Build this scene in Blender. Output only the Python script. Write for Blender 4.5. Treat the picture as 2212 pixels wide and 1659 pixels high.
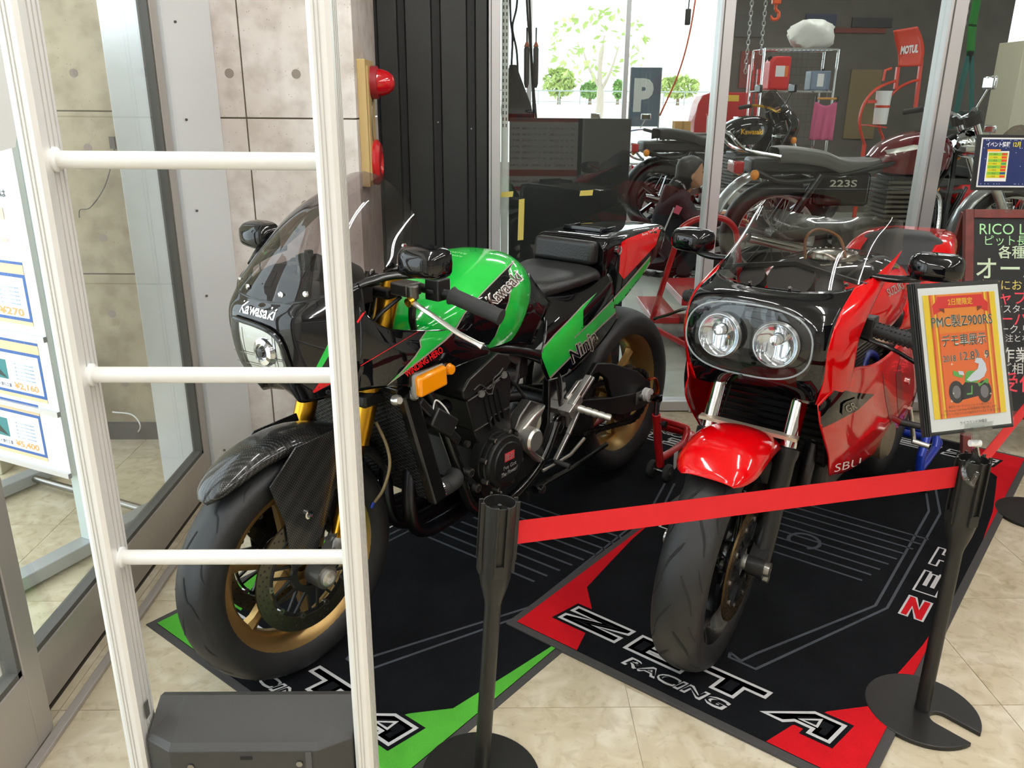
import bpy, bmesh, math, random
import numpy as np
from mathutils import Vector, Matrix
from mathutils.bvhtree import BVHTree
random.seed(7)
SC = bpy.context.scene
COL = SC.collection
for _o in list(bpy.data.objects): bpy.data.objects.remove(_o)
# ------------------------------------------------------------ camera
FPX, CXP, CYP, EYE = 1780.0, 1106.0, 829.5, 1.39
_d = Vector((1060-CXP, 6000-CYP, FPX)).normalized()
_y = Vector((1072-CXP, 210-CYP, FPX)); _y -= _d*_y.dot(_d); _y.normalize()
_x = _d.cross(_y)
if _x.x < 0: _x = -_x
_RW = Matrix((_x, _y, -_d))                 # world = _RW @ camera(x right, y down, z forward)
cam = bpy.data.objects.new('camera', bpy.data.cameras.new('camera')); COL.objects.link(cam)
cam.data.sensor_fit = 'HORIZONTAL'; cam.data.sensor_width = 36.0
cam.data.lens = FPX/2212*36.0; cam.data.clip_start = .05; cam.data.clip_end = 300
_r, _u, _b = _RW @ Vector((1,0,0)), _RW @ Vector((0,-1,0)), _RW @ Vector((0,0,-1))
cam.matrix_world = Matrix(((_r.x,_u.x,_b.x,0),(_r.y,_u.y,_b.y,0),(_r.z,_u.z,_b.z,EYE),(0,0,0,1)))
SC.camera = cam
# ------------------------------------------------------------ world, exposure
W = bpy.data.worlds.new('sky'); SC.world = W; W.use_nodes = True
_bg = W.node_tree.nodes['Background']
_bg.inputs[0].default_value = (.86, .93, 1, 1); _bg.inputs[1].default_value = 3.2
SC.view_settings.view_transform = 'Standard'; SC.view_settings.look = 'None'
SC.view_settings.exposure = 0.30; SC.view_settings.gamma = 1.0
SC.view_settings.use_curve_mapping = False
_cy = SC.cycles
_cy.max_bounces = 7; _cy.diffuse_bounces = 3; _cy.glossy_bounces = 4; _cy.transmission_bounces = 4; _cy.transparent_max_bounces = 14
_cy.caustics_reflective = False; _cy.caustics_refractive = False; _cy.sample_clamp_indirect = 6.0
TUBE = 38.0          # emission of the ceiling tubes
def px_ray(px, py):
    return _RW @ Vector(((px-CXP)/FPX, (py-CYP)/FPX, 1))
def px_y(px, py, Y):
    v = px_ray(px, py); return Vector((0,0,EYE)) + v*(Y/v.y)
def px_x(px, py, X):
    v = px_ray(px, py); return Vector((0,0,EYE)) + v*(X/v.x)
def px_f(px, py, z=0):
    v = px_ray(px, py); return Vector((0,0,EYE)) + v*((z-EYE)/v.z)
# ------------------------------------------------------------ materials
def lin(c):
    if isinstance(c, str):
        c = [int(c[i:i+2],16)/255 for i in (0,2,4)]
        c = [x/12.92 if x <= .04045 else ((x+.055)/1.055)**2.4 for x in c]
    return (c[0], c[1], c[2], 1)
MATS = {}
def mat(name, col, rough=.5, metal=0, coat=0, spec=.5, noise=0, nscale=30, bump=0, bscale=200, emit=0, trans=0, sheen=0, col2=None, aniso=0):
    if name in MATS: return MATS[name]
    m = bpy.data.materials.new(name); m.use_nodes = True; MATS[name] = m
    nt = m.node_tree; b = nt.nodes['Principled BSDF']; I = b.inputs
    c = lin(col); I['Base Color'].default_value = c
    I['Roughness'].default_value = rough; I['Metallic'].default_value = metal
    I['Coat Weight'].default_value = coat; I['Coat Roughness'].default_value = .03
    I['Specular IOR Level'].default_value = spec
    if trans: I['Transmission Weight'].default_value = trans
    if sheen: I['Sheen Weight'].default_value = sheen
    if emit:
        I['Emission Color'].default_value = c; I['Emission Strength'].default_value = emit
    if noise or col2 or bump:
        tc = nt.nodes.new('ShaderNodeTexCoord')
    if noise or col2:
        n = nt.nodes.new('ShaderNodeTexNoise'); n.inputs['Scale'].default_value = nscale; n.inputs['Detail'].default_value = 5
        nt.links.new(tc.outputs['Object'], n.inputs['Vector'])
        r = nt.nodes.new('ShaderNodeValToRGB'); nt.links.new(n.outputs[0], r.inputs[0])
        if col2:
            r.color_ramp.elements[0].color = c; r.color_ramp.elements[1].color = lin(col2)
            r.color_ramp.elements[0].position = .35; r.color_ramp.elements[1].position = .65
        else:
            r.color_ramp.elements[0].color = tuple(x*(1-noise) for x in c[:3])+(1,)
            r.color_ramp.elements[1].color = tuple(min(1,x*(1+noise)) for x in c[:3])+(1,)
            r.color_ramp.elements[0].position = .3; r.color_ramp.elements[1].position = .7
        nt.links.new(r.outputs[0], I['Base Color'])
    if bump:
        n2 = nt.nodes.new('ShaderNodeTexNoise'); n2.inputs['Scale'].default_value = bscale; n2.inputs['Detail'].default_value = 3
        nt.links.new(tc.outputs['Object'], n2.inputs['Vector'])
        bp = nt.nodes.new('ShaderNodeBump'); bp.inputs['Strength'].default_value = bump; bp.inputs['Distance'].default_value = .002
        nt.links.new(n2.outputs[0], bp.inputs['Height']); nt.links.new(bp.outputs[0], I['Normal'])
    return m
def glassmat(name, tint, ior=1.5, boost=1.0, rough=0.0, gcol=(1,1,1,1)):
    """thin pane: clear or tinted transparency plus fresnel reflection"""
    if name in MATS: return MATS[name]
    m = bpy.data.materials.new(name); m.use_nodes = True; MATS[name] = m
    nt = m.node_tree; nt.nodes.clear()
    o = nt.nodes.new('ShaderNodeOutputMaterial'); t = nt.nodes.new('ShaderNodeBsdfTransparent'); g = nt.nodes.new('ShaderNodeBsdfGlossy')
    lw = nt.nodes.new('ShaderNodeLayerWeight'); lw.inputs['Blend'].default_value = .5
    pw = nt.nodes.new('ShaderNodeMath'); pw.operation = 'POWER'; pw.inputs[1].default_value = 5; nt.links.new(lw.outputs['Facing'], pw.inputs[0])
    f0 = ((ior-1)/(ior+1))**2
    f = nt.nodes.new('ShaderNodeMapRange'); f.inputs[3].default_value = f0; f.inputs[4].default_value = 1.0; nt.links.new(pw.outputs[0], f.inputs[0])
    mu = nt.nodes.new('ShaderNodeMath'); mu.operation = 'MULTIPLY'; mu.inputs[1].default_value = boost; mu.use_clamp = True
    x = nt.nodes.new('ShaderNodeMixShader')
    t.inputs[0].default_value = lin(tint); g.inputs['Roughness'].default_value = rough; g.inputs[0].default_value = gcol
    nt.links.new(f.outputs[0], mu.inputs[0]); nt.links.new(mu.outputs[0], x.inputs[0])
    nt.links.new(t.outputs[0], x.inputs[1]); nt.links.new(g.outputs[0], x.inputs[2]); nt.links.new(x.outputs[0], o.inputs[0])
    return m
def nodes(m):
    nt = m.node_tree; return nt, nt.nodes['Principled BSDF'], (lambda t: nt.nodes.new(t)), (lambda a,b: nt.links.new(a,b))
M = {}
M['black_paint'] = mat('black_paint', (.0035,.0035,.0045), .035, spec=.55)
M['red_paint'] = mat('red_paint', 'd0030b', .09, coat=.35, spec=.35)
M['tail_red'] = mat('tail_red', 'e80c14', .1, coat=.3, spec=.35)
M['green_paint'] = mat('green_paint', '05a536', .08, coat=.4, spec=.35, col2='2fc24a', nscale=5)
M['maroon'] = mat('maroon_paint', '6a0618', .12, coat=1)
M['rubber'] = mat('tyre_rubber', (.010,.010,.011), .5, noise=.25, nscale=18, bump=.15, bscale=400)
M['groove'] = mat('tread_groove_black', (.004,.004,.004), .8)
M['gold'] = mat('gold_anodised', 'c8962a', .28, metal=1)
M['goldrim'] = mat('gold_rim_paint', 'a98a56', .30, metal=.8)
M['alu'] = mat('brushed_aluminium', 'dad8d2', .33, metal=.9)
M['alu_dark'] = mat('grey_cast_aluminium', '6e6c68', .4, metal=.9)
M['chrome'] = mat('chrome', 'e8e8ea', .06, metal=1)
M['steel'] = mat('steel', '9a9894', .3, metal=1)
M['disc'] = mat('brake_disc_steel', '6f6a60', .32, metal=1)
M['blk'] = mat('black_plastic', (.008,.008,.008), .42)
M['blk_gloss'] = mat('black_gloss_plastic', (.006,.006,.006), .16)
M['blk_metal'] = mat('black_coated_metal', (.009,.009,.009), .38, spec=.4, bump=.12, bscale=500)
M['grip'] = mat('grip_rubber', (.018,.018,.018), .7)
M['leather'] = mat('black_leather', (.012,.012,.012), .42, bump=.5, bscale=160)
M['exh'] = mat('blued_exhaust_steel', (.05,.045,.045), .35, metal=1, col2=(.06,.07,.1), nscale=6)
M['amber'] = mat('amber_lens', 'ff9a08', .12, coat=1, spec=.6)
M['redlens'] = mat('red_lens', 'c00012', .1, coat=1)
M['white'] = mat('white_plastic', 'f0f0ee', .4)
M['whitepaint'] = mat('white_print', 'f4f4f2', .5)
M['silverline'] = mat('silver_pinstripe', '9b938a', .35)
M['redline'] = mat('red_pinstripe', 'd8141e', .3)
M['lens'] = glassmat('clear_lens', (.95,.96,.97), 1.45, .9)
M['smoke'] = glassmat('smoked_screen', (.36,.31,.31), 1.5, 1.2)
M['clear_screen'] = glassmat('clear_screen', (.55,.53,.52), 1.5, 1.3)
M['pane'] = glassmat('window_glass', (.94,.965,.95), 1.5, .85)
M['acrylic'] = glassmat('clear_acrylic', (.88,.9,.9), 1.49, 2.0)
# carbon weave
def carbon():
    m = mat('carbon_fibre', (.012,.012,.013), .3, coat=.7, spec=.2); nt,b,N,L = nodes(m)
    tc = N('ShaderNodeTexCoord'); w = N('ShaderNodeTexWave'); w.inputs['Scale'].default_value = 70; w.bands_direction = 'DIAGONAL'
    w2 = N('ShaderNodeTexChecker'); w2.inputs['Scale'].default_value = 260
    L(tc.outputs['Object'], w.inputs['Vector']); L(tc.outputs['Object'], w2.inputs['Vector'])
    mx = N('ShaderNodeMath'); mx.operation = 'MULTIPLY'; L(w.outputs['Fac'], mx.inputs[0]); L(w2.outputs['Fac'], mx.inputs[1])
    r = N('ShaderNodeValToRGB'); r.color_ramp.elements[0].color = (.006,.006,.006,1); r.color_ramp.elements[1].color = (.06,.058,.055,1)
    L(mx.outputs[0], r.inputs[0]); L(r.outputs[0], b.inputs['Base Color'])
    return m
M['carbon'] = carbon()
# ------------------------------------------------------------ mesh builder
def frame_of(t):
    t = Vector(t).normalized()
    a = Vector((0,0,1)) if abs(t.z) < .9 else Vector((1,0,0))
    n = t.cross(a).normalized(); return n, n.cross(t).normalized()*-1
class MB:
    def __init__(s): s.v = []; s.f = []
    def add(s, vs, fs):
        o = len(s.v); s.v += [tuple(p) for p in vs]; s.f += [[i+o for i in f] for f in fs]; return s
    def box(s, x0,x1,y0,y1,z0,z1, R=None, c=None):
        vs = [Vector((x,y,z)) for z in (z0,z1) for y in (y0,y1) for x in (x0,x1)]
        if R is not None:
            c = Vector(c) if c is not None else Vector(((x0+x1)/2,(y0+y1)/2,(z0+z1)/2))
            vs = [R @ (p-c) + c for p in vs]
        return s.add(vs, [(0,2,3,1),(4,5,7,6),(0,1,5,4),(2,6,7,3),(0,4,6,2),(1,3,7,5)])
    def bar(s, a, b, w, h, up=(0,0,1)):
        a, b = Vector(a), Vector(b); t = (b-a).normalized(); up = Vector(up)
        x = t.cross(up)
        if x.length < 1e-4: x = t.cross(Vector((1,0,0)))
        x.normalize(); z = x.cross(t).normalized(); vs = []
        for p in (a, b):
            for i, j in ((-1,-1),(1,-1),(1,1),(-1,1)): vs.append(p + x*(i*w/2) + z*(j*h/2))
        return s.add(vs, [(3,2,1,0),(4,5,6,7),(0,1,5,4),(1,2,6,5),(2,3,7,6),(3,0,4,7)])
    def tube(s, pts, r, n=10, caps=True, closed=False, flat=1.0):
        P = [Vector(p) for p in pts]; k = len(P); rr = r if isinstance(r, (list,tuple)) else [r]*k
        T = []
        for i in range(k):
            if closed: t = P[(i+1)%k]-P[i-1]
            else: t = P[min(i+1,k-1)]-P[max(i-1,0)]
            T.append(t.normalized())
        nrm, _ = frame_of(T[0]); vs = []
        for i in range(k):
            nrm = (nrm - T[i]*nrm.dot(T[i]))
            if nrm.length < 1e-6: nrm, _ = frame_of(T[i])
            nrm.normalize(); bi = T[i].cross(nrm)
            for j in range(n):
                a = 2*math.pi*j/n; vs.append(P[i] + nrm*(rr[i]*math.cos(a)) + bi*(rr[i]*flat*math.sin(a)))
        fs = []; m = k if closed else k-1
        for i in range(m):
            for j in range(n):
                a = i*n+j; b = i*n+(j+1)%n; c = ((i+1)%k)*n+(j+1)%n; d = ((i+1)%k)*n+j; fs.append((a,b,c,d))
        if caps and not closed: fs += [tuple(range(n))[::-1], tuple((k-1)*n+j for j in range(n))]
        return s.add(vs, fs)
    def lathe(s, prof, o=(0,0,0), ax=(0,0,1), n=32, closed=False, a0=0, a1=None):
        o = Vector(o); ax = Vector(ax).normalized(); x, y = frame_of(ax); k = len(prof); vs = []
        full = a1 is None; m = n if full else n+1
        for i in range(m):
            a = 2*math.pi*i/n if full else a0+(a1-a0)*i/n
            for r, h in prof: vs.append(o + ax*h + x*(r*math.cos(a)) + y*(r*math.sin(a)))
        fs = []
        for i in range(m if full else n):
            i2 = (i+1) % m
            for j in range(k if closed else k-1):
                j2 = (j+1) % k; fs.append((i*k+j, i2*k+j, i2*k+j2, i*k+j2))
        return s.add(vs, fs)
    def cyl(s, a, b, r, n=16, r2=None):
        a, b = Vector(a), Vector(b); d = b-a; r2 = r if r2 is None else r2
        x, y = frame_of(d); vs = []
        for p, q in ((a,r),(b,r2)):
            for i in range(n):
                t = 2*math.pi*i/n; vs.append(p + x*(q*math.cos(t)) + y*(q*math.sin(t)))
        fs = [(i,(i+1)%n,n+(i+1)%n,n+i) for i in range(n)] + [tuple(range(n))[::-1], tuple(range(n,2*n))]
        return s.add(vs, fs)
    def ball(s, c, r, n=16, m=10, sc=(1,1,1)):
        c = Vector(c); prof = []
        vs = []; fs = []
        for i in range(m+1):
            a = math.pi*i/m
            for j in range(n):
                b = 2*math.pi*j/n
                vs.append(c + Vector((r*sc[0]*math.sin(a)*math.cos(b), r*sc[1]*math.sin(a)*math.sin(b), r*sc[2]*math.cos(a))))
        for i in range(m):
            for j in range(n): fs.append((i*n+j,(i+1)*n+j,(i+1)*n+(j+1)%n,i*n+(j+1)%n))
        return s.add(vs, fs)
    def prism(s, poly, h0, h1, fn):
        """poly 2-D outline extruded from h0 to h1; fn(x, y, h) gives the point"""
        n = len(poly)
        vs = [fn(x,y,h0) for x,y in poly] + [fn(x,y,h1) for x,y in poly]
        fs = [tuple(range(n))[::-1], tuple(range(n,2*n))] + [(i,(i+1)%n,n+(i+1)%n,n+i) for i in range(n)]
        return s.add(vs, fs)
    def grid(s, rows, cu=False, cv=False):
        a, b = len(rows), len(rows[0]); vs = [p for r in rows for p in r]; fs = []
        for i in range(a if cv else a-1):
            for j in range(b if cu else b-1):
                fs.append((i*b+j, i*b+(j+1)%b, ((i+1)%a)*b+(j+1)%b, ((i+1)%a)*b+j))
        return s.add(vs, fs)
    def mirror(s, ax=1):
        o = len(s.v); s.v += [tuple(-c if i == ax else c for i, c in enumerate(p)) for p in s.v]
        s.f += [[i+o for i in f][::-1] for f in list(s.f)]; return s
    def build(s, name, m, parent=None, smooth=True, ang=35, bevel=0, solid=0, subsurf=0, seg=2):
        me = bpy.data.meshes.new(name); me.from_pydata(s.v, [], s.f)
        me.materials.append(m if not isinstance(m, str) else M[m])
        if s.v and s.f:
            bm = bmesh.new(); bm.from_mesh(me); bmesh.ops.remove_doubles(bm, verts=bm.verts, dist=1e-5)
            bmesh.ops.recalc_face_normals(bm, faces=bm.faces); bm.to_mesh(me); bm.free()
        if smooth:
            me.polygons.foreach_set('use_smooth', [True]*len(me.polygons)); me.set_sharp_from_angle(angle=math.radians(ang))
        me.update(); o = bpy.data.objects.new(name, me); COL.objects.link(o)
        if parent is not None: o.parent = parent
        if solid:
            md = o.modifiers.new('thickness', 'SOLIDIFY'); md.thickness = solid; md.offset = -1
        if bevel:
            md = o.modifiers.new('edge', 'BEVEL'); md.width = bevel; md.segments = seg; md.limit_method = 'ANGLE'; md.angle_limit = math.radians(40)
        if subsurf:
            md = o.modifiers.new('soft', 'SUBSURF'); md.levels = subsurf; md.render_levels = subsurf
        return o
def crom(P, n):
    """Catmull-Rom through P, n samples a span"""
    P = [np.array(p, float) for p in P]; k = len(P); out = []
    for i in range(k-1):
        p0 = P[i-1] if i else 2*P[0]-P[1]; p1, p2 = P[i], P[i+1]; p3 = P[i+2] if i+2 < k else 2*P[-1]-P[-2]
        for j in range(n):
            t = j/n; out.append(.5*((2*p1)+(p2-p0)*t+(2*p0-5*p1+4*p2-p3)*t*t+(3*p1-p0-3*p2+p3)*t**3))
    out.append(P[-1]); return out
def patch(ctrl, nu=6, nv=6):
    rows = [crom(r, nu) for r in ctrl]; cols = list(zip(*rows)); cols = [crom(c, nv) for c in cols]
    return [list(r) for r in zip(*cols)]
def curve(P, n=6): return [Vector(p) for p in crom(P, n)]
def tag(o, label=None, cat=None, group=None, kind=None):
    if label: o['label'] = label
    if cat: o['category'] = cat
    if group: o['group'] = group
    if kind: o['kind'] = kind
    return o
def thing(name, label, cat, loc=(0,0,0), rz=0, group=None):
    o = bpy.data.objects.new(name, None); o.empty_display_size = .05; COL.objects.link(o)
    o.location = loc; o.rotation_euler = (0,0,rz); return tag(o, label, cat, group)
def struct(name, mb, m, parent=None, **k):
    o = mb.build(name, m, parent, **k)
    if parent is None: o['kind'] = 'structure'
    return o
def sempty(name):
    o = bpy.data.objects.new(name, None); o.empty_display_size = .05; COL.objects.link(o); o['kind'] = 'structure'; return o
def copy_tree(o, parent=None):
    c = o.copy(); COL.objects.link(c); c.parent = parent
    for ch in [x for x in bpy.data.objects if x.parent == o]: copy_tree(ch, c)
    return c
# ------------------------------------------------------------ lettering and flat print
_TC = {}
def text2d(s, size=1.0, bold=0.0, shear=0.0, sx=1.0, align='LEFT', res=3):
    key = (s, bold, shear, res)
    if key not in _TC:
        cu = bpy.data.curves.new('t', 'FONT'); cu.body = s; cu.size = 1; cu.offset = bold; cu.shear = shear; cu.resolution_u = res
        cu.fill_mode = 'FRONT'
        ob = bpy.data.objects.new('t', cu); COL.objects.link(ob)
        bpy.context.view_layer.update()
        me = bpy.data.meshes.new_from_object(ob.evaluated_get(bpy.context.evaluated_depsgraph_get()))
        _TC[key] = ([(v.co.x, v.co.y) for v in me.vertices], [list(p.vertices) for p in me.polygons])
        bpy.data.objects.remove(ob); bpy.data.curves.remove(cu); bpy.data.meshes.remove(me)
    vs, fs = _TC[key]
    if not vs: return [], []
    x0 = min(v[0] for v in vs); x1 = max(v[0] for v in vs)
    dx = {'LEFT': -x0, 'CENTER': -(x0+x1)/2, 'RIGHT': -x1}[align]
    return [((x+dx)*size*sx, y*size) for x, y in vs], fs
def text_fit(s, width, height, **k):
    """lettering scaled to a width and a cap height, centred on 0,0"""
    vs, fs = text2d(s, 1, **k)
    if not vs: return [], []
    x0 = min(v[0] for v in vs); x1 = max(v[0] for v in vs); y0 = min(v[1] for v in vs); y1 = max(v[1] for v in vs)
    return [((x-(x0+x1)/2)/(x1-x0)*width, (y-(y0+y1)/2)/(y1-y0)*height) for x, y in vs], fs
class Flat(MB):
    """print laid on a plane: origin, right and up vectors, small offsets along the normal"""
    def setp(s, o, r, u):
        s.o, s.r, s.u = Vector(o), Vector(r), Vector(u); s.n = s.r.cross(s.u).normalized(); return s
    def p(s, x, y, h): return s.o + s.r*x + s.u*y + s.n*h
    def poly(s, pts, h): return s.add([s.p(x,y,h) for x,y in pts], [tuple(range(len(pts)))])
    def rect(s, x0,y0,x1,y1,h): return s.poly([(x0,y0),(x1,y0),(x1,y1),(x0,y1)], h)
    def circ(s, x,y,r,h,n=24,ry=None): return s.poly([(x+r*math.cos(2*math.pi*i/n), y+(ry or r)*math.sin(2*math.pi*i/n)) for i in range(n)], h)
    def line(s, pts, w, h, closed=False):
        P = [Vector(p) for p in pts]; k = len(P); L = []; Rr = []
        for i in range(k):
            a = P[i-1] if (i or closed) else P[i]; b = P[(i+1)%k] if (i < k-1 or closed) else P[i]
            t1 = (P[i]-a); t2 = (b-P[i])
            if t1.length < 1e-9: t1 = t2
            if t2.length < 1e-9: t2 = t1
            t1.normalize(); t2.normalize(); t = (t1+t2)
            if t.length < 1e-6: t = t1
            t.normalize(); nn = Vector((-t.y, t.x)); k2 = min(2.2, 1/max(.3, nn.dot(Vector((-t1.y, t1.x)))))
            L.append(P[i]+nn*(w/2*k2)); Rr.append(P[i]-nn*(w/2*k2))
        for i in range(k if closed else k-1):
            j = (i+1)%k; s.add([s.p(q.x,q.y,h) for q in (L[i],Rr[i],Rr[j],L[j])], [(0,1,2,3)])
        return s
    def text(s, t, x, y, size, h, rot=0, **k):
        vs, fs = text2d(t, size, **k); c, q = math.cos(rot), math.sin(rot)
        return s.add([s.p(x+a*c-b*q, y+a*q+b*c, h) for a,b in vs], fs)
    def textfit(s, t, x, y, w, hh, h, rot=0, **k):
        vs, fs = text_fit(t, w, hh, **k); c, q = math.cos(rot), math.sin(rot)
        return s.add([s.p(x+a*c-b*q, y+a*q+b*c, h) for a,b in vs], fs)
def flat(o, r, u): return Flat().setp(o, r, u)
def decal(bvh, polys, m, name, parent, fn, off=.0008, step=.012):
    """flat outlines (2-D) subdivided and laid on a curved body: fn(x,y) -> (origin, direction)"""
    out = MB()
    for poly in polys:
        vs, fs = poly if isinstance(poly, tuple) else (poly, [list(range(len(poly)))])
        bm = bmesh.new(); bv = [bm.verts.new((p[0],p[1],0)) for p in vs]
        for f in fs:
            try: bm.faces.new([bv[i] for i in f])
            except ValueError: pass
        if step:
            bmesh.ops.triangulate(bm, faces=bm.faces)
            for ax in (0,1):
                lo = min(p[ax] for p in vs); hi = max(p[ax] for p in vs); k = math.floor(lo/step)+1
                while k*step < hi:
                    co = [0,0,0]; no = [0,0,0]; co[ax] = k*step; no[ax] = 1
                    bmesh.ops.bisect_plane(bm, geom=bm.verts[:]+bm.edges[:]+bm.faces[:], plane_co=co, plane_no=no); k += 1
        bm.verts.index_update(); pts = []; ok = []; miss = []; ts = []
        for v in bm.verts:
            o, d = fn(v.co.x, v.co.y); o = Vector(o); d = Vector(d).normalized()
            h, nn, _, _ = bvh.ray_cast(o, d)
            if h is None: miss.append((len(pts),o,d))
            else: ts.append((h-o).length)
            ok.append(h is not None)
            if h is None: pts.append(o)
            else:
                if nn.dot(d) > 0: nn = -nn
                pts.append(h + (nn*.5 - d*.5)*(off*1.4))
        out.add(pts, [[v.index for v in f.verts] for f in bm.faces if all(ok[v.index] for v in f.verts)])
        bm.free()
    if not out.f: return None
    if not step: return out.build(name, m, parent, ang=60)
    par = list(range(len(out.v)))                      # one object for each island
    def root(i):
        while par[i] != i: par[i] = par[par[i]]; i = par[i]
        return i
    for f in out.f:
        for i in f[1:]: par[root(i)] = root(f[0])
    isl = {}
    for f in out.f: isl.setdefault(root(f[0]), []).append(f)
    first = None
    for fs in sorted(isl.values(), key=len, reverse=True):
        if first is not None and len(fs) < 6: continue
        ids = sorted({i for f in fs for i in f}); k = {i: n for n, i in enumerate(ids)}
        q = MB().add([out.v[i] for i in ids], [[k[i] for i in f] for f in fs]).build(name, m, parent, ang=60)
        first = first or q
    return first
def bvh_of(*mbs):
    v = []; f = []
    for b in mbs:
        o = len(v); v += [Vector(p) for p in b.v]; f += [[i+o for i in q] for q in b.f]
    return BVHTree.FromPolygons(v, f)
# ============================================================ room shell
def tilemat():
    m = mat('vinyl_tile', 'd2c6a8', .16, spec=.5); nt,b,N,L = nodes(m)
    tc = N('ShaderNodeTexCoord'); oi = N('ShaderNodeObjectInfo')
    mp = N('ShaderNodeMapping'); L(tc.outputs['Object'], mp.inputs[0]); 
    vm = N('ShaderNodeVectorMath'); vm.operation = 'SCALE'; vm.inputs[0].default_value = (37,19,11); L(oi.outputs['Random'], vm.inputs['Scale']); L(vm.outputs[0], mp.inputs['Location'])
    n1 = N('ShaderNodeTexNoise'); n1.inputs['Scale'].default_value = 7; n1.inputs['Detail'].default_value = 8; n1.inputs['Distortion'].default_value = 1.2
    n2 = N('ShaderNodeTexNoise'); n2.inputs['Scale'].default_value = 26; n2.inputs['Detail'].default_value = 4; n2.inputs['Distortion'].default_value = .8
    v = N('ShaderNodeTexVoronoi'); v.inputs['Scale'].default_value = 34
    for q in (n1,n2,v): L(mp.outputs[0], q.inputs['Vector'])
    r1 = N('ShaderNodeValToRGB'); e = r1.color_ramp.elements
    e[0].position = .30; e[0].color = lin('c4b69b'); e[1].position = .66; e[1].color = lin('ded4bd')
    k = r1.color_ramp.elements.new(.5); k.color = lin('cfc2a6')
    r2 = N('ShaderNodeValToRGB'); r2.color_ramp.elements[0].position = .33; r2.color_ramp.elements[0].color = (.80,.77,.72,1); r2.color_ramp.elements[1].position = .5; r2.color_ramp.elements[1].color = (1,1,1,1)
    r3 = N('ShaderNodeValToRGB'); r3.color_ramp.elements[0].position = .07; r3.color_ramp.elements[0].color = (.5,.46,.42,1); r3.color_ramp.elements[1].position = .13; r3.color_ramp.elements[1].color = (1,1,1,1)
    L(n1.outputs[0], r1.inputs[0]); L(n2.outputs[0], r2.inputs[0]); L(v.outputs['Distance'], r3.inputs[0])
    a = N('ShaderNodeMix'); a.data_type = 'RGBA'; a.blend_type = 'MULTIPLY'; a.inputs[0].default_value = .8
    c = N('ShaderNodeMix'); c.data_type = 'RGBA'; c.blend_type = 'MULTIPLY'; c.inputs[0].default_value = .3
    L(r1.outputs[0], a.inputs[6]); L(r2.outputs[0], a.inputs[7]); L(a.outputs[2], c.inputs[6]); L(r3.outputs[0], c.inputs[7]); L(c.outputs[2], b.inputs['Base Color'])
    rr = N('ShaderNodeMapRange'); rr.inputs[3].default_value = .12; rr.inputs[4].default_value = .3; L(n2.outputs[0], rr.inputs[0]); L(rr.outputs[0], b.inputs['Roughness'])
    return m
M['tile'] = tilemat()
def concretemat(name, c1, c2):
    m = mat(name, c1, .75); nt,b,N,L = nodes(m)
    tc = N('ShaderNodeTexCoord'); n1 = N('ShaderNodeTexNoise'); n1.inputs['Scale'].default_value = 3.5; n1.inputs['Detail'].default_value = 9
    v = N('ShaderNodeTexVoronoi'); v.inputs['Scale'].default_value = 55; v.inputs['Randomness'].default_value = 1
    n3 = N('ShaderNodeTexNoise'); n3.inputs['Scale'].default_value = 14; n3.inputs['Detail'].default_value = 6
    for q in (n1,v,n3): L(tc.outputs['Object'], q.inputs['Vector'])
    r1 = N('ShaderNodeValToRGB'); r1.color_ramp.elements[0].position = .33; r1.color_ramp.elements[0].color = lin(c2); r1.color_ramp.elements[1].position = .66; r1.color_ramp.elements[1].color = lin(c1)
    r2 = N('ShaderNodeValToRGB'); r2.color_ramp.elements[0].position = .05; r2.color_ramp.elements[0].color = (.35,.31,.28,1); r2.color_ramp.elements[1].position = .11; r2.color_ramp.elements[1].color = (1,1,1,1)
    r3 = N('ShaderNodeValToRGB'); r3.color_ramp.elements[0].position = .3; r3.color_ramp.elements[0].color = (.82,.8,.78,1); r3.color_ramp.elements[1].position = .55; r3.color_ramp.elements[1].color = (1,1,1,1)
    L(n1.outputs[0], r1.inputs[0]); L(v.outputs['Distance'], r2.inputs[0]); L(n3.outputs[0], r3.inputs[0])
    a = N('ShaderNodeMix'); a.data_type = 'RGBA'; a.blend_type = 'MULTIPLY'; a.inputs[0].default_value = .85
    c = N('ShaderNodeMix'); c.data_type = 'RGBA'; c.blend_type = 'MULTIPLY'; c.inputs[0].default_value = 1
    L(r1.outputs[0], a.inputs[6]); L(r2.outputs[0], a.inputs[7]); L(a.outputs[2], c.inputs[6]); L(r3.outputs[0], c.inputs[7]); L(c.outputs[2], b.inputs['Base Color'])
    bp = N('ShaderNodeBump'); bp.inputs['Strength'].default_value = .35; bp.inputs['Distance'].default_value = .003; L(r2.outputs[0], bp.inputs['Height']); L(bp.outputs[0], b.inputs['Normal'])
    return m
M['concrete'] = concretemat('fair_faced_concrete', 'ebe2dc', 'd3c6bc')
M['concrete_v'] = concretemat('porch_concrete', 'b5a88e', '94886f')
M['grout'] = mat('floor_joint', '6d6350', .8)
M['wsfloor'] = mat('workshop_floor_paint', 'b9bcb2', .35, noise=.12, nscale=3)
M['whitewall'] = mat('white_wall', 'd9d7d2', .8)
M['ceil'] = mat('ceiling_board', 'd6d6d4', .9)
M['darkwall'] = mat('workshop_wall_grey', '5a5650', .8, noise=.15, nscale=4)
M['siding'] = mat('black_metal_siding', (.011,.0115,.011), .42, noise=.25, nscale=8)
M['groove_dark'] = mat('siding_groove', (.004,.004,.004), .6)
M['frame_alu'] = mat('anodised_window_aluminium', 'd2cfd0', .34, metal=.55)
M['door_alu'] = mat('door_frame_aluminium', 'b8b2ac', .36, metal=.45)
M['white_metal'] = mat('white_coated_metal', 'e8ebee', .3, metal=.25)
M['gasket'] = mat('grey_gasket', '55534f', .6)
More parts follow.
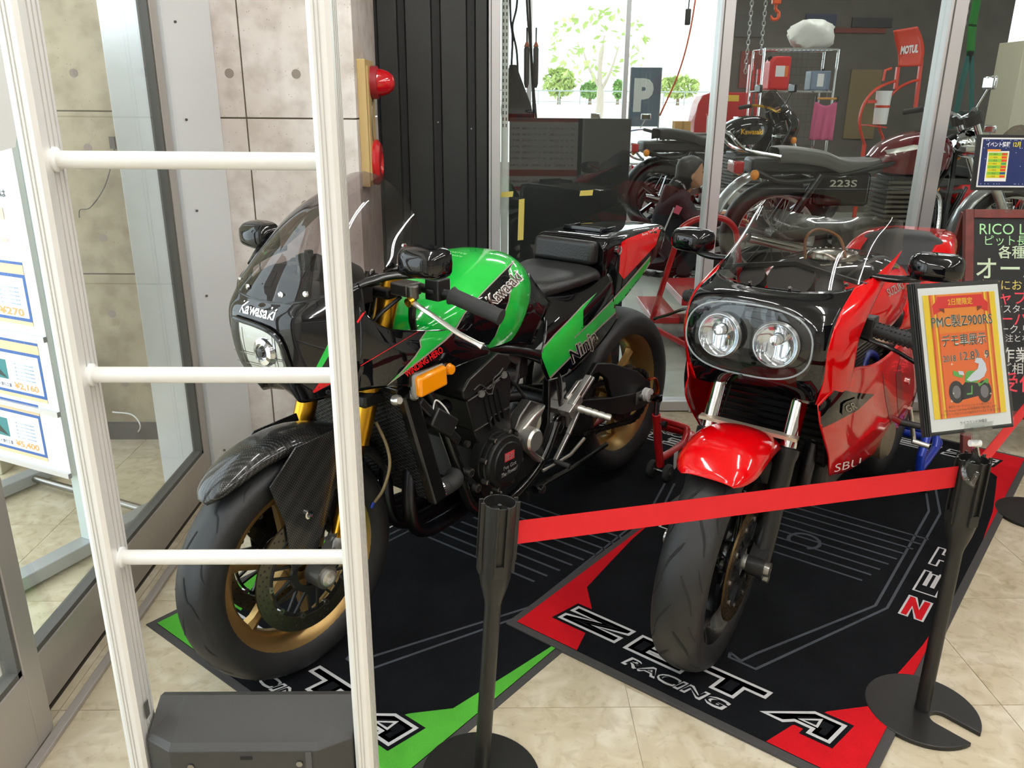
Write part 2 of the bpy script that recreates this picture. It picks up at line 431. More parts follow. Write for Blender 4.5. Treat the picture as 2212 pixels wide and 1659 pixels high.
M['tube_glow'] = mat('fluorescent_tube', (1,.99,.972), .5, emit=TUBE)
# --- floor with single tiles
TS = .4565; TX0 = .327; TY0 = 1.63
fl = struct('floor', MB().box(-5,7,-7,3.70,-.06,-.0025), 'tile')
tme = None
def tile_at(i, j):
    global tme
    if tme is None:
        g = .0011; o = MB().box(g,TS-g,g,TS-g,-.0025,0).build('tile', 'tile', fl, smooth=False); tme = o.data
    else:
        o = bpy.data.objects.new('tile', tme); COL.objects.link(o); o.parent = fl
    o.location = (TX0+i*TS, TY0+j*TS, 0)
for i in range(-6, 6):
    for j in range(-2, 4): tile_at(i, j)
struct('floor_workshop', MB().box(-2.0,8.6,3.70,11.4,-.06,-.002), 'wsfloor')
# --- concrete pier on the left of the black siding, cast in panels
def concrete_wall(name, x0, x1, y0, y1, m, xs, zs, holes, ztop=3.0, face='y'):
    o = struct(name, MB().box(x0,x1,y0+.008,y1,0,ztop) if face == 'y' else MB().box(x0,x1,y0,y1,0,ztop), 'grout' if face == 'y' else m, smooth=False)
    X = [x0]+xs+[x1]; Z = [0]+zs+[ztop]; g = .0025
    for i in range(len(X)-1):
        for j in range(len(Z)-1):
            MB().box(X[i]+(g if i else 0),X[i+1]-(g if i < len(X)-2 else 0),y0,y0+.012,Z[j]+g,Z[j+1]-g).build('concrete_panel', m, o, bevel=.002, smooth=False)
    mh = mat('tie_hole_mortar', '94887e', .9)
    for hx, hz in holes:
        MB().lathe([(0,-.0006),(.016,-.0006),(.0165,.004),(.018,.004)], (hx,y0,hz), (0,1,0), 24).build('tie_hole', mh, o)
    return o
concrete_wall('wall_pier', -.985,-.510,3.10,3.66, M['concrete'], [-.89], [.72,1.322,1.925], [(-.702,1.471),(-.702,.57),(-.702,1.02),(-.935,1.471),(-.702,1.90)])
_pf = bpy.data.objects['wall_pier']
for z0, z1 in ((0,.72),(.72,1.322),(1.322,1.925),(1.925,3.0)):
    MB().box(-.512,-.498,3.1005,3.655,z0+.0025,z1-.0025).build('concrete_panel', 'concrete', _pf, bevel=.002, smooth=False)
# --- black metal siding
sd = struct('wall_siding', MB().box(-.50,-.031,3.655,3.80,0,3.0), 'groove_dark', smooth=False)
_edges = [(-.498,-.462),(-.440,-.352),(-.318,-.206),(-.172,-.058),(-.05,-.031)]
for a, b in ((-.488,-.4),(-.375,-.262),(-.232,-.118),(-.09,-.033)):
    pr = [(a,0),(a+.006,-.016),(b-.006,-.016),(b,0)]
    MB().prism([(p[0],3.655+p[1]) for p in pr], 0, 3.0, lambda x,y,h: (x,y,h)).build('siding_board', 'siding', sd, bevel=.0015)
for x, z in ((-.415,1.28),(-.245,1.30),(-.105,1.275)):
    MB().cyl((x,3.656,z),(x,3.648,z),.0035,8).build('siding_screw', 'steel', sd)
# --- shop ceiling and far walls (behind and beside the camera)
struct('ceiling', MB().box(-1.2,7,-7,3.80,3.0,3.1), 'ceil', smooth=False)
struct('wall_behind', MB().box(-1.2,7,-7.1,-7,0,3.0), 'whitewall', smooth=False)
struct('wall_right', MB().box(7,7.1,-7,3.8,0,3.2).box(8.5,8.6,3.8,11.4,0,3.2), 'whitewall', smooth=False)
# --- window wall to the workshop
def mullion(n, x0, x1):
    o = struct('trim_%d' % n, MB().box(x0,x1,3.63,3.72,0,3.0), 'frame_alu', smooth=False, bevel=.002)
    w = x1-x0
    MB().box(x0+w*.17,x0+w*.24,3.6275,3.632,0,3.0).build('groove_line', 'gasket', o, smooth=False)
    return o
mullion(1, -.031, .018); mullion(2, .913, .970); mullion(3, 1.847, 1.919); mullion(4, 2.80, 2.87)
struct('trim_5', MB().box(.018,2.8,3.64,3.71,.004,.05), 'frame_alu', smooth=False, bevel=.002)
struct('trim_6', MB().box(.018,2.8,3.64,3.71,2.92,3.0), 'frame_alu', smooth=False)
for k, (a, b) in enumerate(((.018,.913),(.970,1.847),(1.919,2.80),(2.87,4.6))):
    w = sempty('window_%d' % (k+1))
    MB().box(a,b,3.672,3.678,.05,2.92).build('pane', 'pane', w, smooth=False)
struct('trim_7', MB().box(-.5,8,3.55,3.80,3.0,3.2), 'ceil', smooth=False)
struct('wall_shop_right', MB().box(4.6,7,3.66,3.78,0,3.0), 'whitewall', smooth=False)
# slotted upright standard behind the glass
su = struct('trim_8', MB().box(.022,.052,3.74,3.765,0,2.95), 'white', smooth=False)
for r in range(64):
    for c in range(2):
        z = 1.28+r*.026
        if z < 2.2: MB().box(.0275+c*.0135,.0325+c*.0135,3.7385,3.741,z,z+.014).build('slot', 'gasket', su, smooth=False)
# --- workshop shell
WY = 11.2
wsw = struct('wall_workshop', MB().box(2.86,8.5,WY,WY+.1,0,1.85).box(2.86,6.5,WY,WY+.1,1.85,3.2).box(7.4,8.5,WY,WY+.1,1.85,3.2).box(6.5,7.4,WY,WY+.1,2.75,3.2), 'darkwall', smooth=False)
struct('wall_workshop_sill', MB().box(-2.0,2.86,WY,WY+.1,0,.62), 'whitewall', smooth=False)
struct('wall_workshop_left', MB().box(-2.1,-2.0,3.8,WY+.1,0,3.2), 'whitewall', smooth=False)
struct('ceiling_workshop', MB().box(-2.1,8.6,3.80,WY+.1,3.2,3.3), 'ceil', smooth=False)
for k, x in enumerate((-1.9, .42, 1.655, 2.82)):
    struct('trim_%d' % (9+k), MB().box(x-.03,x+.03,WY+.01,WY+.07,.62,3.2), 'frame_alu', smooth=False)
wd = sempty('window_5')
for a, b in ((-1.87,.39),(.45,1.625),(1.685,2.79)): MB().box(a,b,WY+.037,WY+.043,.62,3.19).build('pane', 'pane', wd, smooth=False)
# --- ceiling tubes: housings with two tubes each
def fixture(x, y, z, along='y', L=1.2):
    t = thing('ceiling_light', 'white ceiling batten with two glowing tubes', 'light', (x,y,z), 0 if along == 'y' else math.pi/2, 'ceiling battens')
    MB().box(-.07,.07,-L/2,L/2,-.04,0).build('housing', 'white', t, bevel=.004, smooth=False)
    for s in (-1,1): MB().cyl((s*.04,-L/2+.02,-.058),(s*.04,L/2-.02,-.058),.0145,6).build('tube', 'tube_glow', t)
    return t
_fx = None
for x in (-.25, 1.55, 3.35):
    for y in (-4.1,-2.6,-1.1,.4,1.9):
        if _fx is None: _fx = fixture(x,y,2.999)
        else: copy_tree(_fx).location = (x,y,2.999)
for x, y in ((.9,5.6),(2.9,5.6),(4.9,5.6),(.9,8.4),(2.9,8.4),(4.9,8.4)):
    c = copy_tree(_fx); c.location = (x,y,3.199); c.rotation_euler.z = math.pi/2
    c['label'] = 'ceiling batten with two tubes over the workshop bays'; c['group'] = 'workshop battens'
# ============================================================ sliding glass doors and porch on the left
def door(n, y0, y1, xa, xb, rz0, rz1, st0, st1):
    o = sempty('door_%d' % n); top = 2.3; xm = (xa+xb)/2
    MB().box(xa,xb,y0+st0,y1-st1,rz0,rz1).build('bottom_rail', 'door_alu', o, bevel=.002, smooth=False)
    MB().box(xa,xb,y0,y0+st0,rz0,top).build('stile', 'door_alu', o, bevel=.002, smooth=False)
    MB().box(xa,xb,y1-st1,y1,rz0,top).build('stile', 'door_alu', o, bevel=.002, smooth=False)
    MB().box(xa,xb,y0+st0,y1-st1,top-.08,top).build('top_rail', 'door_alu', o, bevel=.002, smooth=False)
    for a, b, c, d in ((y0+st0,y1-st1,rz1,rz1+.014),(y0+st0,y0+st0+.012,rz1,top-.08),(y1-st1-.012,y1-st1,rz1,top-.08)):
        MB().box(xa+.004,xb-.004,a,b,c,d).build('gasket', 'gasket', o, smooth=False)
    MB().box(xm-.003,xm+.003,y0+st0,y1-st1,rz1,top-.08).build('pane', 'pane', o, smooth=False)
    return o
door(1, 1.50, 2.845, -1.105, -1.065, .012, .160, .05, .055)
door(2, .20, 1.560, -1.058, -1.018, .012, .205, .05, .062)
struct('trim_15', MB().box(-1.11,-1.065,.2,2.85,0,.010), mat('dark_floor_track', '2a2521', .5, metal=.4), smooth=False)
struct('trim_16', MB().box(-1.018,-.995,.2,2.86,0,.012), 'door_alu', smooth=False, bevel=.002)
jb = struct('trim_17', MB().prism([(-1.125,2.85),(-1.052,2.85),(-1.050,2.862),(-.980,3.098),(-1.125,3.098)], 0, 3.0, lambda x,y,h: (x,y,h)), 'white_metal', smooth=False, bevel=.0015)
for z in (.12,.42,.72,1.02,1.32,1.62): MB().cyl((-1.036,2.908,z),(-1.031,2.9065,z),.004,8).build('screw', 'gasket', jb)
struct('wall_left', MB().box(-1.15,-1.0,-7,3.1,2.3,3.0).box(-1.15,-1.0,-7,.2,0,2.3), 'whitewall', smooth=False)
# porch
pw = concrete_wall('wall_porch', -4.2,-1.13,3.31,3.5, M['concrete_v'], [-2.55,-1.95], [.715,1.338,1.95], [(-1.575,1.472),(-1.565,1.204),(-1.56,.86),(-1.57,.55),(-1.575,1.75),(-1.56,.25)])
struct('baseboard_porch', MB().box(-4.2,-1.25,3.295,3.31,0,.075), mat('dark_skirting', '55504a', .6), smooth=False)
struct('trim_18', MB().box(-1.252,-1.118,2.85,3.3,0,3.0), 'white_metal', smooth=False, bevel=.002)
struct('ceiling_porch_shade', MB().box(-2.1,-1.15,-1.5,3.5,2.9,3.0), 'ceil', smooth=False)  # unseen strip of ceiling, its width set to control daylight in the porch
# ============================================================ floor mats
def carpetmat(name, c, v=.35):
    m = mat(name, c, .95, spec=.1); nt,b,N,L = nodes(m)
    tc = N('ShaderNodeTexCoord'); n = N('ShaderNodeTexNoise'); n.inputs['Scale'].default_value = 420; n.inputs['Detail'].default_value = 2
    n2 = N('ShaderNodeTexNoise'); n2.inputs['Scale'].default_value = 9; n2.inputs['Detail'].default_value = 5
    L(tc.outputs['Object'], n.inputs['Vector']); L(tc.outputs['Object'], n2.inputs['Vector'])
    ad = N('ShaderNodeMath'); ad.operation = 'ADD'; L(n.outputs[0], ad.inputs[0]); L(n2.outputs[0], ad.inputs[1])
    r = N('ShaderNodeValToRGB'); k = lin(c); r.color_ramp.elements[0].position = .35*2 if False else .3; r.color_ramp.elements[1].position = .75
    hs = N('ShaderNodeMath'); hs.operation = 'MULTIPLY'; hs.inputs[1].default_value = .5; L(ad.outputs[0], hs.inputs[0]); L(hs.outputs[0], r.inputs[0])
    r.color_ramp.elements[0].color = tuple(x*(1-v) for x in k[:3])+(1,); r.color_ramp.elements[1].color = tuple(min(1,x*(1+v)) for x in k[:3])+(1,)
    L(r.outputs[0], b.inputs['Base Color'])
    bp = N('ShaderNodeBump'); bp.inputs['Strength'].default_value = .6; bp.inputs['Distance'].default_value = .002; L(n.outputs[0], bp.inputs['Height']); L(bp.outputs[0], b.inputs['Normal'])
    return m
M['c_black'] = carpetmat('black_carpet', (.0065,.007,.0085), .5); M['c_green'] = carpetmat('green_carpet', '52a838', .2); M['c_red'] = carpetmat('red_carpet', 'c3161f', .2)
M['c_white'] = carpetmat('white_carpet_print', 'd2d0d0', .12); M['c_grey'] = carpetmat('grey_carpet_print', '4e5157', .2); M['mat_rubber'] = mat('mat_rubber_border', '3d3b3a', .75)
MW, ML = .97, 2.25
LET = {
 'Z': [(0,1),(1,1),(1,.70),(.50,.36),(.98,.36),(.98,0),(0,0),(0,.32),(.50,.66),(0,.66)],
 'E': [(0,1),(1,1),(1,.72),(.34,.72),(.34,.62),(.92,.62),(.92,.38),(.34,.38),(.34,.28),(1,.28),(1,0),(0,0)],
 'T': [(0,1),(1,1),(1,.66),(.68,.66),(.68,0),(.34,0),(.34,.66),(0,.66)],
 'A': [(0,0),(.55,1),(1,1),(1,0),(.70,0),(.70,.26),(.42,.26),(.30,0)]}
def zeta(fl, t, spots, h, k=.009, rot=False):
    """outlined block letters; spots: (letter, s0, s1, t0, t1)"""
    for ch, s0, s1, t0, t1 in spots:
        W_, B_ = fl(), fl()
        P = [(s0+(s1-s0)*(x*.93+.07*y), t0+(t1-t0)*y) for x,y in LET[ch]]
        if rot: P = [(MW-x, ML-y) for x,y in P]
        B_.poly(P, h); B_.line(P, .030, h, True); W_.line(P, k, h+.0004, True)
        o = W_.build('letter', 'c_white', t, smooth=False); B_.build('letter_ground', 'c_black', o, smooth=False)
        if ch == 'A':
            Q = [(s0+(s1-s0)*x, t0+(t1-t0)*y) for x,y in ((.47,.42),(.70,.42),(.70,.8))]
            if rot: Q = [(MW-x, ML-y) for x,y in Q]
            fl().line(Q, k*.7, h+.0004, True).build('letter_eye', 'c_white', o, smooth=False)
def floor_mat(name, label, o, z0, z1, colour, ccol):
    a = math.radians(-39.6); t = thing(name, label, 'mat', (o[0],o[1],0), a, 'racing floor mats')
    fnz = lambda x,y,h: (x,y,h)
    MB().prism([(0,0),(MW,0),(MW,ML),(0,ML)], 0, z0+.0025, fnz).build('rubber_border', 'mat_rubber', t, bevel=.0015, smooth=False)
    MB().box(.022,MW-.022,.022,ML-.022,z0+.0015,z1).build('carpet', 'c_black', t, smooth=False)
    def fl(): return flat((0,0,z1),(1,0,0),(0,1,0))
    C = [(.022,.022),(.022,.88),(.035,.63),(.053,.48),(.078,.29),(.148,.21),(.197,.11),(.224,.022)]
    for sx in (0,1):
        for sy in (0,1):
            fl().poly([((MW-x) if sx else x, (ML-y) if sy else y) for x,y in C], .0004).build('corner_panel', colour, t, smooth=False)
    sp = [('Z',.104,.300,.114,.188),('E',.318,.492,.112,.186),('T',.510,.690,.112,.186),('A',.704,.870,.110,.186)]
    zeta(fl, t, sp, .0007); zeta(fl, t, sp, .0007, rot=True)
    for r_ in (0,1):
        cx_, cy_ = (.487,.070) if not r_ else (MW-.487, ML-.070)
        o = fl().textfit('RACING', cx_, cy_, .290, .040, .0011, rot=math.pi*r_, bold=.045, shear=.2).build('racing_lettering', 'c_white', t, smooth=False)
        fl().textfit('RACING', cx_, cy_, .272, .026, .0016, rot=math.pi*r_, bold=.002, shear=.2).build('racing_fill', 'c_black', o, smooth=False)
    for s_ in (0,1):                                   # tall letters along both long sides
        for ch, a0, a1 in (('Z',.745,.86),('E',.90,1.04),('T',1.09,1.22),('A',1.28,1.49)):
            P = [(MW-.125+.062*(1-y) if s_ == 0 else .125-.062*(1-y), (a0+(a1-a0)*x) if s_ == 0 else ML-(a0+(a1-a0)*x)) for x,y in LET[ch]]
            o = fl().line(P, .006, .0009, True).build('side_letter', 'c_white', t, smooth=False)
            if ch == 'Z': fl().poly(P, .0006).build('letter_fill', ccol, o, smooth=False)
    g = fl()
    for s_ in (0,1):
        f = (lambda x: x) if s_ == 0 else (lambda x: MW-x)
        g.line([(f(.545),.272),(f(.582),.257),(f(.60),.31),(f(.781),.742),(f(.756),1.475),(f(.685),1.72)], .008, .0005)
        g.line([(f(.545),.272),(f(.551),.252),(f(.625),.250),(f(.811),.751),(f(.792),1.482),(f(.715),1.74)], .008, .0005)
    for k in range(9):
        y = .845+.05*k; x0 = .25+.012*k; g.line([(x0,y),(x0+.46,y+.01)], .009, .0005)
    g.line([(.485+.05*math.cos(q),.98+.05*math.sin(q)) for q in [math.radians(a) for a in range(-60,240,20)]], .012, .0006)
    g.build('grey_lines', 'c_grey', t, smooth=False)
    return t
floor_mat('floor_mat', 'black carpet mat with green corners under the green and black motorcycle', (-.973,1.969), .0, .0045, 'c_green', 'c_green')
floor_mat('floor_mat', 'black carpet mat with red corners under the red motorcycle', (.030,1.961), .0065, .0105, 'c_red', 'c_red')
# ============================================================ anti-theft gate
gt = thing('security_gate', 'white anti-theft gate of two posts and rungs on a black base box', 'security gate', (-.41,1.15,0))
gx = -.41
for x0, x1 in ((-.620,-.590),(-.237,-.207)):
    p = MB(); sec = [(x0-gx,-.026),(x0-gx+.006,-.030),(x1-gx-.006,-.030),(x1-gx,-.026),(x1-gx,.026),(x1-gx-.004,.03),(x0-gx+.004,.03),(x0-gx,.026)]
    p.prism(sec, 0, 1.68, lambda x,y,h: (x,y,h)); po = p.build('post', mat('gate_white_aluminium', 'eceae6', .33, metal=.2), gt, smooth=False)
    for yy in (-.008,.004,.016):
        MB().box(x1-gx-.0004,x1-gx+.0006,yy,yy+.003,.0,1.68).build('groove_line', mat('gate_groove', 'bdb9b4', .6), po, smooth=False)
    for xx in (.010,.015):
        MB().box(x0-gx+xx,x0-gx+xx+.0012,-.0308,-.0298,.0,1.68).build('groove_line', mat('gate_groove', 'bdb9b4', .6), po, smooth=False)
for z in (.704,1.007,1.310,1.613):
    r = MB().cyl((-.180,0,z),(.173,0,z),.0118,20).build('rung', mat('gate_white_aluminium', 'eceae6', .33, metal=.2), gt)
    MB().lathe([(.0118,0),(.0165,0),(.0165,.004),(.0118,.006)], (-.180,0,z), (1,0,0), 20).build('collar', 'white', r)
gb = mat('gate_base_black', '353432', .5, bump=.15, bscale=600)
bx = MB(); prof = [(-.052,0),(-.052,.368),(-.040,.376),(.045,.402),(.062,.396),(.062,0)]
rows = []
for x, k in ((-.175,.35),(-.128,1),(.115,1),(.170,.35)):
    rows.append([(x, y if y > 0 else -.052*k-.008*(1-k) if abs(y+.052) < 1e-6 else y*k, z) for y, z in prof])
bx.grid(rows, cu=True); bx.add(rows[0], [range(6)]); bx.add(rows[-1], [range(6)])
bo = bx.build('base_box', gb, gt, smooth=False, bevel=.002)
for x, z in ((-.095,.338),(.085,.343)): MB().cyl((x,-.0525,z),(x,-.0545,z),.0055,12).build('screw', 'steel', bo)
MB().box(-.012,.008,-.0532,-.050,.352,.358).build('slot', 'groove', bo, smooth=False)
hl = MB()
for i in range(9):
    for j in range(9): hl.cyl((-.016+.0042*i+(.002 if j%2 else 0),-.0526,.322-.0035*j),(-.016+.0042*i+(.002 if j%2 else 0),-.0518,.322-.0035*j),.0013,6)
hl.build('speaker_holes', 'groove', bo, smooth=False)
MB().box(.096,.106,-.0545,-.05,0,.366).build('edge_strip', mat('dark_strip', '4a494b', .4), bo, smooth=False)
MB().box(-.1765,-.1755,-.012,.002,.40,.43).build('maker_plate', 'gasket', gt, smooth=False)
# ============================================================ stanchions and belts
SH = .668
stm = mat('stanchion_black', '1e1d1b', .42, metal=.15)
def stanchion(label, loc, rz=0, tilt=0):
    t = thing('stanchion', label, 'stanchion', (loc[0],loc[1],loc[2] if len(loc) > 2 else 0), 0, 'belt stanchions')
    t.rotation_euler = (0, tilt, 0)
    prof = [(0,.012),(.0165,.012),(.0165,.440),(.018,.452),(.027,.486),(.0315,.510),(.0325,SH),(.0302,SH),(.0302,SH-.022),(.0,SH-.022)]
    po = MB().lathe(prof, n=28).build('post', stm, t)
    MB().cyl((0,0,SH-.022),(0,0,SH-.006),.0042,10).build('centre_pin', 'blk', po)
    for k in range(4):
        a = rz+k*math.pi/2; c, s = math.cos(a), math.sin(a); h = MB()
        f = lambda x,y,z: (x*c-y*s, x*s+y*c, z)
        for y0, y1 in ((-.0115,-.0075),(.0075,.0115)):
            h.add([f(x,y,z) for z in (.545,SH+.004) for y in (y0,y1) for x in (.030,.038)], [(0,2,3,1),(4,5,7,6),(0,1,5,4),(2,6,7,3),(0,4,6,2),(1,3,7,5)])
        h.add([f(x,y,z) for z in (.52,.547) for y in (-.0115,.0115) for x in (.029,.036)], [(0,2,3,1),(4,5,7,6),(0,1,5,4),(2,6,7,3),(0,4,6,2),(1,3,7,5)])
        h.build('belt_slot', stm, t, smooth=False, bevel=.0008)
    # base plate: disc with an open slot towards the rim
    pl = []; R_ = .128; w = .024
    aw = math.asin(w/R_)
    for i in range(49):
        a = aw+(2*math.pi-2*aw)*i/48; pl.append((R_*math.cos(a), R_*math.sin(a)))
    for i in range(13):
        a = -math.pi/2-math.pi*i/12; pl.append((.045+w*math.cos(a), w*math.sin(a)))
    a0 = math.radians(-52)
    MB().prism([(x*math.cos(a0)-y*math.sin(a0), x*math.sin(a0)+y*math.cos(a0)) for x,y in pl], .0, .012, lambda x,y,h: (x,y,h)).build('base_plate', stm, t, bevel=.002)
    return t
S1 = (-.030,1.41); S2 = (1.030,1.607); S3 = (1.93,2.60)
stanchion('black belt stanchion tilted towards its belt in front of the green mat', S1, .2, math.radians(3.3))
stanchion('black belt stanchion carrying the orange poster', (S2[0],S2[1],.0), .2)
stanchion('black belt stanchion beside the blackboard', S3, .3)
def belt(label, a, b, z0a, z0b, hgt=.050, sag=.0):
    A = Vector((a[0],a[1],z0a)); B = Vector((b[0],b[1],z0b)); n = Vector((-(B-A).y,(B-A).x,0)).normalized()*.0007
    rows = []
    for s in (1,-1):
        for k in range(13):
            t = k/12; p = A.lerp(B,t) - Vector((0,0,sag*4*t*(1-t))); rows.append((p+n*s, p+n*s+Vector((0,0,hgt))))
    o = MB(); o.grid([list(r) for r in rows[:13]]+[list(r) for r in rows[13:][::-1]], cv=True)
    q = o.build('barrier_belt', mat('red_webbing', 'd8141f', .7, bump=.25, bscale=900), ang=60)
    return tag(q, label, 'belt', 'barrier belts')
d12 = (Vector(S2)-Vector((S1[0]+.036,S1[1]))).normalized()
belt('red webbing belt stretched across the front of the red motorcycle', (S1[0]+.072,S1[1]+.008), (S2[0]-.034,S2[1]-.006), .572, .604)
d23 = (Vector(S3)-Vector(S2)).normalized()
belt('red webbing belt running off beside the blackboard', (S2[0]+.034*d23.x,S2[1]+.034*d23.y), (S3[0]-.034*d23.x,S3[1]-.034*d23.y), .604, .604)
# ============================================================ poster on the stanchion
PR = Matrix.Rotation(.26,3,'Z') @ Matrix.Rotation(-.363,3,'X')
pr_, pu_ = PR @ Vector((1,0,0)), PR @ Vector((0,0,1)); pn_ = pr_.cross(pu_)
PO = Vector((.939,1.560,.912)) ; PWd, PHt = .198, .285
ps = thing('poster_stand', 'orange and yellow show poster in a clear sleeve clipped to the stanchion', 'poster', PO)
def P_(x,y,h=0): return pr_*x+pu_*y+pn_*h
def plate(x0,y0,x1,y1,h0,h1):
    m = MB(); m.prism([(x0,y0),(x1,y0),(x1,y1),(x0,y1)], h0, h1, lambda x,y,h: P_(x,y,h)); return m
plate(-.119,-.150,.104,.152,-.004,-.002).build('backing', 'blk', ps, smooth=False)
sp = plate(-.119,-.150,-.100,.152,-.002,.0025).build('spine', 'blk', ps, smooth=False)
for k in range(3): plate(-.117+.005*k,-.150,-.1150+.005*k,.152,.0025,.0045).build('spine_ridge', 'blk', sp, smooth=False)
def fp(): return flat((0,0,0), pr_, pu_)
sh = plate(-.099,-.1425,.099,.1425,-.002,-.001).build('paper', 'whitepaint', ps, smooth=False)
def pprint(nm, col, fn, h):
    F = fp(); fn(F); return F.build(nm, mat('print_'+col, col, .45), sh, smooth=False)
pprint('yellow_ground', 'fbd62b', lambda F: F.rect(-.088,-.118,.088,.128,.0), 0)
pprint('orange_ground', 'f08a2c', lambda F: F.rect(-.072,-.118,.072,.128,.0004), 0)
pprint('orange_ground', 'ec6a24', lambda F: F.rect(-.056,-.118,.056,.050,.0008), 0)
pprint('yellow_stripe', 'fbd62b', lambda F: (F.rect(-.064,-.118,-.060,.128,.0008), F.rect(.060,-.118,.064,.128,.0008)), 0)
pprint('red_stripe', 'd9531e', lambda F: (F.rect(-.0735,-.118,-.0690,.128,.0008), F.rect(.0690,-.118,.0735,.128,.0008), F.rect(-.0595,-.118,-.056,.128,.0008), F.rect(.056,-.118,.0595,.128,.0008)), 0)
pprint('ribbon', 'dc1f22', lambda F: (F.poly([(-.055,.100),(.055,.100),(.055,.124),(-.055,.124)], .0012), F.poly([(-.068,.106),(-.055,.118),(-.055,.098),(-.040,.098),(-.066,.088)], .0011), F.poly([(.068,.106),(.055,.118),(.055,.098),(.040,.098),(.066,.088)], .0011)), 0)
pprint('ribbon_fold', '7d2a16', lambda F: (F.poly([(-.055,.100),(-.040,.100),(-.040,.090)], .0014), F.poly([(.055,.100),(.040,.100),(.040,.090)], .0014)), 0)
pprint('ribbon_words', 'f7c52a', lambda F: F.textfit('2日間限定', 0, .112, .060, .0145, .0016, bold=.02), 0)
def big(F, b, h):
    F.textfit('PMC製Z900RS', .0, .074, .148, .026, h, bold=b); F.textfit('デモ車展示', .0, .035, .108, .025, h, bold=b)
    F.textfit('2018.', -.038, -.0005, .034, .012, h, bold=b); F.textfit('12.8》9', .022, .003, .070, .022, h, bold=b)
pprint('headline_outline', 'fbf6ea', lambda F: big(F, .02, .0012), 0)
pprint('headline', '26423a', lambda F: big(F, .0, .0018), 0)
# the printed motorcycle
pprint('printed_wheel', '1d1c1e', lambda F: (F.circ(-.030,-.068,.0185,.0012,ry=.0225), F.circ(.038,-.072,.0175,.0012,ry=.0225), F.poly([(-.02,-.085),(.022,-.080),(.024,-.055),(-.004,-.048),(-.02,-.06)], .0012)), 0)
pprint('printed_rim', '7a7478', lambda F: (F.circ(-.030,-.068,.010,.0015,ry=.013), F.circ(.038,-.072,.010,.0015,ry=.013)), 0)
pprint('printed_body', '57a646', lambda F: (F.poly([(-.034,-.024),(-.018,-.031),(-.012,-.037),(-.012,-.041),(-.026,-.038),(-.034,-.034)], .0016), F.poly([(-.008,-.050),(-.004,-.032),(.002,-.028),(.020,-.029),(.024,-.024),(.028,-.046),(.02,-.053)], .0016), F.poly([(.022,-.052),(.032,-.056),(.045,-.046),(.050,-.049),(.048,-.058),(.040,-.054),(.026,-.062)], .0016), F.line([(-.006,-.074),(.006,-.074),(.008,-.058)], .003, .0017)), 0)
pprint('printed_fairing', 'dfe4ee', lambda F: (F.poly([(.020,-.012),(.026,-.004),(.038,-.005),(.046,-.016),(.048,-.030),(.040,-.042),(.028,-.048),(.006,-.050),(-.004,-.046),(.012,-.034),(.026,-.026),(.030,-.016)], .0019), F.poly([(-.022,-.026),(-.010,-.028),(-.008,-.036),(-.02,-.034)], .0019)), 0)
pprint('small_print', '50311c', lambda F: (F.textfit('東京モーターサイクルショーにも展示された', 0, -.0965, .105, .0052, .0012), F.textfit("70's Monster Cafe Racerを2日間限定で展示致します!", 0, -.1035, .128, .0055, .0012), F.textfit('マットグリーンで仕上げられた独創的なカウルを生でご覧ください!', 0, -.1105, .145, .0055, .0012)), 0)
pprint('shop_name', '33302e', lambda F: F.textfit('ライコランド沖縄店', .004, -.1305, .066, .0075, .0012), 0)
pprint('sparkle', 'fff6d8', lambda F: [F.poly([(x+r*(1 if i%2==0 else .25)*math.cos(i*math.pi/4), y+r*(1 if i%2==0 else .25)*math.sin(i*math.pi/4)) for i in range(8)], .0016) for x,y,r in ((-.035,-.012,.004),(.048,.0,.004),(-.044,-.085,.004),(.052,-.078,.003),(-.038,-.070,.003))], 0)
F = fp(); F.rect(-.1000,-.1455,.103,.150,.003); F.build('clear_sleeve', 'acrylic', ps, smooth=False)
cl = thing('sign_clip', 'clear plastic swivel clip holding the orange poster on the stanchion', 'clip', (S2[0],S2[1],SH))
cb = PO + P_(.012,-.150,-.003) - Vector((S2[0],S2[1],SH))
MB().bar(cb-pr_*.034,cb+pr_*.034,.012,.010).bar(cb+pu_*.008+pn_*.006-pr_*.034,cb+pu_*.008+pn_*.006+pr_*.034,.002,.020).bar(cb-pr_*.016,cb+pr_*.016,.016,.022).build('jaw', 'acrylic', cl, smooth=False)
kn = cb+Vector((.006,.004,-.028)); MB().cyl(kn-Vector((.012,0,0)),kn+Vector((.010,0,0)),.007,12).build('knob', 'white', cl)
MB().tube(curve([cb,kn,(-.012,-.018,.012),(-.030,-.020,-.010),(-.030,-.034,-.030),(-.012,-.040,-.045)],4), [.006]*21, 8).tube(curve([kn,(-.002,-.022,.0),(-.012,-.038,-.018),(-.020,-.040,-.042)],4), .0055, 8).build('grip', 'acrylic', cl)
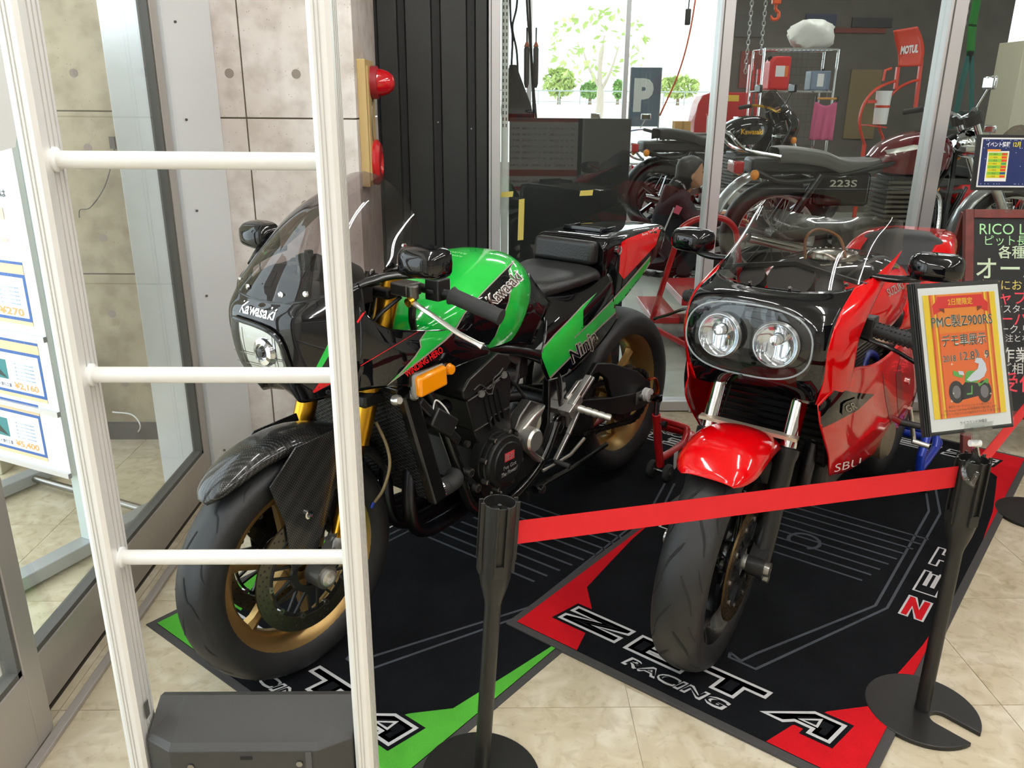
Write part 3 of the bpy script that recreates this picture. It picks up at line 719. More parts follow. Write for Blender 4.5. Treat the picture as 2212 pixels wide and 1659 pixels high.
# ============================================================ fire alarm panel on the pier
fa = thing('fire_alarm', 'cream fire alarm panel with red lamp and red push button', 'fire alarm', (-.498,3.27,1.30))
MB().box(0,.030,-.118,.085,-.220,.225).build('panel', mat('cream_steel', 'd8bb80', .4), fa, smooth=False, bevel=.002)
MB().box(.030,.034,-.085,.062,-.20,.205).build('panel_face', mat('cream_steel', 'd8bb80', .4), fa, smooth=False)
MB().lathe([(0,.03),(.058,.03),(.058,.058),(.050,.060)], (0,0,.148), (1,0,0), 28).build('lamp_base', mat('alarm_red_dark', '9a1d2a', .4), fa)
MB().lathe([(.050,.058),(.048,.075),(.040,.098),(.026,.115),(.012,.121),(0,.122)], (0,0,.148), (1,0,0), 28).build('lamp_dome', mat('alarm_red_dome', 'c20a18', .08, coat=1), fa)
MB().lathe([(0,.030),(.085,.030),(.085,.045),(.070,.058),(.045,.060),(.034,.052),(0,.052)], (0,.01,-.140), (1,0,0), 32).build('push_button', mat('alarm_red', 'c8131c', .25, coat=.6), fa)
MB().tube(curve([(.036,.0,.09),(.036,-.035,.05),(.036,-.04,-.02),(.036,-.03,-.06)],5), .0015, 6).build('chain', 'steel', fa)
# ============================================================ chalkboard and event sign
bl = thing('chalkboard', 'black chalkboard in a red-brown wooden frame covered in coloured chalk writing', 'chalkboard', (1.905,3.05,0))
bu = Vector((0,.30,.93)).normalized(); br = Vector((1,0,0))
def B_(x,y,h=0): return br*x+bu*y+br.cross(bu)*h
def bplate(x0,y0,x1,y1,h0,h1):
    m = MB(); m.prism([(x0,y0),(x1,y0),(x1,y1),(x0,y1)], h0, h1, lambda x,y,h: B_(x,y,h)); return m
wood = mat('red_brown_wood', '6b2a24', .45, noise=.2, nscale=25)
BW, B0, B1 = .60, .215, 1.035
for a in ((0,.0,.035,B1),(BW-.035,.0,BW,B1),(.035,B0-.035,BW-.035,B0),(.035,B1-.035,BW-.035,B1)): bplate(*a,-.012,.012).build('frame_bar', wood, bl, smooth=False, bevel=.002)
bplate(.035,B0,BW-.035,B1-.035,-.006,.003).build('board', mat('chalk_black', (.012,.012,.013), .6), bl, smooth=False)
for x in (.02,BW-.02): MB().bar((x,.34,.97),(x,.53,.0),.03,.02).build('rear_leg', wood, bl, smooth=False)
def chalk(nm, col, items):
    F = flat((0,0,0), br, bu)
    for t, x, y, sz, b in items:
        F = flat((0,0,0), br, bu); F.text(t, x, y, sz, .0045, bold=min(b,.008)); F.build(nm, mat('chalk_'+col, col, .7), bl, smooth=False)
chalk('green_writing', 'b6f0b0', [('RICO LAND',.062,.935,.062,.0),('ピット長おすすめ',.085,.893,.046,.0)])
chalk('pale_writing', 'dff2d2', [('各種',.14,.842,.056,.008),('オーバーホール',.05,.760,.098,.012)])
chalk('yellow_writing', 'ecd67a', [('当店におまかせ!',.062,.712,.046,.0)])
chalk('red_writing', 'f0485a', [('・キャブレター',.040,.655,.062,.008),('・ペーパー',.045,.568,.062,.008),('受付中!',.15,.300,.085,.008)])
chalk('white_writing', 'e6e6e2', [('・マスターシリンダー',.10,.618,.038,.0),('フォーク.リアショック',.075,.535,.040,.0),('※は外注となります',.085,.500,.034,.0),('作業',.15,.420,.066,.008),('ご相談',.16,.370,.05,.0)])
es = thing('event_sign', 'navy event notice with a green and yellow list in a black frame', 'sign', (1.985,3.40,1.165))
eu = Vector((0,.12,1)).normalized()
def eplate(x0,y0,x1,y1,h0,h1):
    m = MB(); m.prism([(x0,y0),(x1,y0),(x1,y1),(x0,y1)], h0, h1, lambda x,y,h: br*x+eu*y+br.cross(eu)*h); return m
eplate(-.055,-.105,.25,.112,-.010,.004).build('frame', 'blk', es, smooth=False, bevel=.001)
def eprint(nm, col, fn):
    F = flat((0,0,0), br, eu); fn(F); return F.build(nm, mat('print_'+col, col, .4), es, smooth=False)
eprint('white_margin', 'f2f3f4', lambda F: F.rect(-.040,-.093,.24,.100,.005))
eprint('navy_ground', '18285e', lambda F: F.rect(-.034,-.087,.234,.094,.0055))
eprint('title', 'ffffff', lambda F: F.textfit('イベント情報', .030, .074, .096, .021, .0062, bold=.02))
eprint('title_number', 'f4e23a', lambda F: F.textfit('12月', .105, .074, .03, .021, .0062, bold=.02))
eprint('list_tab', 'f29b2e', lambda F: F.rect(-.012,.046,.042,.055,.0066))
eprint('list_border', 'fbfbf8', lambda F: F.rect(-.010,-.070,.078,.048,.006))
for k in range(8):
    col = '8cc63f' if k%2 == 0 else 'e2d829'
    eprint('list_row', col, lambda F: F.rect(-.005,.030-.0124*k,.073,.0424-.0124*k,.0066))
    eprint('list_words', '3c4a20', lambda F: F.textfit('イベント開催日程', .016, .036-.0124*k, .032, .0055, .0071))
    eprint('list_badge', ('e8452f','e8452f','e8452f','3ba06a','e8452f','e8452f','2b4a8c','e8452f')[k], lambda F: F.rect(.049,.032-.0124*k,.070,.0405-.0124*k,.0071))
eprint('stars', 'dfe9ff', lambda F: [F.circ(random.uniform(-.032,.23),random.choice((-.08,.06,.09,random.uniform(-.08,.06))),.0016,.0059,6) for _ in range(40)])
MB().tube([(.09,.02,-.10),(.09,0,-.13),(.09,-.04,-.165)], .006, 8).box(.06,.12,-.01,.01,-.112,-.098).box(.075,.105,-.05,-.03,-.19,-.15).build('clip', 'acrylic', es)
# ============================================================ porch notice stand
ns = thing('notice_stand', 'white notice board with service price cards on a grey metal stand in the porch', 'notice board', (-1.30,2.36,0), math.atan2(.44,-.9))
# local x runs from the near post to the far post, local y towards the back
gm = mat('grey_stand_metal', 'a9acae', .4, metal=.3)
for px_ in (0,.62):
    MB().box(px_-.03,px_+.03,-.32,.30,.012,.055).build('foot', gm, ns, bevel=.003, smooth=False)
    MB().box(px_-.022,px_+.022,-.012,.012,.055,1.62).build('post', mat('stand_post_pale', 'c2cfcd', .35, metal=.2), ns, bevel=.002, smooth=False)
for y in (-.24,.22): MB().cyl((.03,y,.035),(.59,y,.035),.013,12).build('cross_tube', 'steel', ns)
nb = MB().box(-.01,.66,.012,.030,.285,1.60).build('board', 'white', ns, smooth=False)
NF = lambda: flat((0,.0305,0),(-1,0,0),(0,0,1))
def nprint(nm, col, fn):
    F = NF(); fn(F); return F.build(nm, mat('print_'+col, col, .4), nb, smooth=False)
for zz in (.285,.487,.72): MB().box(-.01,.66,.028,.040,zz-.006,zz+.010).build('shelf_rail', 'frame_alu', nb, smooth=False)
for zz, pr in ((.315,'¥5,400'),(.515,'¥2,160'),(.755,'¥270')):
    x1 = -.085 if zz < .4 else -.035; x0 = x1-.33
    nprint('card_border', '2c5fa8', lambda F: F.rect(x0,zz+.012,x1,zz+.152,.0006))
    nprint('card_face', 'fdfdfb', lambda F: F.rect(x0+.010,zz+.022,x1-.010,zz+.142,.001))
    nprint('card_band', 'f4c9a0', lambda F: (F.rect(x0,zz+.152,x1,zz+.180,.0006), F.rect(x0,zz,x1,zz+.012,.0006)))
    nprint('card_top', '2c5fa8', lambda F: F.rect(x0,zz+.180,x1,zz+.188,.0006))
    nprint('card_photo', '2d7f84', lambda F: F.rect(x1-.27,zz+.055,x1-.16,zz+.118,.0014))
    nprint('card_photo', '23302e', lambda F: F.poly([(x1-.265,zz+.11),(x1-.22,zz+.105),(x1-.18,zz+.07),(x1-.165,zz+.058),(x1-.22,zz+.07)], .0018))
    nprint('card_words', '5a86bb', lambda F: [F.textfit('工賃込みの特別価格', x1-.085, zz+.110-.012*k, .10, .006, .0014) for k in range(5)])
    nprint('card_title', '2b3d66', lambda F: F.textfit('セット割引工賃', x1-.195, zz+.036, .085, .013, .0014, bold=.01))
    nprint('card_price', 'f0a35e', lambda F: F.textfit(pr, x1-.085, zz+.038, .11, .024, .0014, bold=.03))
nprint('card_heading', '3a4048', lambda F: F.textfit('レンタルケースカードは', -.20, 1.135, .30, .022, .0008, bold=.01))
nprint('card_figures', 'f3c3ac', lambda F: (F.textfit('12,1', -.20, 1.075, .25, .04, .0008, bold=.02), F.textfit('45,', -.20, 1.015, .25, .04, .0008, bold=.02)))
# cables in the porch
tag(MB().tube(curve([px_y(247,318,3.30),px_y(243,345,3.295),px_y(225,405,3.295),px_y(195,448,3.295),px_y(173,453,3.295),px_y(171,470,3.295)],6), .0022, 6).build('cable', 'gasket'), 'thin dark cable looping down the porch concrete wall', 'cable')
tag(MB().box(-.010,.010,-.006,.006,-.022,.022).build('cable_box', 'gasket'), 'small dark junction box on the porch concrete wall', 'junction box').location = px_y(243,308,3.302)
tag(MB().tube(curve([px_y(243,890,3.285),px_y(285,896,3.27),px_y(303,920,3.22),px_f(290,938,.004),px_f(248,942,.004)],6), .003, 6).build('white_cable', 'white'), 'white cable looping over the porch skirting', 'cable')

# paper notice taped on the door glass and a low cabinet in the porch
np_ = [px_x(x,y,-1.081) for x,y in ((-30,66),(46,72),(44,215),(33,318),(-30,335))]
tag(MB().prism([(p.y,p.z) for p in np_], -1.0815, -1.0805, lambda x,y,h: (h,x,y)).build('paper_notice', 'whitepaint', smooth=False), 'white paper notice taped to the glass door above the price cards', 'notice')
pc_ = thing('cabinet', 'low cream steel cabinet standing behind the notice stand in the porch', 'cabinet', (-2.16,3.10,0))
MB().box(-.25,.25,-.16,.16,0,.55).build('body', mat('porch_cream_steel', 'c4bda6', .5), pc_, bevel=.004, smooth=False)
for z in (.05,.21,.37): 
    d_ = MB().box(-.23,.23,-.168,-.160,z,z+.145).build('drawer', mat('porch_cream_steel', 'c4bda6', .5), pc_, bevel=.003, smooth=False); MB().box(-.05,.05,-.178,-.168,z+.10,z+.112).build('handle', 'steel', d_, smooth=False)
# ============================================================ motorcycles: shared pieces (local x forward, y left, z up)
def bike_px(F, ang):
    U = Vector((math.cos(ang),math.sin(ang),0)); V = Vector((-U.y,U.x,0)); F = Vector((F[0],F[1],0)); C0 = Vector((0,0,EYE))
    def f(px, py, v):
        r = px_ray(px, py); t = (F+V*v-C0).dot(V)/r.dot(V); P = C0+r*t
        return Vector(((P-F).dot(U), v, P.z))
    return f
def zoomf(f, x0, y0, k=3.95):
    def g(pts, v): return [f(x0+x/k, y0+y/k, v) for x, y in pts]
    return g
def uz(P): return [(p[0],p[2]) for p in P]
def slab(poly, v0, v1):
    """side-view outline (u,z) made v0..v1 thick"""
    return MB().prism(poly, v0, v1, lambda x,y,h: (x,h,y))
def ring_pts(c, r, n, a0=0, ax='y'):
    return [Vector((c[0]+r*math.cos(a0+2*math.pi*i/n), c[1], c[2]+r*math.sin(a0+2*math.pi*i/n))) for i in range(n)]
def tyre_prof(R, w, rim):
    k = R-rim
    P = [(rim-.004,-w*.72),(rim+.004,-w*.84),(rim+k*.30,-w*.98),(rim+k*.52,-w)]
    for a in (70,55,40,25,10): P.append((R-k*.48*(1-math.cos(math.radians(a))), -w*math.sin(math.radians(a))/math.sin(math.radians(78))))
    P.append((R,0)); return P+[(r,-y) for r,y in P[:-1][::-1]]
def tread_surface(R, w, rim, c):
    k = R-rim
    def f(th, s, off=.0006):
        """s in -1..1 across the tread"""
        a = s*math.radians(76); r = R-k*.48*(1-math.cos(a))+off; y = w*math.sin(a)/math.sin(math.radians(78))*(1+off/w)
        return Vector((c[0]+r*math.cos(th), c[1]+y, c[2]+r*math.sin(th)))
    return f
def groove_strip(mb, f, pts, wd, n=5):
    P = [Vector((p[0],p[1])) for p in crom([(a,b) for a,b in pts], n)]
    rows = []
    for i, p in enumerate(P):
        t = P[min(i+1,len(P)-1)]-P[max(i-1,0)]; q = i/(len(P)-1); ww = wd*(.35+.65*math.sin(math.pi*min(max(q,.12),.88)))
        t = Vector((t.x*.3,t.y*.06)).normalized(); nn = Vector((-t.y/.3,t.x/.06))*ww*.5
        rows.append([f(p.x+nn.x,p.y+nn.y), f(p.x-nn.x,p.y-nn.y)])
    mb.grid(rows)
def wheel(parent, c, R, w, rim, rm, spokes=6, grooves=None, disc=0, twin=False, name='front_wheel', dm='disc'):
    wv = [c[0],c[1],c[2]]; c = Vector(c)
    ty = MB().lathe(tyre_prof(R,w,rim), c, (0,1,0), 72).build(name.replace('wheel','tyre'), 'rubber', parent, ang=60)
    if grooves:
        g = MB(); f = tread_surface(R,w,rim,c); grooves(g, f); o = g.build('tread_grooves', 'groove', ty, ang=80); o['kind'] = 'stuff'
    W_ = w*.80
    pr = [(rim-.010,-W_*.85),(rim+.003,-W_),(rim+.003,-W_+.006),(rim-.012,-W_*.66),(rim-.024,-W_*.45),(rim-.026,0),(rim-.024,W_*.45),(rim-.012,W_*.66),(rim+.003,W_-.006),(rim+.003,W_),(rim-.010,W_*.85),(rim-.030,W_*.5),(rim-.040,W_*.25),(rim-.040,-W_*.25),(rim-.030,-W_*.5)]
    ri = MB().lathe(pr, c, (0,1,0), 64, closed=True).build('rim', rm, parent, ang=50)
    hub = MB().lathe([(.018,-W_*.8),(.040,-W_*.8),(.040,-W_*.45),(.032,-.01),(.032,.01),(.040,W_*.45),(.040,W_*.8),(.018,W_*.8)], c, (0,1,0), 28).build('hub', rm, parent)
    for i in range(spokes):
        a = 2*math.pi*i/spokes+.35; s = MB(); rows = []
        for rr, hw, th in ((.030,.020,.026),(.08,.013,.020),(rim-.06,.011,.016),(rim-.033,.020,.018)):
            d = Vector((math.cos(a),0,math.sin(a))); t = Vector((-d.z,0,d.x)); p = c+d*rr
            rows.append([p+t*hw+Vector((0,th*.6,0)),p+Vector((0,th,0)),p-t*hw+Vector((0,th*.6,0)),p-t*hw-Vector((0,th*.6,0)),p-Vector((0,th,0)),p+t*hw-Vector((0,th*.6,0))])
        s.grid(rows, cu=True).build('spoke', rm, ri, ang=40)
    if disc:
        for sd in ((-1,1) if twin else (1,)):
            y = c.y+sd*.070
            d = MB().lathe([(disc-.036,-.0025),(disc,-.0025),(disc,.0025),(disc-.036,.0025)], (c.x,y,c.z), (0,1,0), 64, closed=True).build('brake_disc', dm, parent, ang=40)
            h = MB(); nh = 36
            for k in range(nh):
                for q, rr in ((0,disc-.008),(1,disc-.017),(2,disc-.027)):
                    a = 2*math.pi*(k+q*.33)/nh; p = Vector((c.x+rr*math.cos(a),y,c.z+rr*math.sin(a)))
                    h.cyl(p-Vector((0,.0029,0)),p+Vector((0,.0029,0)),.0028,6)
            o = h.build('disc_holes', 'groove', d, smooth=False); o['kind'] = 'stuff'
            sp = MB().lathe([(.042,-.004),(.058,-.004),(.058,.004),(.042,.004)], (c.x,y,c.z), (0,1,0), 32, closed=True)
            sp.lathe([(disc-.046,-.003),(disc-.040,-.003),(disc-.040,.003),(disc-.046,.003)], (c.x,y,c.z), (0,1,0), 48, closed=True)
            for k in range(10):
                a = 2*math.pi*k/10
                for q in (-.22,.22):
                    p0 = Vector((c.x+.052*math.cos(a),y,c.z+.052*math.sin(a))); p1 = Vector((c.x+(disc-.042)*math.cos(a+q),y,c.z+(disc-.042)*math.sin(a+q)))
                    sp.bar(p0,p1,.006,.006,up=(0,1,0))
            sp.build('disc_carrier', 'blk_metal', d, ang=40)
            for k in range(10):
                a = 2*math.pi*k/10; p = Vector((c.x+(disc-.040)*math.cos(a),y,c.z+(disc-.040)*math.sin(a)))
                MB().lathe([(.0025,-.006),(.0075,-.006),(.0075,.006),(.0025,.006)], p, (0,1,0), 12, closed=True).build('disc_pin', 'steel', d)
    return ty
def bolt(p, ax, r, h, m, parent, name='bolt', n=6):
    ax = Vector(ax).normalized(); p = Vector(p)
    return MB().lathe([(0,h),(r*.5,h),(r*.5,h*.55),(r*.55,h*.55) if False else (r*.6,h),(r,h*.92),(r,0),(0,0)], p, ax, 12).build(name, m, parent)
def chain(parent, path, name='chain'):
    """drive chain: side plates link by link"""
    P = [Vector(p) for p in path]; L = [0]
    for i in range(1,len(P)): L.append(L[-1]+(P[i]-P[i-1]).length)
    def at(s):
        for i in range(1,len(P)):
            if s <= L[i]: return P[i-1].lerp(P[i],(s-L[i-1])/(L[i]-L[i-1]))
        return P[-1]
    mb = MB(); s = 0; k = 0
    while s+.016 < L[-1]:
        a, b = at(s), at(s+.016); d = .006 if k%2 else .0085
        mb.bar(a+Vector((0,d,0)),b+Vector((0,d,0)),.0022,.014,up=(0,0,1)); mb.bar(a-Vector((0,d,0)),b-Vector((0,d,0)),.0022,.014)
        mb.cyl(a-Vector((0,.010,0)),a+Vector((0,.010,0)),.0045,6)
        s += .016; k += 1
    o = mb.build(name, mat('oiled_chain', (.03,.028,.025), .4, metal=.8), parent, smooth=False); o['kind'] = 'stuff'; return o
def sprocket(parent, c, r, teeth=42, m='blk_metal'):
    P = []
    for i in range(teeth*2):
        a = math.pi*i/teeth; rr = r+.004 if i%2 else r-.004; P.append((rr*math.cos(a),rr*math.sin(a)))
    I = [((r-.022)*math.cos(2*math.pi*i/48),(r-.022)*math.sin(2*math.pi*i/48)) for i in range(48)]
    mb = MB()
    n = teeth*2
    for i in range(n):
        j = (i+1)%n; a, b = P[i], P[j]; q = lambda t: ((r-.022)*math.cos(math.pi*t/teeth),(r-.022)*math.sin(math.pi*t/teeth))
        c0, c1 = q(i), q(i+1)
        for y in (-.003,.003): mb.add([(c[0]+x,c[1]+y,c[2]+z) for x,z in (a,b,c1,c0)], [(0,1,2,3)])
        mb.add([(c[0]+x,c[1]+y,c[2]+z) for y in (-.003,.003) for x,z in (a,b)], [(0,1,3,2)]); mb.add([(c[0]+x,c[1]+y,c[2]+z) for y in (-.003,.003) for x,z in (c0,c1)], [(0,1,3,2)])
    for k in range(6):
        a = k*math.pi/3; mb.bar((c[0]+.03*math.cos(a),c[1],c[2]+.03*math.sin(a)),(c[0]+(r-.02)*math.cos(a),c[1],c[2]+(r-.02)*math.sin(a)),.016,.006,up=(0,1,0))
    mb.lathe([(.02,-.004),(.036,-.004),(.036,.004),(.02,.004)], c, (0,1,0), 24, closed=True)
    return mb.build('sprocket', m, parent, ang=30)
def mirror_pod(parent, c, size, m, tip, arm, side, yaw=0):
    """mirror housing: rounded wedge, deep at the front, open glass at the back; arm is a list of points"""
    sx, sy, sz = size; rows = []
    for t, k in ((1.0,.30),(.85,.62),(.55,.86),(.2,.97),(-.25,1),(-.5,.98)):
        row = []
        for i in range(20):
            a = 2*math.pi*i/20; ca, sa = math.cos(a), math.sin(a); e = .55
            row.append(Vector((t*sx, math.copysign(abs(ca)**e,ca)*sy*k, math.copysign(abs(sa)**e,sa)*sz*k)))
        rows.append(row)
    Rz = Matrix.Rotation(yaw,3,'Z'); rows = [[Rz @ p + Vector(c) for p in r] for r in rows]
    mb = MB().grid(rows, cu=True); mb.add(rows[0],[tuple(range(20))])
    h = mb.build('mirror_housing', m, parent, ang=50)
    MB().add([p+(Rz @ Vector((-.001,0,0)))*-1 for p in rows[-1]],[tuple(range(20))]).build('mirror_glass', 'chrome', h)
    MB().tube(curve(arm,5), [.0125-.004*abs(i/(5*(len(arm)-1))-.5) for i in range(5*(len(arm)-1)+1)], 12, flat=.75).build('mirror_arm', 'blk_gloss', h)
    return h
# ============================================================ green and black motorcycle
A1 = math.radians(231); F1 = (-.505,1.808)
K = thing('motorcycle', 'black and green sport motorcycle with gold wheels and forks, a red panel on its tail', 'motorcycle', (F1[0],F1[1],.0045), A1)
q1 = bike_px(F1, A1); z7 = zoomf(q1,900,400); z6 = zoomf(q1,480,400); z3 = zoomf(q1,760,740); z4_ = zoomf(q1,1040,700); z2 = zoomf(q1,380,800); zF = zoomf(q1,700,660,7.9)
_U1 = Vector((math.cos(A1),math.sin(A1),0)); _V1 = Vector((-_U1.y,_U1.x,0))
_cw = Vector((0,0,EYE))-Vector((F1[0],F1[1],.0)); _cam1 = Vector((_cw.dot(_U1),_cw.dot(_V1),_cw.z))
def cam1(x, y):
    r = px_ray(x*1000, y*1000); return (_cam1, Vector((r.dot(_U1),r.dot(_V1),r.z)))
def zp(x0, y0, k): return lambda pts: [((x0+x/k)/1000,(y0+y/k)/1000) for x,y in pts]
c7, c6, cF, c2 = zp(900,400,3.95), zp(480,400,3.95), zp(700,660,7.9), zp(380,800,3.95); cT = zp(900,520,7.9)
def px_text(s, p0, p1, hgt, **k):
    A = Vector((p0[0]/1000,p0[1]/1000)); B = Vector((p1[0]/1000,p1[1]/1000)); d = (B-A); L_ = d.length; c, sn = d.x/L_, d.y/L_
    vs, fs = text_fit(s, L_, hgt/1000, **k); m = (A+B)/2
    return ([(m.x+x*c+y*sn, m.y+x*sn-y*c) for x,y in vs], fs)
def side1(x, y): return ((x,.6,y),(0,-1,0))
# wheels
def gr1(g, f):
    for k in range(9):
        a = 2*math.pi*k/9
        groove_strip(g, f, [(a,.62),(a+.10,.40),(a+.13,.22),(a+.23,.10),(a+.30,.02)], .0045)
        groove_strip(g, f, [(a+.35,-.62),(a+.45,-.40),(a+.48,-.22),(a+.58,-.10),(a+.65,-.02)], .0045)
        groove_strip(g, f, [(a+.30,.80),(a+.36,.62),(a+.44,.55)], .0035); groove_strip(g, f, [(a+.1,-.80),(a+.16,-.62),(a+.24,-.55)], .0035)
wheel(K, (0,0,.300), .300, .060, .222, M['goldrim'], 6, gr1, .158, True)
RA = Vector((-1.49,0,.345))
wheel(K, RA, .318, .092, .226, M['goldrim'], 6, None, .11, False, 'rear_wheel')
fk = [q1(*p) for p in ((845,640,.105),(800,880,.105),(730,1190,.105))]
f0 = Vector((-.052,0,.342)); fd = Vector((-.354,0,1)).normalized()
def fpt(z, v): return Vector((-.052-.354*(z-.342), v, z))
for s in (-1,1):
    v = .105*s
    ft = MB().cyl(fpt(.595,v),fpt(.985,v),.0275,24).build('fork_tube', 'gold', K)
    MB().cyl(fpt(.33,v),fpt(.60,v),.0205,20).build('fork_slider', mat('gold_slider', 'b07f24', .18, metal=1), K)
    foot = MB().lathe([(0,.0),(.026,0),(.028,.055),(.024,.065),(0,.065)], fpt(.315,v), fd, 20)
    foot.cyl((0,v-.022,.300),(0,v+.026,.300),.030,20).bar((0,v,.300),fpt(.36,v),.036,.036).bar((-.02,v,.33),(-.085,v,.40),.022,.04)
    fo = foot.build('fork_foot', 'alu_dark', K, ang=40)
    MB().lathe([(.008,.0),(.021,0),(.021,.010),(.017,.012),(.012,.012),(.010,.004),(.0,.004)], (0,v+s*.026,.300), (0,s,0), 20).build('axle_nut', 'alu', fo)
    bolt((-.015,v+s*.018,.335),(0,s,0),.006,.012,M['gold'],fo,'clamp_bolt')
    MB().box(-.125,-.06,v-.05*s-.020,v-.05*s+.020,.36,.47, Matrix.Rotation(.34,3,'Y')).build('brake_caliper', 'blk_metal', K, bevel=.008)
MB().bar(fpt(.705,-.135),fpt(.705,.135),.075,.035).build('lower_yoke', 'blk_metal', K, bevel=.008)
MB().bar(fpt(.952,-.140),fpt(.952,.140),.085,.026).build('top_yoke', 'blk_metal', K, bevel=.006)
MB().cyl(fpt(.69,0)+Vector((-.05,0,0)),fpt(.97,0)+Vector((-.05,0,0)),.030,16).build('steering_head', 'blk_gloss', K)
# carbon front mudguard
rows = []
for th, hw, rc, re in ((48,.016,.334,.330),(52,.040,.345,.330),(60,.056,.351,.326),(75,.064,.353,.320),(95,.068,.354,.316),(118,.068,.352,.312),(140,.066,.348,.312),(158,.062,.343,.312)):
    t = math.radians(th); row = []
    for k in range(-6,7):
        s = k/6; r = rc-(rc-re)*abs(s)**2.2-.004*(abs(s)>.99); row.append(Vector((r*math.cos(t), hw*math.sin(s*1.25)/math.sin(1.25)*1.0, .300+r*math.sin(t))))
    rows.append(row)
mg = MB().grid(patch(rows,1,5)); fe = mg.build('front_mudguard', 'carbon', K, ang=60, solid=.003)
for s in (-1,1):
    G = [(.100,.560),(.02,.632),(-.105,.640),(-.120,.585),(-.070,.45),(-.012,.338),(.060,.322),(.066,.45)]
    slab(G, s*.076, s*.0805).build('fork_guard', 'carbon', fe, bevel=.0015)
    bolt((.005,s*.0805,.455),(0,s,0),.011,.008,M['chrome'],fe)
# --- cowl
cw = [[(.022,0,.965),(.022,.05,.966),(.008,.105,.973),(-.034,.155,.986),(-.070,.180,.998),(-.100,.195,1.008)],
      [(.046,0,.935),(.046,.05,.935),(.034,.108,.932),(-.022,.165,.932),(-.062,.192,.938),(-.098,.207,.946)],
      [(.044,0,.860),(.044,.05,.860),(.034,.106,.862),(-.018,.168,.866),(-.060,.198,.870),(-.104,.214,.878)],
      [(.024,0,.790),(.026,.05,.790),(.022,.096,.795),(-.022,.160,.804),(-.066,.198,.814),(-.112,.217,.826)],
      [(-.020,0,.742),(-.012,.04,.738),(-.010,.075,.730),(-.040,.135,.748),(-.080,.184,.766),(-.120,.211,.776)]]
cwm = MB().grid(patch(cw,7,7)); cwm.mirror()
cowl = cwm.build('nose_cowl', 'black_paint', K, ang=60, solid=.003)
# side cowl: from the cut-out round the fork back under the tank
sc_ = [[(-.085,.200,.960),(-.108,.212,.930),(-.145,.220,.904),(-.200,.225,.888),(-.270,.226,.873),(-.360,.225,.855),(-.430,.222,.822),(-.497,.220,.782)],
       [(-.080,.206,.900),(-.115,.222,.882),(-.155,.230,.866),(-.210,.236,.852),(-.280,.238,.840),(-.360,.236,.826),(-.430,.232,.800),(-.498,.226,.775)],
       [(-.075,.204,.83),(-.115,.222,.822),(-.16,.234,.814),(-.22,.241,.806),(-.285,.243,.800),(-.36,.241,.796),(-.43,.236,.785),(-.498,.229,.769)],
       [(-.075,.190,.765),(-.11,.212,.768),(-.155,.228,.764),(-.208,.236,.752),(-.27,.240,.757),(-.36,.239,.765),(-.43,.235,.765),(-.495,.229,.762)]]
scm = MB().grid(patch(sc_,6,6)); scm.mirror(); side = scm.build('side_cowl', 'black_paint', K, ang=60, solid=.003)
bc = bvh_of(cwm, scm)
dn = lambda nm, m, polys, off=.0008, st=.010: decal(bc, polys, m, nm, side, cam1, off, st)
dn('green_flash', M['green_paint'], [c6([(1745,1262),(1860,1262),(1985,1240),(1900,1330),(1560,1600),(1440,1690),(1510,1640),(1650,1480),(1700,1400),(1690,1340)])])
dn('silver_line', M['silverline'], [c6([(1985,1240),(2005,1248),(1905,1345),(1565,1612),(1400,1730),(1440,1690),(1560,1600),(1900,1330)])], .0012)
dn('silver_line', M['silverline'], [c6([(1745,1262),(1690,1340),(1700,1400),(1650,1480),(1510,1640),(1500,1635),(1640,1475),(1690,1400),(1680,1340),(1735,1262)])], .0012)
dn('red_line', M['redline'], [cF([(1610,468),(1630,465),(630,1064),(616,1058)])], .0009)
dn('red_line', M['redline'], [cF([(720,70),(738,92),(575,340),(555,310)])], .0009)
dn('red_line', M['redline'], [c2([(1168,194),(1240,100),(1256,100),(1200,180),(1345,105),(1345,120),(1180,208)])], .0009)
dn('green_flash', M['green_paint'], [c6([(925,1330),(800,1575),(770,1640),(850,1575),(935,1430)])])
def place_text(s, p0, p1, hgt, v, **k):
    """lettering between two pixels on the plane y = v: list for decal()"""
    a, b = q1(*p0,v), q1(*p1,v); A = Vector((a.x,a.z)); B = Vector((b.x,b.z)); d = B-A
    vs, fs = text_fit(s, d.length, hgt, **k); c, sn = d.x/d.length, d.y/d.length; m = (A+B)/2; up = Vector((-sn,c)); 
    fl = 1
    if c < 0: fl = -1
    return ([(m.x+x*c+(-1 if c < 0 else 1)*y*-sn, m.y+x*sn+(-1 if c < 0 else 1)*y*c) for x,y in vs], fs)
dn('winding_lettering', M['redline'], [px_text('WINDING HERO', (876,813), (955,758), 14, bold=.03, shear=.25)], .0014, 0)
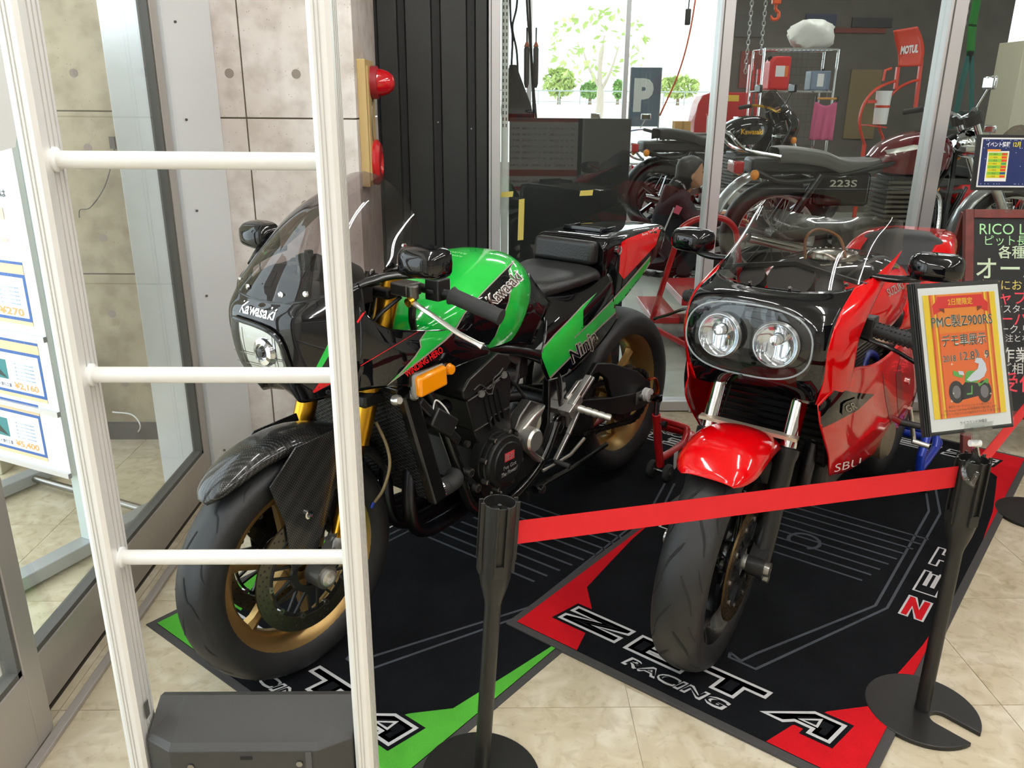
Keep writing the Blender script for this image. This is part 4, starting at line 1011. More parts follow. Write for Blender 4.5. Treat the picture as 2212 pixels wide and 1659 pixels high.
# nose lettering (seen from the front) and headlight
def front1(x, y): return ((.4,x,y),(-1,0,0))
a, b = [Vector((0,-.062,.940)), Vector((0,.075,.940))]
vs, fs = text_fit('Kawasaki', .120, .024, bold=.025)
decal(bc, [([(x*-1*-1+.012, y+.9455) for x,y in vs], fs)], M['whitepaint'], 'nose_lettering', cowl, front1, .001, 0)
HL = [(-.064,.920),(-.02,.918),(.05,.913),(.088,.895),(.100,.85),(.098,.802),(.05,.797),(-.02,.793),(-.050,.792),(-.064,.82),(-.070,.87)]
def headlight1():
    hm = mat('headlamp_reflector', 'c8ccd0', .08, metal=1); pts = crom(HL+[HL[0]],4)
    pl = [(float(p[0]),float(p[1])) for p in pts[:-1]]
    hd = decal(bc, [pl], hm, 'headlight', cowl, front1, .002, .012)
    dark = []
    for z in (.812,.838): dark.append([(-.09,z),(.09,z+.006),(.09,z+.008),(-.09,z+.002)])
    for x in (-.055,.06): dark.append([(x,.80),(x+.003,.80),(x+.012,.90),(x+.009,.90)])
    decal(bc, dark, M['alu_dark'], 'reflector_ribs', hd, front1, .0045, .012)
    MB().lathe([(.034,.0),(.030,.010),(.020,.013),(.018,.006),(.0,.004)], (.046,.035,.858), (1,0,0), 28).build('bulb_ring', 'chrome', hd)
    MB().lathe([(.014,.006),(.010,.016),(0,.018)], (.046,.035,.858), (1,0,0), 20).build('bulb_cap', 'blk_gloss', hd)
    decal(bc, [pl], M['lens'], 'lens', hd, front1, .010, .012)
    ed = MB()
    loop = []
    for p in pl:
        h, n_, _, _ = bc.ray_cast(Vector((.4,p[0],p[1])), Vector((-1,0,0)))
        if h is not None: loop.append(h+Vector((.006,0,0)))
    MB().tube(loop, .006, 8, closed=True).build('lens_rim', 'blk_gloss', hd)
headlight1()
# screen
sr = [[(.024,0,.966),(.022,.05,.968),(.008,.105,.975),(-.040,.158,.991),(-.105,.190,1.011),(-.165,.203,1.025),(-.214,.206,1.033)],
      [(-.045,0,1.062),(-.048,.05,1.060),(-.062,.105,1.052),(-.100,.150,1.048),(-.155,.180,1.050),(-.205,.194,1.054),(-.250,.197,1.058)],
      [(-.145,0,1.152),(-.148,.05,1.148),(-.160,.10,1.134),(-.188,.140,1.116),(-.220,.165,1.102),(-.252,.178,1.094),(-.282,.184,1.088)],
      [(-.300,0,1.222),(-.300,.05,1.214),(-.301,.095,1.194),(-.302,.130,1.166),(-.303,.155,1.140),(-.303,.168,1.120),(-.302,.176,1.104)]]
scr = MB().grid(patch(sr,6,7)); scr.mirror(); screen = scr.build('windscreen', 'smoke', K, ang=70)
bs = bvh_of(scr)
for s in (-1,1):
    for y, x in ((.05,.03),(.10,.02),(.165,-.05),(.19,-.13)):
        h = bs.ray_cast(Vector((x+.0,s*.5,.999 if x < -.1 else .99)), Vector((0,-s,0)))
        h = None
    for p in ((.012,.060,.985),(-.010,.118,.990),(-.135,.190,1.028),(-.235,.190,1.072)):
        pp = Vector((p[0],p[1]*s,p[2])); hit = bs.find_nearest(pp)
        bolt(hit[0],(hit[0]-Vector((-.2,0,hit[0].z))).normalized(),.0065,.005,M['chrome'],screen,'screen_screw')
MB().grid(patch([[tuple(Vector(p)+Vector((.0015,0,0))) for p in sr[0]],[tuple(Vector(p)+Vector((.003,.0,-.012))) for p in sr[0]]],6,1)).mirror().build('screen_edge', 'blk_gloss', screen, solid=.003)
# instruments seen through the screen
MB().grid(patch([[(.0,0,.955),(-.01,.08,.958),(-.06,.15,.975),(-.11,.175,.99)],[(-.08,0,.985),(-.085,.08,.985),(-.11,.14,.99),(-.15,.165,1.0)],[(-.16,0,.975),(-.16,.08,.975),(-.17,.13,.98),(-.2,.15,.985)]],4,4)).mirror().build('inner_cowl', 'blk', K, ang=60, solid=.002)
MB().cyl((-.20,-.045,.975),(-.155,-.045,1.0),.042,20).cyl((-.20,.05,.975),(-.155,.05,1.0),.042,20).box(-.22,-.17,-.10,.10,.93,.975).build('instruments', 'blk', K, bevel=.004)
MB().box(-.115,-.095,-.012,.034,1.012,1.05).build('camera_mount', 'blk', K, bevel=.004)
_h = bs.ray_cast(*cam1(.572,.607))[0]
if _h is not None: MB().box(_h.x-.012,_h.x-.004,_h.y-.022,_h.y+.022,_h.z-.02,_h.z+.02, Matrix.Rotation(-.6,3,'Y')).build('toll_reader', 'blk', K, bevel=.004)
# mirrors
for s in (-1,1):
    mirror_pod(K, (-.195,s*.290,1.052), (.045,.062,.036), M['black_paint'], None, [(-.095,s*.192,1.004),(-.115,s*.205,1.012),(-.150,s*.235,1.022),(-.185,s*.275,1.024)], s, s*.12)
# --- tank
def tank_loft(st, n=6):
    rows = []
    for u, w, zt, zb, e in st:
        row = []
        for k in range(13):
            a = math.pi/2*k/8
            if k <= 8:
                row.append((u, w*(math.sin(a))**e, zb+(zt-zb)*.42+(zt-zb)*.58*(math.cos(a))**(e*1.02)))
            else:
                t = (k-8)/4; row.append((u, w*(1-.14*t*t), zb+(zt-zb)*.42*(1-t)))
        rows.append(row)
    return patch(rows, 2, n)
TK = [(-.262,.060,.845,.800,.8),(-.285,.118,.868,.790,.75),(-.345,.165,.902,.775,.72),(-.44,.190,.938,.762,.72),(-.55,.198,.964,.752,.72),(-.66,.190,.981,.748,.74),(-.755,.160,.978,.752,.78),(-.825,.122,.945,.765,.85),(-.880,.085,.893,.785,.95),(-.910,.055,.835,.80,1)]
tkm = MB().grid(tank_loft(TK)); tkm.mirror(); tank = tkm.build('fuel_tank', 'green_paint', K, ang=60)
bt = bvh_of(tkm)
td = lambda nm, m, polys, off=.0008, st=.010: decal(bt, polys, m, nm, tank, cam1, off, st)
W1 = [(1690,330),(1545,520),(1600,620),(1700,760),(1590,900),(1560,1060),(1480,1280),(1330,1659),(1230,1800),(700,1800),(545,1659),(800,1270),(960,1090),(1100,930)]
td('black_flash', M['black_paint'], [cT([(1690,330),(1560,540),(1600,700),(1640,800),(1585,900),(1560,1060),(1480,1280),(1330,1659),(1230,1800),(560,1800),(600,1620),(800,1270),(960,1090),(1100,930)])], .0008)
td('silver_line', M['silverline'], [cT([(1690,330),(1702,345),(1112,945),(972,1102),(815,1285),(620,1640),(600,1620),(800,1270),(960,1090),(1100,930)])], .0014)
td('silver_line', M['silverline'], [cT([(1690,330),(1698,334),(1572,540),(1612,700),(1652,800),(1597,905),(1572,1064),(1492,1284),(1342,1659),(1330,1659),(1480,1280),(1560,1060),(1585,900),(1640,800),(1600,700),(1560,540)])], .0014)
td('tank_lettering_edge', M['whitepaint'], [px_text('Kawasaki', (1056,658), (1121,596), 30, bold=.06)], .0018, 0)
td('tank_lettering', mat('tan_letter', '4a3630', .4), [px_text('Kawasaki', (1058,657), (1119,597), 25, bold=.012)], .0026, 0)
MB().lathe([(0,.004),(.03,.004),(.033,0),(.033,-.01)], (-.545,0,.962), (-.18,0,1), 28).build('filler_cap', 'steel', tank)
top1 = lambda x, y: ((x,y,1.3),(0,0,-1))
vs, fs = text_fit('RACING', .07, .012, bold=.02); v2, f2 = text_fit('KAWASAKI', .08, .010, bold=.02)
decal(bt, [([(-.64+y, -x-.01) for x,y in vs], fs), ([(-.615+y, -x-.01) for x,y in v2], f2)], mat('pale_green_print', '8fd08a', .3), 'tank_top_print', tank, top1, .001, 0)
# --- seat, side covers, tail
sv = [[(-.905,.02,.805),(-.89,.08,.800),(-.862,.135,.765),(-.828,.162,.718),(-.804,.171,.655),(-.845,.168,.580)],
      [(-.96,.02,.822),(-.95,.09,.820),(-.935,.148,.778),(-.925,.172,.722),(-.925,.178,.650),(-.950,.170,.572)],
      [(-1.04,.02,.828),(-1.04,.10,.828),(-1.035,.152,.792),(-1.035,.170,.745),(-1.04,.170,.680),(-1.07,.160,.598)],
      [(-1.13,.02,.835),(-1.13,.115,.838),(-1.13,.154,.810),(-1.135,.164,.772),(-1.15,.162,.715),(-1.19,.150,.634)],
      [(-1.215,.02,.850),(-1.215,.125,.855),(-1.215,.152,.840),(-1.22,.158,.806),(-1.235,.155,.755),(-1.29,.142,.685)]]
svm = MB().grid(patch(sv,6,6)); svm.mirror()
scv = svm.build('side_cover', 'black_paint', K, ang=60, solid=.003)
def zb1(u): return .552+(-.86-u)*.409
tl = []
for u, w, zt in ((-1.185,.136,.956),(-1.21,.142,.968),(-1.30,.143,.972),(-1.42,.136,.972),(-1.55,.122,.968),(-1.635,.108,.962),(-1.672,.098,.957)):
    zb = max(zb1(u)-.0, .73) if u > -1.5 else zb1(u); zb = min(zb, zt-.03)
    tl.append([(u,0,zt+.002),(u,w*.55,zt+.001),(u,w*.86,zt-.004),(u,w*.985,zt-.022),(u,w,zt-.06 if zt-zb > .12 else (zt+zb)/2),(u,w*.985,(zt+zb)/2-.02 if zt-zb > .12 else zb+.3*(zt-zb)),(u,w*.94,zb)])
tlm = MB().grid(patch(tl,4,5)); tlm.add([tuple(p) for p in patch(tl,4,1)[-1]]+[(-1.672,0,.93)],[tuple(range(len(patch(tl,4,1)[-1])+1))]); tlm.mirror()
tail = tlm.build('tail_cowl', 'black_paint', K, ang=50)
# front face of the hump
MB().prism([(-.137,.84),(.137,.84),(.137,.93),(.12,.955),(-.12,.955),(-.137,.93)], -1.186, -1.192, lambda x,y,h: (h,x,y)).build('hump_front', 'black_paint', tail, bevel=.003)
MB().box(-1.36,-1.27,-.062,.062,.9735,.975).build('tail_duct', 'groove', tail, smooth=False)
MB().box(-1.27,-1.262,-.075,.075,.972,.988).box(-1.36,-1.262,-.075,-.068,.972,.984).box(-1.36,-1.262,.068,.075,.972,.984).build('duct_lip', 'black_paint', tail, bevel=.003)
bt2 = bvh_of(svm, tlm)
sd = lambda nm, m, polys, off=.0008, st=.010, par=tail: decal(bt2, polys, m, nm, par, cam1, off, st)
sd('tail_panel', M['tail_red'], [c7([(1745,500),(1800,465),(2088,358),(2040,520),(1930,640),(1765,815),(1725,760),(1735,600)])], .001)
GS = [(1130,1650),(1050,1440),(1180,1290),(1290,1180),(1420,1040),(1540,925),(1420,1075),(1418,1215),(1345,1320),(1470,1200),(1700,965),(1880,760),(1995,622),(1985,665),(1800,990),(1540,1235),(1300,1480)]
sd('green_flash', M['green_paint'], [c7(GS)], .0012, .003)
for P in ([(1050,1440),(1045,1430),(1175,1282),(1285,1172),(1415,1032),(1540,925),(1420,1040),(1290,1180),(1180,1290)],[(1130,1650),(1300,1480),(1540,1235),(1800,990),(1985,665),(1992,672),(1808,998),(1548,1243),(1308,1490),(1140,1662)],[(1995,622),(1880,760),(1700,965),(1470,1200),(1345,1320),(1345,1308),(1465,1190),(1693,955),(1872,752),(1990,612)]):
    sd('silver_line', M['silverline'], [c7(P)], .0016, .003)
sd('side_lettering_edge', mat('silver_letter', 'b9b2a8', .35), [px_text('Ninja', (1230,784), (1289,728), 38, bold=.05, shear=.5)], .0022, 0)
sd('side_lettering', M['black_paint'], [px_text('Ninja', (1231,783), (1288,729), 33, bold=.004, shear=.5)], .003, 0)
sd('tail_lettering', M['whitepaint'], [px_text('Racing Top Custom', (1386,511), (1423,496), 6, shear=.3)], .0022, 0)
bolt(q1(1334,543,.142)+Vector((0,.0,0)),(0,1,0),.016,.008,M['chrome'],tail,'seat_lock')
# frame cover between tank and side cover
fc = [[tuple(p) for p in (q1(1062,757,.150),q1(1100,690,.158),q1(1128,640,.150),q1(1142,592,.125))],
      [tuple(p) for p in (q1(1108,748,.160),q1(1128,705,.168),q1(1150,660,.162),q1(1165,625,.138))],
      [tuple(p) for p in (q1(1152,748,.160),q1(1163,715,.168),q1(1177,685,.165),q1(1190,656,.150))]]
MB().grid(patch(fc,5,5)).mirror().build('frame_cover', 'black_paint', K, ang=60, solid=.003)
st_ = []
for u, w, zt in ((-.905,.05,.842),(-.93,.088,.858),(-.99,.118,.868),(-1.07,.140,.878),(-1.13,.148,.886),(-1.165,.140,.880)):
    st_.append([(u,0,zt),(u,w*.6,zt-.001),(u,w*.9,zt-.010),(u,w,zt-.026),(u,w*.97,zt-.044)])
MB().grid(patch(st_,4,4)).mirror().build('seat', 'leather', K, ang=70, solid=.006)
MB().box(-1.196,-1.145,-.118,.118,.882,.958, Matrix.Rotation(-.10,3,'Y')).build('back_pad', 'leather', K, bevel=.016, seg=4)
# tail underside stays
MB().tube(curve([(-1.50,.06,.84),(-1.62,.06,.78),(-1.70,.05,.77)],4),.010,8).tube(curve([(-1.50,-.06,.84),(-1.62,-.06,.78),(-1.70,-.05,.77)],4),.010,8).box(-1.72,-1.69,-.08,.08,.755,.775).build('plate_bracket', 'blk', K)
# --- handlebars
for s in (-1,1):
    b0, b1, b2 = Vector((-.292,s*.125,.968)), Vector((-.292,s*.275,.962)), Vector((-.318,s*.405,.925))
    MB().tube([b0,b1,b2],.011,12).build('handlebar', 'blk_metal', K)
    g = MB().tube([b1.lerp(b2,.05),b1.lerp(b2,.12),b1.lerp(b2,.95),b1.lerp(b2,1.02)],[.022,.0185,.0175,.019],16).build('grip', 'grip', K)
    sw = MB().box(-.315,-.272,s*.235-.018,s*.235+.024,.945,.995).box(-.305,-.285,s*.225-.008,s*.225+.008,.995,1.008).box(-.272,-.266,s*.235-.010,s*.235+.012,.962,.972).build('switch_box', 'blk', K, bevel=.004)
    MB().cyl(fpt(.985,s*.105),fpt(.985,s*.105)+Vector((0,0,.015)),.022,20).build('fork_cap', 'blk_metal', K)
    MB().box(-.275,-.225,s*.170-.02,s*.170+.035,.955,.985).cyl((-.235,s*.215,.952),(-.235,s*.215,.985),.014,12).build('master_cylinder', 'alu_dark', K, bevel=.004)
    lv = MB().tube(curve([(-.232,s*.205,.950),(-.222,s*.245,.942),(-.225,s*.290,.925),(-.242,s*.345,.893),(-.262,s*.400,.868)],5), [.010,.010,.0095,.009,.0085]+[.0075]*15+[.011], 10, flat=.6)
    lv.build('lever', 'alu', K)
    bolt((-.225,s*.220,.950),(1,0,-.2),.011,.014,M['gold'],K,'lever_adjuster')
# --- radiator, engine, exhaust
rd = Vector((-.098,0,-.32)); r0 = Vector((-.188,0,.725)); rn = Vector((.956,0,-.293))
def meshmat():
    m = mat('radiator_mesh', (.02,.02,.02), .5, metal=.4); nt,b,N,L = nodes(m)
    tc = N('ShaderNodeTexCoord'); w1 = N('ShaderNodeTexWave'); w2 = N('ShaderNodeTexWave'); mp1 = N('ShaderNodeMapping'); mp2 = N('ShaderNodeMapping')
    mp1.inputs['Rotation'].default_value = (math.radians(28),0,0); mp2.inputs['Rotation'].default_value = (math.radians(-28),0,0)
    for mp, w in ((mp1,w1),(mp2,w2)): L(tc.outputs['Object'], mp.inputs[0]); L(mp.outputs[0], w.inputs[0]); w.bands_direction = 'Z'; w.inputs['Scale'].default_value = 32
    mx = N('ShaderNodeMath'); mx.operation = 'MAXIMUM'; L(w1.outputs['Fac'], mx.inputs[0]); L(w2.outputs['Fac'], mx.inputs[1])
    r = N('ShaderNodeValToRGB'); r.color_ramp.elements[0].position = .86; r.color_ramp.elements[0].color = (.002,.002,.002,1); r.color_ramp.elements[1].position = .95; r.color_ramp.elements[1].color = (.05,.05,.05,1)
    L(mx.outputs[0], r.inputs[0]); L(r.outputs[0], b.inputs['Base Color'])
    bp = N('ShaderNodeBump'); bp.inputs['Strength'].default_value = .8; bp.inputs['Distance'].default_value = .002; L(mx.outputs[0], bp.inputs['Height']); L(bp.outputs[0], b.inputs['Normal'])
    return m
ra = MB().bar(r0-rn*.025,r0+rd-rn*.025,.40,.030,up=rn).build('radiator', meshmat(), K, smooth=False)
for s in (-1,1):
    MB().bar(r0+Vector((0,s*.208,.0))-rn*.022,r0+rd+Vector((0,s*.208,0))-rn*.022,.030,.046,up=rn).build('side_tank', 'blk_gloss', ra, bevel=.006, smooth=False)
MB().bar(r0+Vector((0,-.2,.008))-rn*.02,r0+Vector((0,.2,.008))-rn*.02,.02,.04,up=rn).build('top_rail', 'blk_gloss', ra, bevel=.004, smooth=False)
MB().cyl((-.315,.19,.425),(-.36,.20,.43),.024,16).tube(curve([(-.35,.20,.43),(-.385,.20,.435),(-.40,.18,.44)],4),.023,14).build('coolant_hose', 'grip', K)
MB().lathe([(.0245,0),(.0262,0),(.0262,.012),(.0245,.012)], (-.325,.192,.426), (-1,.2,.1), 20, closed=True).build('hose_clamp', 'chrome', K)
cam_ = uz(z3([(945,430),(1000,330),(1240,105),(1340,120),(1362,180),(1310,262),(985,512),(955,500)],.195))
slab(cam_,-.19,.195).build('cam_cover', 'blk_metal', K, bevel=.005)
slab(uz(z3([(985,520),(1130,500),(1150,465),(1200,470),(1215,390),(1270,340),(1310,280),(1250,262),(1180,330),(1100,430)],.197)),.19,.199).build('cam_cover_rib', mat('black_edge_highlight', '33312e', .35, metal=.5), K, bevel=.002) if False else None
slab(uz(z3([(975,515),(1330,250),(1360,300),(1350,560),(1190,650),(1170,690),(1045,770)],.185)),-.18,.185).build('cylinder_head', 'blk_metal', K, bevel=.004)
slab(uz(z3([(1035,765),(1350,555),(1360,745),(1110,940)],.178)),-.175,.178).build('cylinder_block', 'blk_metal', K, bevel=.004)
we = mat('casting_edge_highlight', '4a4844', .35, metal=.6)  # paler grey stands in for highlights along the casting edges
for P in ([(985,515),(1130,425),(1310,265)],[(1130,425),(1165,455),(1195,450),(1215,360),(1260,330)],[(1045,770),(1175,690),(1195,640),(1345,560)],[(1110,938),(1230,850),(1358,745)],[(1000,335),(1240,108),(1338,122)],[(948,432),(1000,335)]):
    MB().tube([q1(760+x/3.95,740+y/3.95,.1945 if y < 530 else .184) for x,y in P],.0028,6).build('casting_edge', we, K)
MB().tube(curve([q1(760+x/3.95,740+y/3.95,.197) for x,y in ((1040,420),(1090,375),(1125,390),(1150,410),(1195,395),(1210,320),(1250,285),(1290,230))],2),.0024,6).build('cover_crease', we, K)
for p in ((1106,452),(1298,290)): MB().cyl(q1(760+p[0]/3.95,740+p[1]/3.95,.180),q1(760+p[0]/3.95,740+p[1]/3.95,.199),.010,12).build('cover_boss', we, K)
for k in range(4):
    x0 = 1130+38*k; P = uz(z3([(x0,500-30*k),(x0+14,490-30*k),(x0+70,745-30*k),(x0+56,752-30*k)],.19))
    slab(P,.18,.1905).build('head_rib', 'blk_metal', K, smooth=False)
slab(uz(z3([(1100,930),(1360,740),(1500,730),(1640,900),(1660,1010),(1450,1200),(1240,1330),(1150,1370),(1080,1250)],.170)),-.18,.170).build('crankcase', 'blk_metal', K, bevel=.008)
gc = Vector((-.566,0,.432))
ge = MB().lathe([(.082,.165),(.082,.195),(.078,.197),(.078,.205),(.081,.207),(.081,.214),(.077,.216),(.077,.226),(.074,.232),(.060,.236),(.058,.240),(0,.241)], (gc.x,0,gc.z), (0,1,0), 48).build('generator_cover', 'blk_metal', K, ang=30)
for k in range(8):
    a = 2*math.pi*k/8+.3; bolt((gc.x+.083*math.cos(a),.205,gc.z+.083*math.sin(a)),(0,1,0),.0075,.022,M['steel'],ge,'cover_bolt')
FG = flat((gc.x,.2415,gc.z),(-1,0,.0),(0,0,1))
rt = .0
FG.textfit("I've Got", .002, -.008, .056, .012, .0006, rot=.05, bold=.01); FG.textfit('The Power!', 0, -.026, .072, .013, .0006, rot=.05, bold=.012, shear=.3)
FG.build('cover_lettering', mat('grey_letter', '9a9a98', .5), ge, smooth=False)
FG = flat((gc.x,.2415,gc.z),(-1,0,.0),(0,0,1)); FG.rect(-.022,.008,.022,.034,.0005); lg = FG.build('cover_badge', mat('badge_red', 'c23b40', .5), ge, smooth=False)
FG = flat((gc.x,.2415,gc.z),(-1,0,.0),(0,0,1)); FG.textfit('ヨシ', .0, .021, .038, .018, .001, bold=.03); FG.build('badge_characters', mat('badge_grey', '8d8a88', .5), lg, smooth=False)
slab(uz(z3([(1530,505),(1660,545),(1590,690),(1560,800),(1440,800),(1395,760),(1440,640)],.185)),.15,.185).build('starter_cover', 'alu_dark', K, bevel=.004)
slab(uz(z3([(1560,640),(1665,545),(1640,600),(1580,720),(1590,830),(1540,930),(1660,1010),(1610,1040),(1460,890),(1445,800),(1480,740)],.20)),.17,.200).build('sprocket_cover', 'alu', K, bevel=.006)
MB().lathe([(0,.232),(.030,.232),(.036,.225),(.038,.19)], (q1(1146,952,.21).x,0,q1(1146,952,.21).z), (0,1,0), 28).build('slave_cylinder', 'alu', K)
slab(uz(z3([(1255,30),(1400,20),(1445,150),(1420,210),(1370,180),(1300,100)],.15)),.10,.150).build('throttle_body', 'alu_dark', K, bevel=.005)
MB().box(-.80,-.60,-.13,.13,.60,.74).build('airbox', 'blk', K, bevel=.01)
MB().cyl((-.62,.12,.64),(-.72,.13,.62),.030,14).cyl((-.66,.1,.56),(-.76,.13,.55),.016,12).tube(curve([(-.60,.15,.58),(-.68,.16,.60),(-.74,.14,.68)],4),.006,8).tube(curve([(-.64,.16,.66),(-.70,.165,.60),(-.78,.15,.52)],4),.005,8).build('hoses', 'blk', K)
for k, y in enumerate((-.135,-.045,.045,.135)):
    MB().tube(curve([(-.43,y,.615),(-.37,y,.612),(-.315,y,.57),(-.290,y*.98,.48),(-.285,y*.95,.38),(-.31,y*.9,.30),(-.38,y*.8,.258),(-.50,y*.7,.25),(-.66,y*.5,.25)],6),.0195,14).build('exhaust_header', 'exh', K)
MB().tube(curve([(-.64,0,.25),(-.80,-.03,.23),(-1.0,-.12,.26),(-1.2,-.22,.33)],6),.032,16).build('collector', 'exh', K)
MB().tube(curve([(-1.15,-.21,.32),(-1.3,-.24,.40),(-1.62,-.25,.52)],5),[.05]*11,20).build('silencer', 'alu', K)
for s in (-1,1):
    MB().tube(curve([(-.28,s*.06,.86),(-.32,s*.13,.74),(-.36,s*.178,.60),(-.415,s*.182,.46),(-.47,s*.175,.33),(-.56,s*.165,.255),(-.70,s*.165,.262),(-.82,s*.17,.33),(-.90,s*.165,.43)],6),.0165,12).build('frame_tube', 'blk_gloss', K)
    MB().tube(curve([(-.26,s*.05,.88),(-.45,s*.13,.77),(-.70,s*.15,.71),(-.88,s*.155,.62),(-.93,s*.155,.48)],6),.018,12).build('frame_tube', 'blk_gloss', K)
for p in ((1010,1022),(1025,1055)): bolt(q1(*p,.19),(0,1,0),.013,.016,M['steel'],K,'engine_bolt')
bolt(q1(1006,961,.18),(0,1,0),.009,.012,M['steel'],K,'engine_bolt')
# sensor cluster and cap by the steering head
for p in ((854,868),(890,857)): MB().lathe([(.013,0),(.013,.012),(.008,.020),(0,.020)], q1(*p,.215), (0.2,1,.2), 16).build('radiator_cap', 'alu', K)
MB().bar(q1(900,868,.20),q1(985,955,.19),.03,.024).bar(q1(928,900,.205),q1(972,925,.205),.04,.05).build('regulator', 'blk', K, bevel=.005)
MB().tube(curve([q1(935,888,.21),q1(942,868,.21),q1(962,885,.22),q1(978,915,.22),q1(984,928,.22)],5),.0022,6).build('white_wire', 'white', K)
MB().tube(curve([q1(812,915,.12),q1(835,965,.14),q1(842,1010,.15),q1(828,1060,.14),q1(808,1090,.12)],6),.0042,8).build('brake_hose', mat('olive_braid', '77694a', .45, metal=.3), K)
MB().cyl(q1(808,1088,.12),q1(803,1100,.118),.006,10).build('hose_fitting', mat('blue_anodised', '2d3d8c', .3, metal=.8), K)
# --- pivot plates, swingarm, rear sets
pv = uz(z3([(1690,330),(1830,335),(1850,560),(1830,740),(1740,900),(1660,1010),(1600,960),(1680,700)],.165))
for s in (-1,1): slab(pv, s*.135, s*.165).build('pivot_plate', 'blk_gloss', K, bevel=.006)
ov = q1(1208,920,.17); MB().lathe([(.026,0),(.030,0),(.030,.004),(.026,.004)], ov, (0,1,0), 28, closed=True).lathe([(.010,0),(.012,0),(.012,.004),(.010,.004)], ov, (0,1,0), 20, closed=True).build('pivot_badge', 'chrome', K)
for s in (-1,1):
    lo = uz(z4_([(905,655),(1100,640),(1350,590),(1440,535),(1475,600),(1462,665),(1360,735),(1200,790),(1000,765),(905,735)],.135))
    a0 = [(-.93,.48),(-.93,.43)]
    slab([(-.90,.485)]+lo+[(-.90,.405)], s*.105, s*.135).build('swingarm_beam', 'blk_metal', K, bevel=.004)
    ar = uz(z4_([(880,520),(985,345),(1115,345),(1330,410),(1440,505),(1440,560),(1350,600),(1110,640),(1085,560),(1070,480),(1005,425),(950,440),(930,560),(925,660),(880,660)],.13))
    slab(ar, s*.112, s*.132).build('swingarm_brace', 'blk_metal', K, bevel=.004)
MB().cyl((-.98,-.13,.46),(-.98,.13,.46),.03,16).build('swingarm_pivot', 'blk_metal', K)
ax = RA+Vector((0,.135,0)); aj = MB().box(-.035,.035,-.002,.006,-.024,.024).build('axle_block', 'alu_dark', K, bevel=.003); aj.location = ax
bolt(ax+Vector((0,.006,0)),(0,1,0),.017,.012,M['steel'],K,'rear_axle_nut')
MB().tube(curve([ax+Vector((-.05,.006,.055)),ax+Vector((-.09,.010,.05)),ax+Vector((-.115,.012,.0)),ax+Vector((-.09,.012,-.05))],5),.009,8,flat=.5).build('axle_hook', mat('orange_anodised', 'c24a18', .3, metal=.8), K)
sprocket(K, (RA.x,.112,RA.z), .098)
fs_ = Vector((-.80,.112,.45)); cp = [(fs_.x,.112,fs_.z+.036),(RA.x+.02,.112,RA.z+.098)]
for i in range(9):
    a = math.pi/2+math.pi*i/8; cp.append((RA.x+.098*math.cos(a),.112,RA.z+.098*math.sin(a)))
cp += [(RA.x+.02,.112,RA.z-.098),(-1.15,.112,.30),(fs_.x,.112,fs_.z-.036)]
chain(K, cp)
for s in (-1,1):
    rs = uz(z4_([(835,500),(885,480),(860,560),(800,690),(770,820),(740,900),(735,640)],.178))
    pl = slab(rs, s*.166, s*.178).build('rearset_plate', 'alu', K, bevel=.003)
    MB().bar((-.935,s*.195,.485),(-1.035,s*.195,.555),.014,.022,up=(0,1,0)).bar((-.955,s*.195,.47),(-1.06,s*.195,.545),.010,.012,up=(0,1,0)).bar((-.915,s*.185,.46),(-.975,s*.185,.50),.03,.05,up=(0,1,0)).build('heel_guard', 'alu', pl, bevel=.002)
    pg = MB().cyl((-.955,s*.19,.474),(-.998,s*.305,.449),.0105,14)
    for k in range(5): t = .18+.17*k; c = Vector((-.955,s*.19,.474)).lerp(Vector((-.998,s*.305,.449)),t); d = (Vector((-.998,s*.305,.449))-Vector((-.955,s*.19,.474))).normalized(); pg.cyl(c,c+d*.015,.0125,14)
    pg.build('footpeg', 'alu', K, ang=30)
    sl = MB().bar((-.965,s*.205,.462),(-.905,s*.208,.400),.010,.016,up=(0,1,0)).bar((-.905,s*.208,.400),(-.842,s*.205,.332),.010,.014,up=(0,1,0)).build('shift_lever' if s > 0 else 'brake_pedal', 'alu', K, bevel=.002)
    MB().cyl((-.842,s*.205,.330),(-.850,s*.255,.322),.0085,12).build('toe_peg', 'grip', sl)
MB().tube([q1(1262,950,.2),q1(1232,985,.2),q1(1190,1010,.2),q1(1172,1020,.19)],[.006,.006,.004,.006],8).build('shift_rod', 'alu', K)
MB().tube([q1(1155,1060,.17),q1(1180,1042,.17),q1(1230,1015,.17),q1(1310,962,.17)],[.014,.011,.009,.008],10).build('side_stand', 'blk_gloss', K)
bolt(q1(1168,1058,.18),(0,1,0),.014,.012,M['steel'],K,'stand_bolt')
MB().bar(q1(1128,1062,.15),q1(1128,1080,.15),.05,.012).build('stand_foot', 'blk_metal', K)
# indicator and side marker
cI = q1(928,826,.243); ii = MB().box(-.048,.048,-.012,.016,-.026,.026).build('indicator', 'amber', K, bevel=.008, seg=3); ii.location = cI; ii.rotation_euler = (0,math.radians(5),0)
ib = MB().box(-.052,.052,-.016,.002,-.030,.030).build('indicator_rim', mat('grey_rim', '8d8983', .4), ii, bevel=.006)
MB().lathe([(0,.012),(.012,.010),(.015,0)], q1(970,801,.243), (0,1,0), 20).build('side_marker', 'amber', K)
# front bundle of cables
MB().tube(curve([(-.24,.17,.95),(-.17,.15,.90),(-.19,.12,.82),(-.25,.08,.78)],5),.005,8).tube(curve([(-.25,.2,.95),(-.255,.19,.90),(-.29,.16,.86),(-.33,.12,.84)],5),.009,8).build('control_cables', 'blk', K)
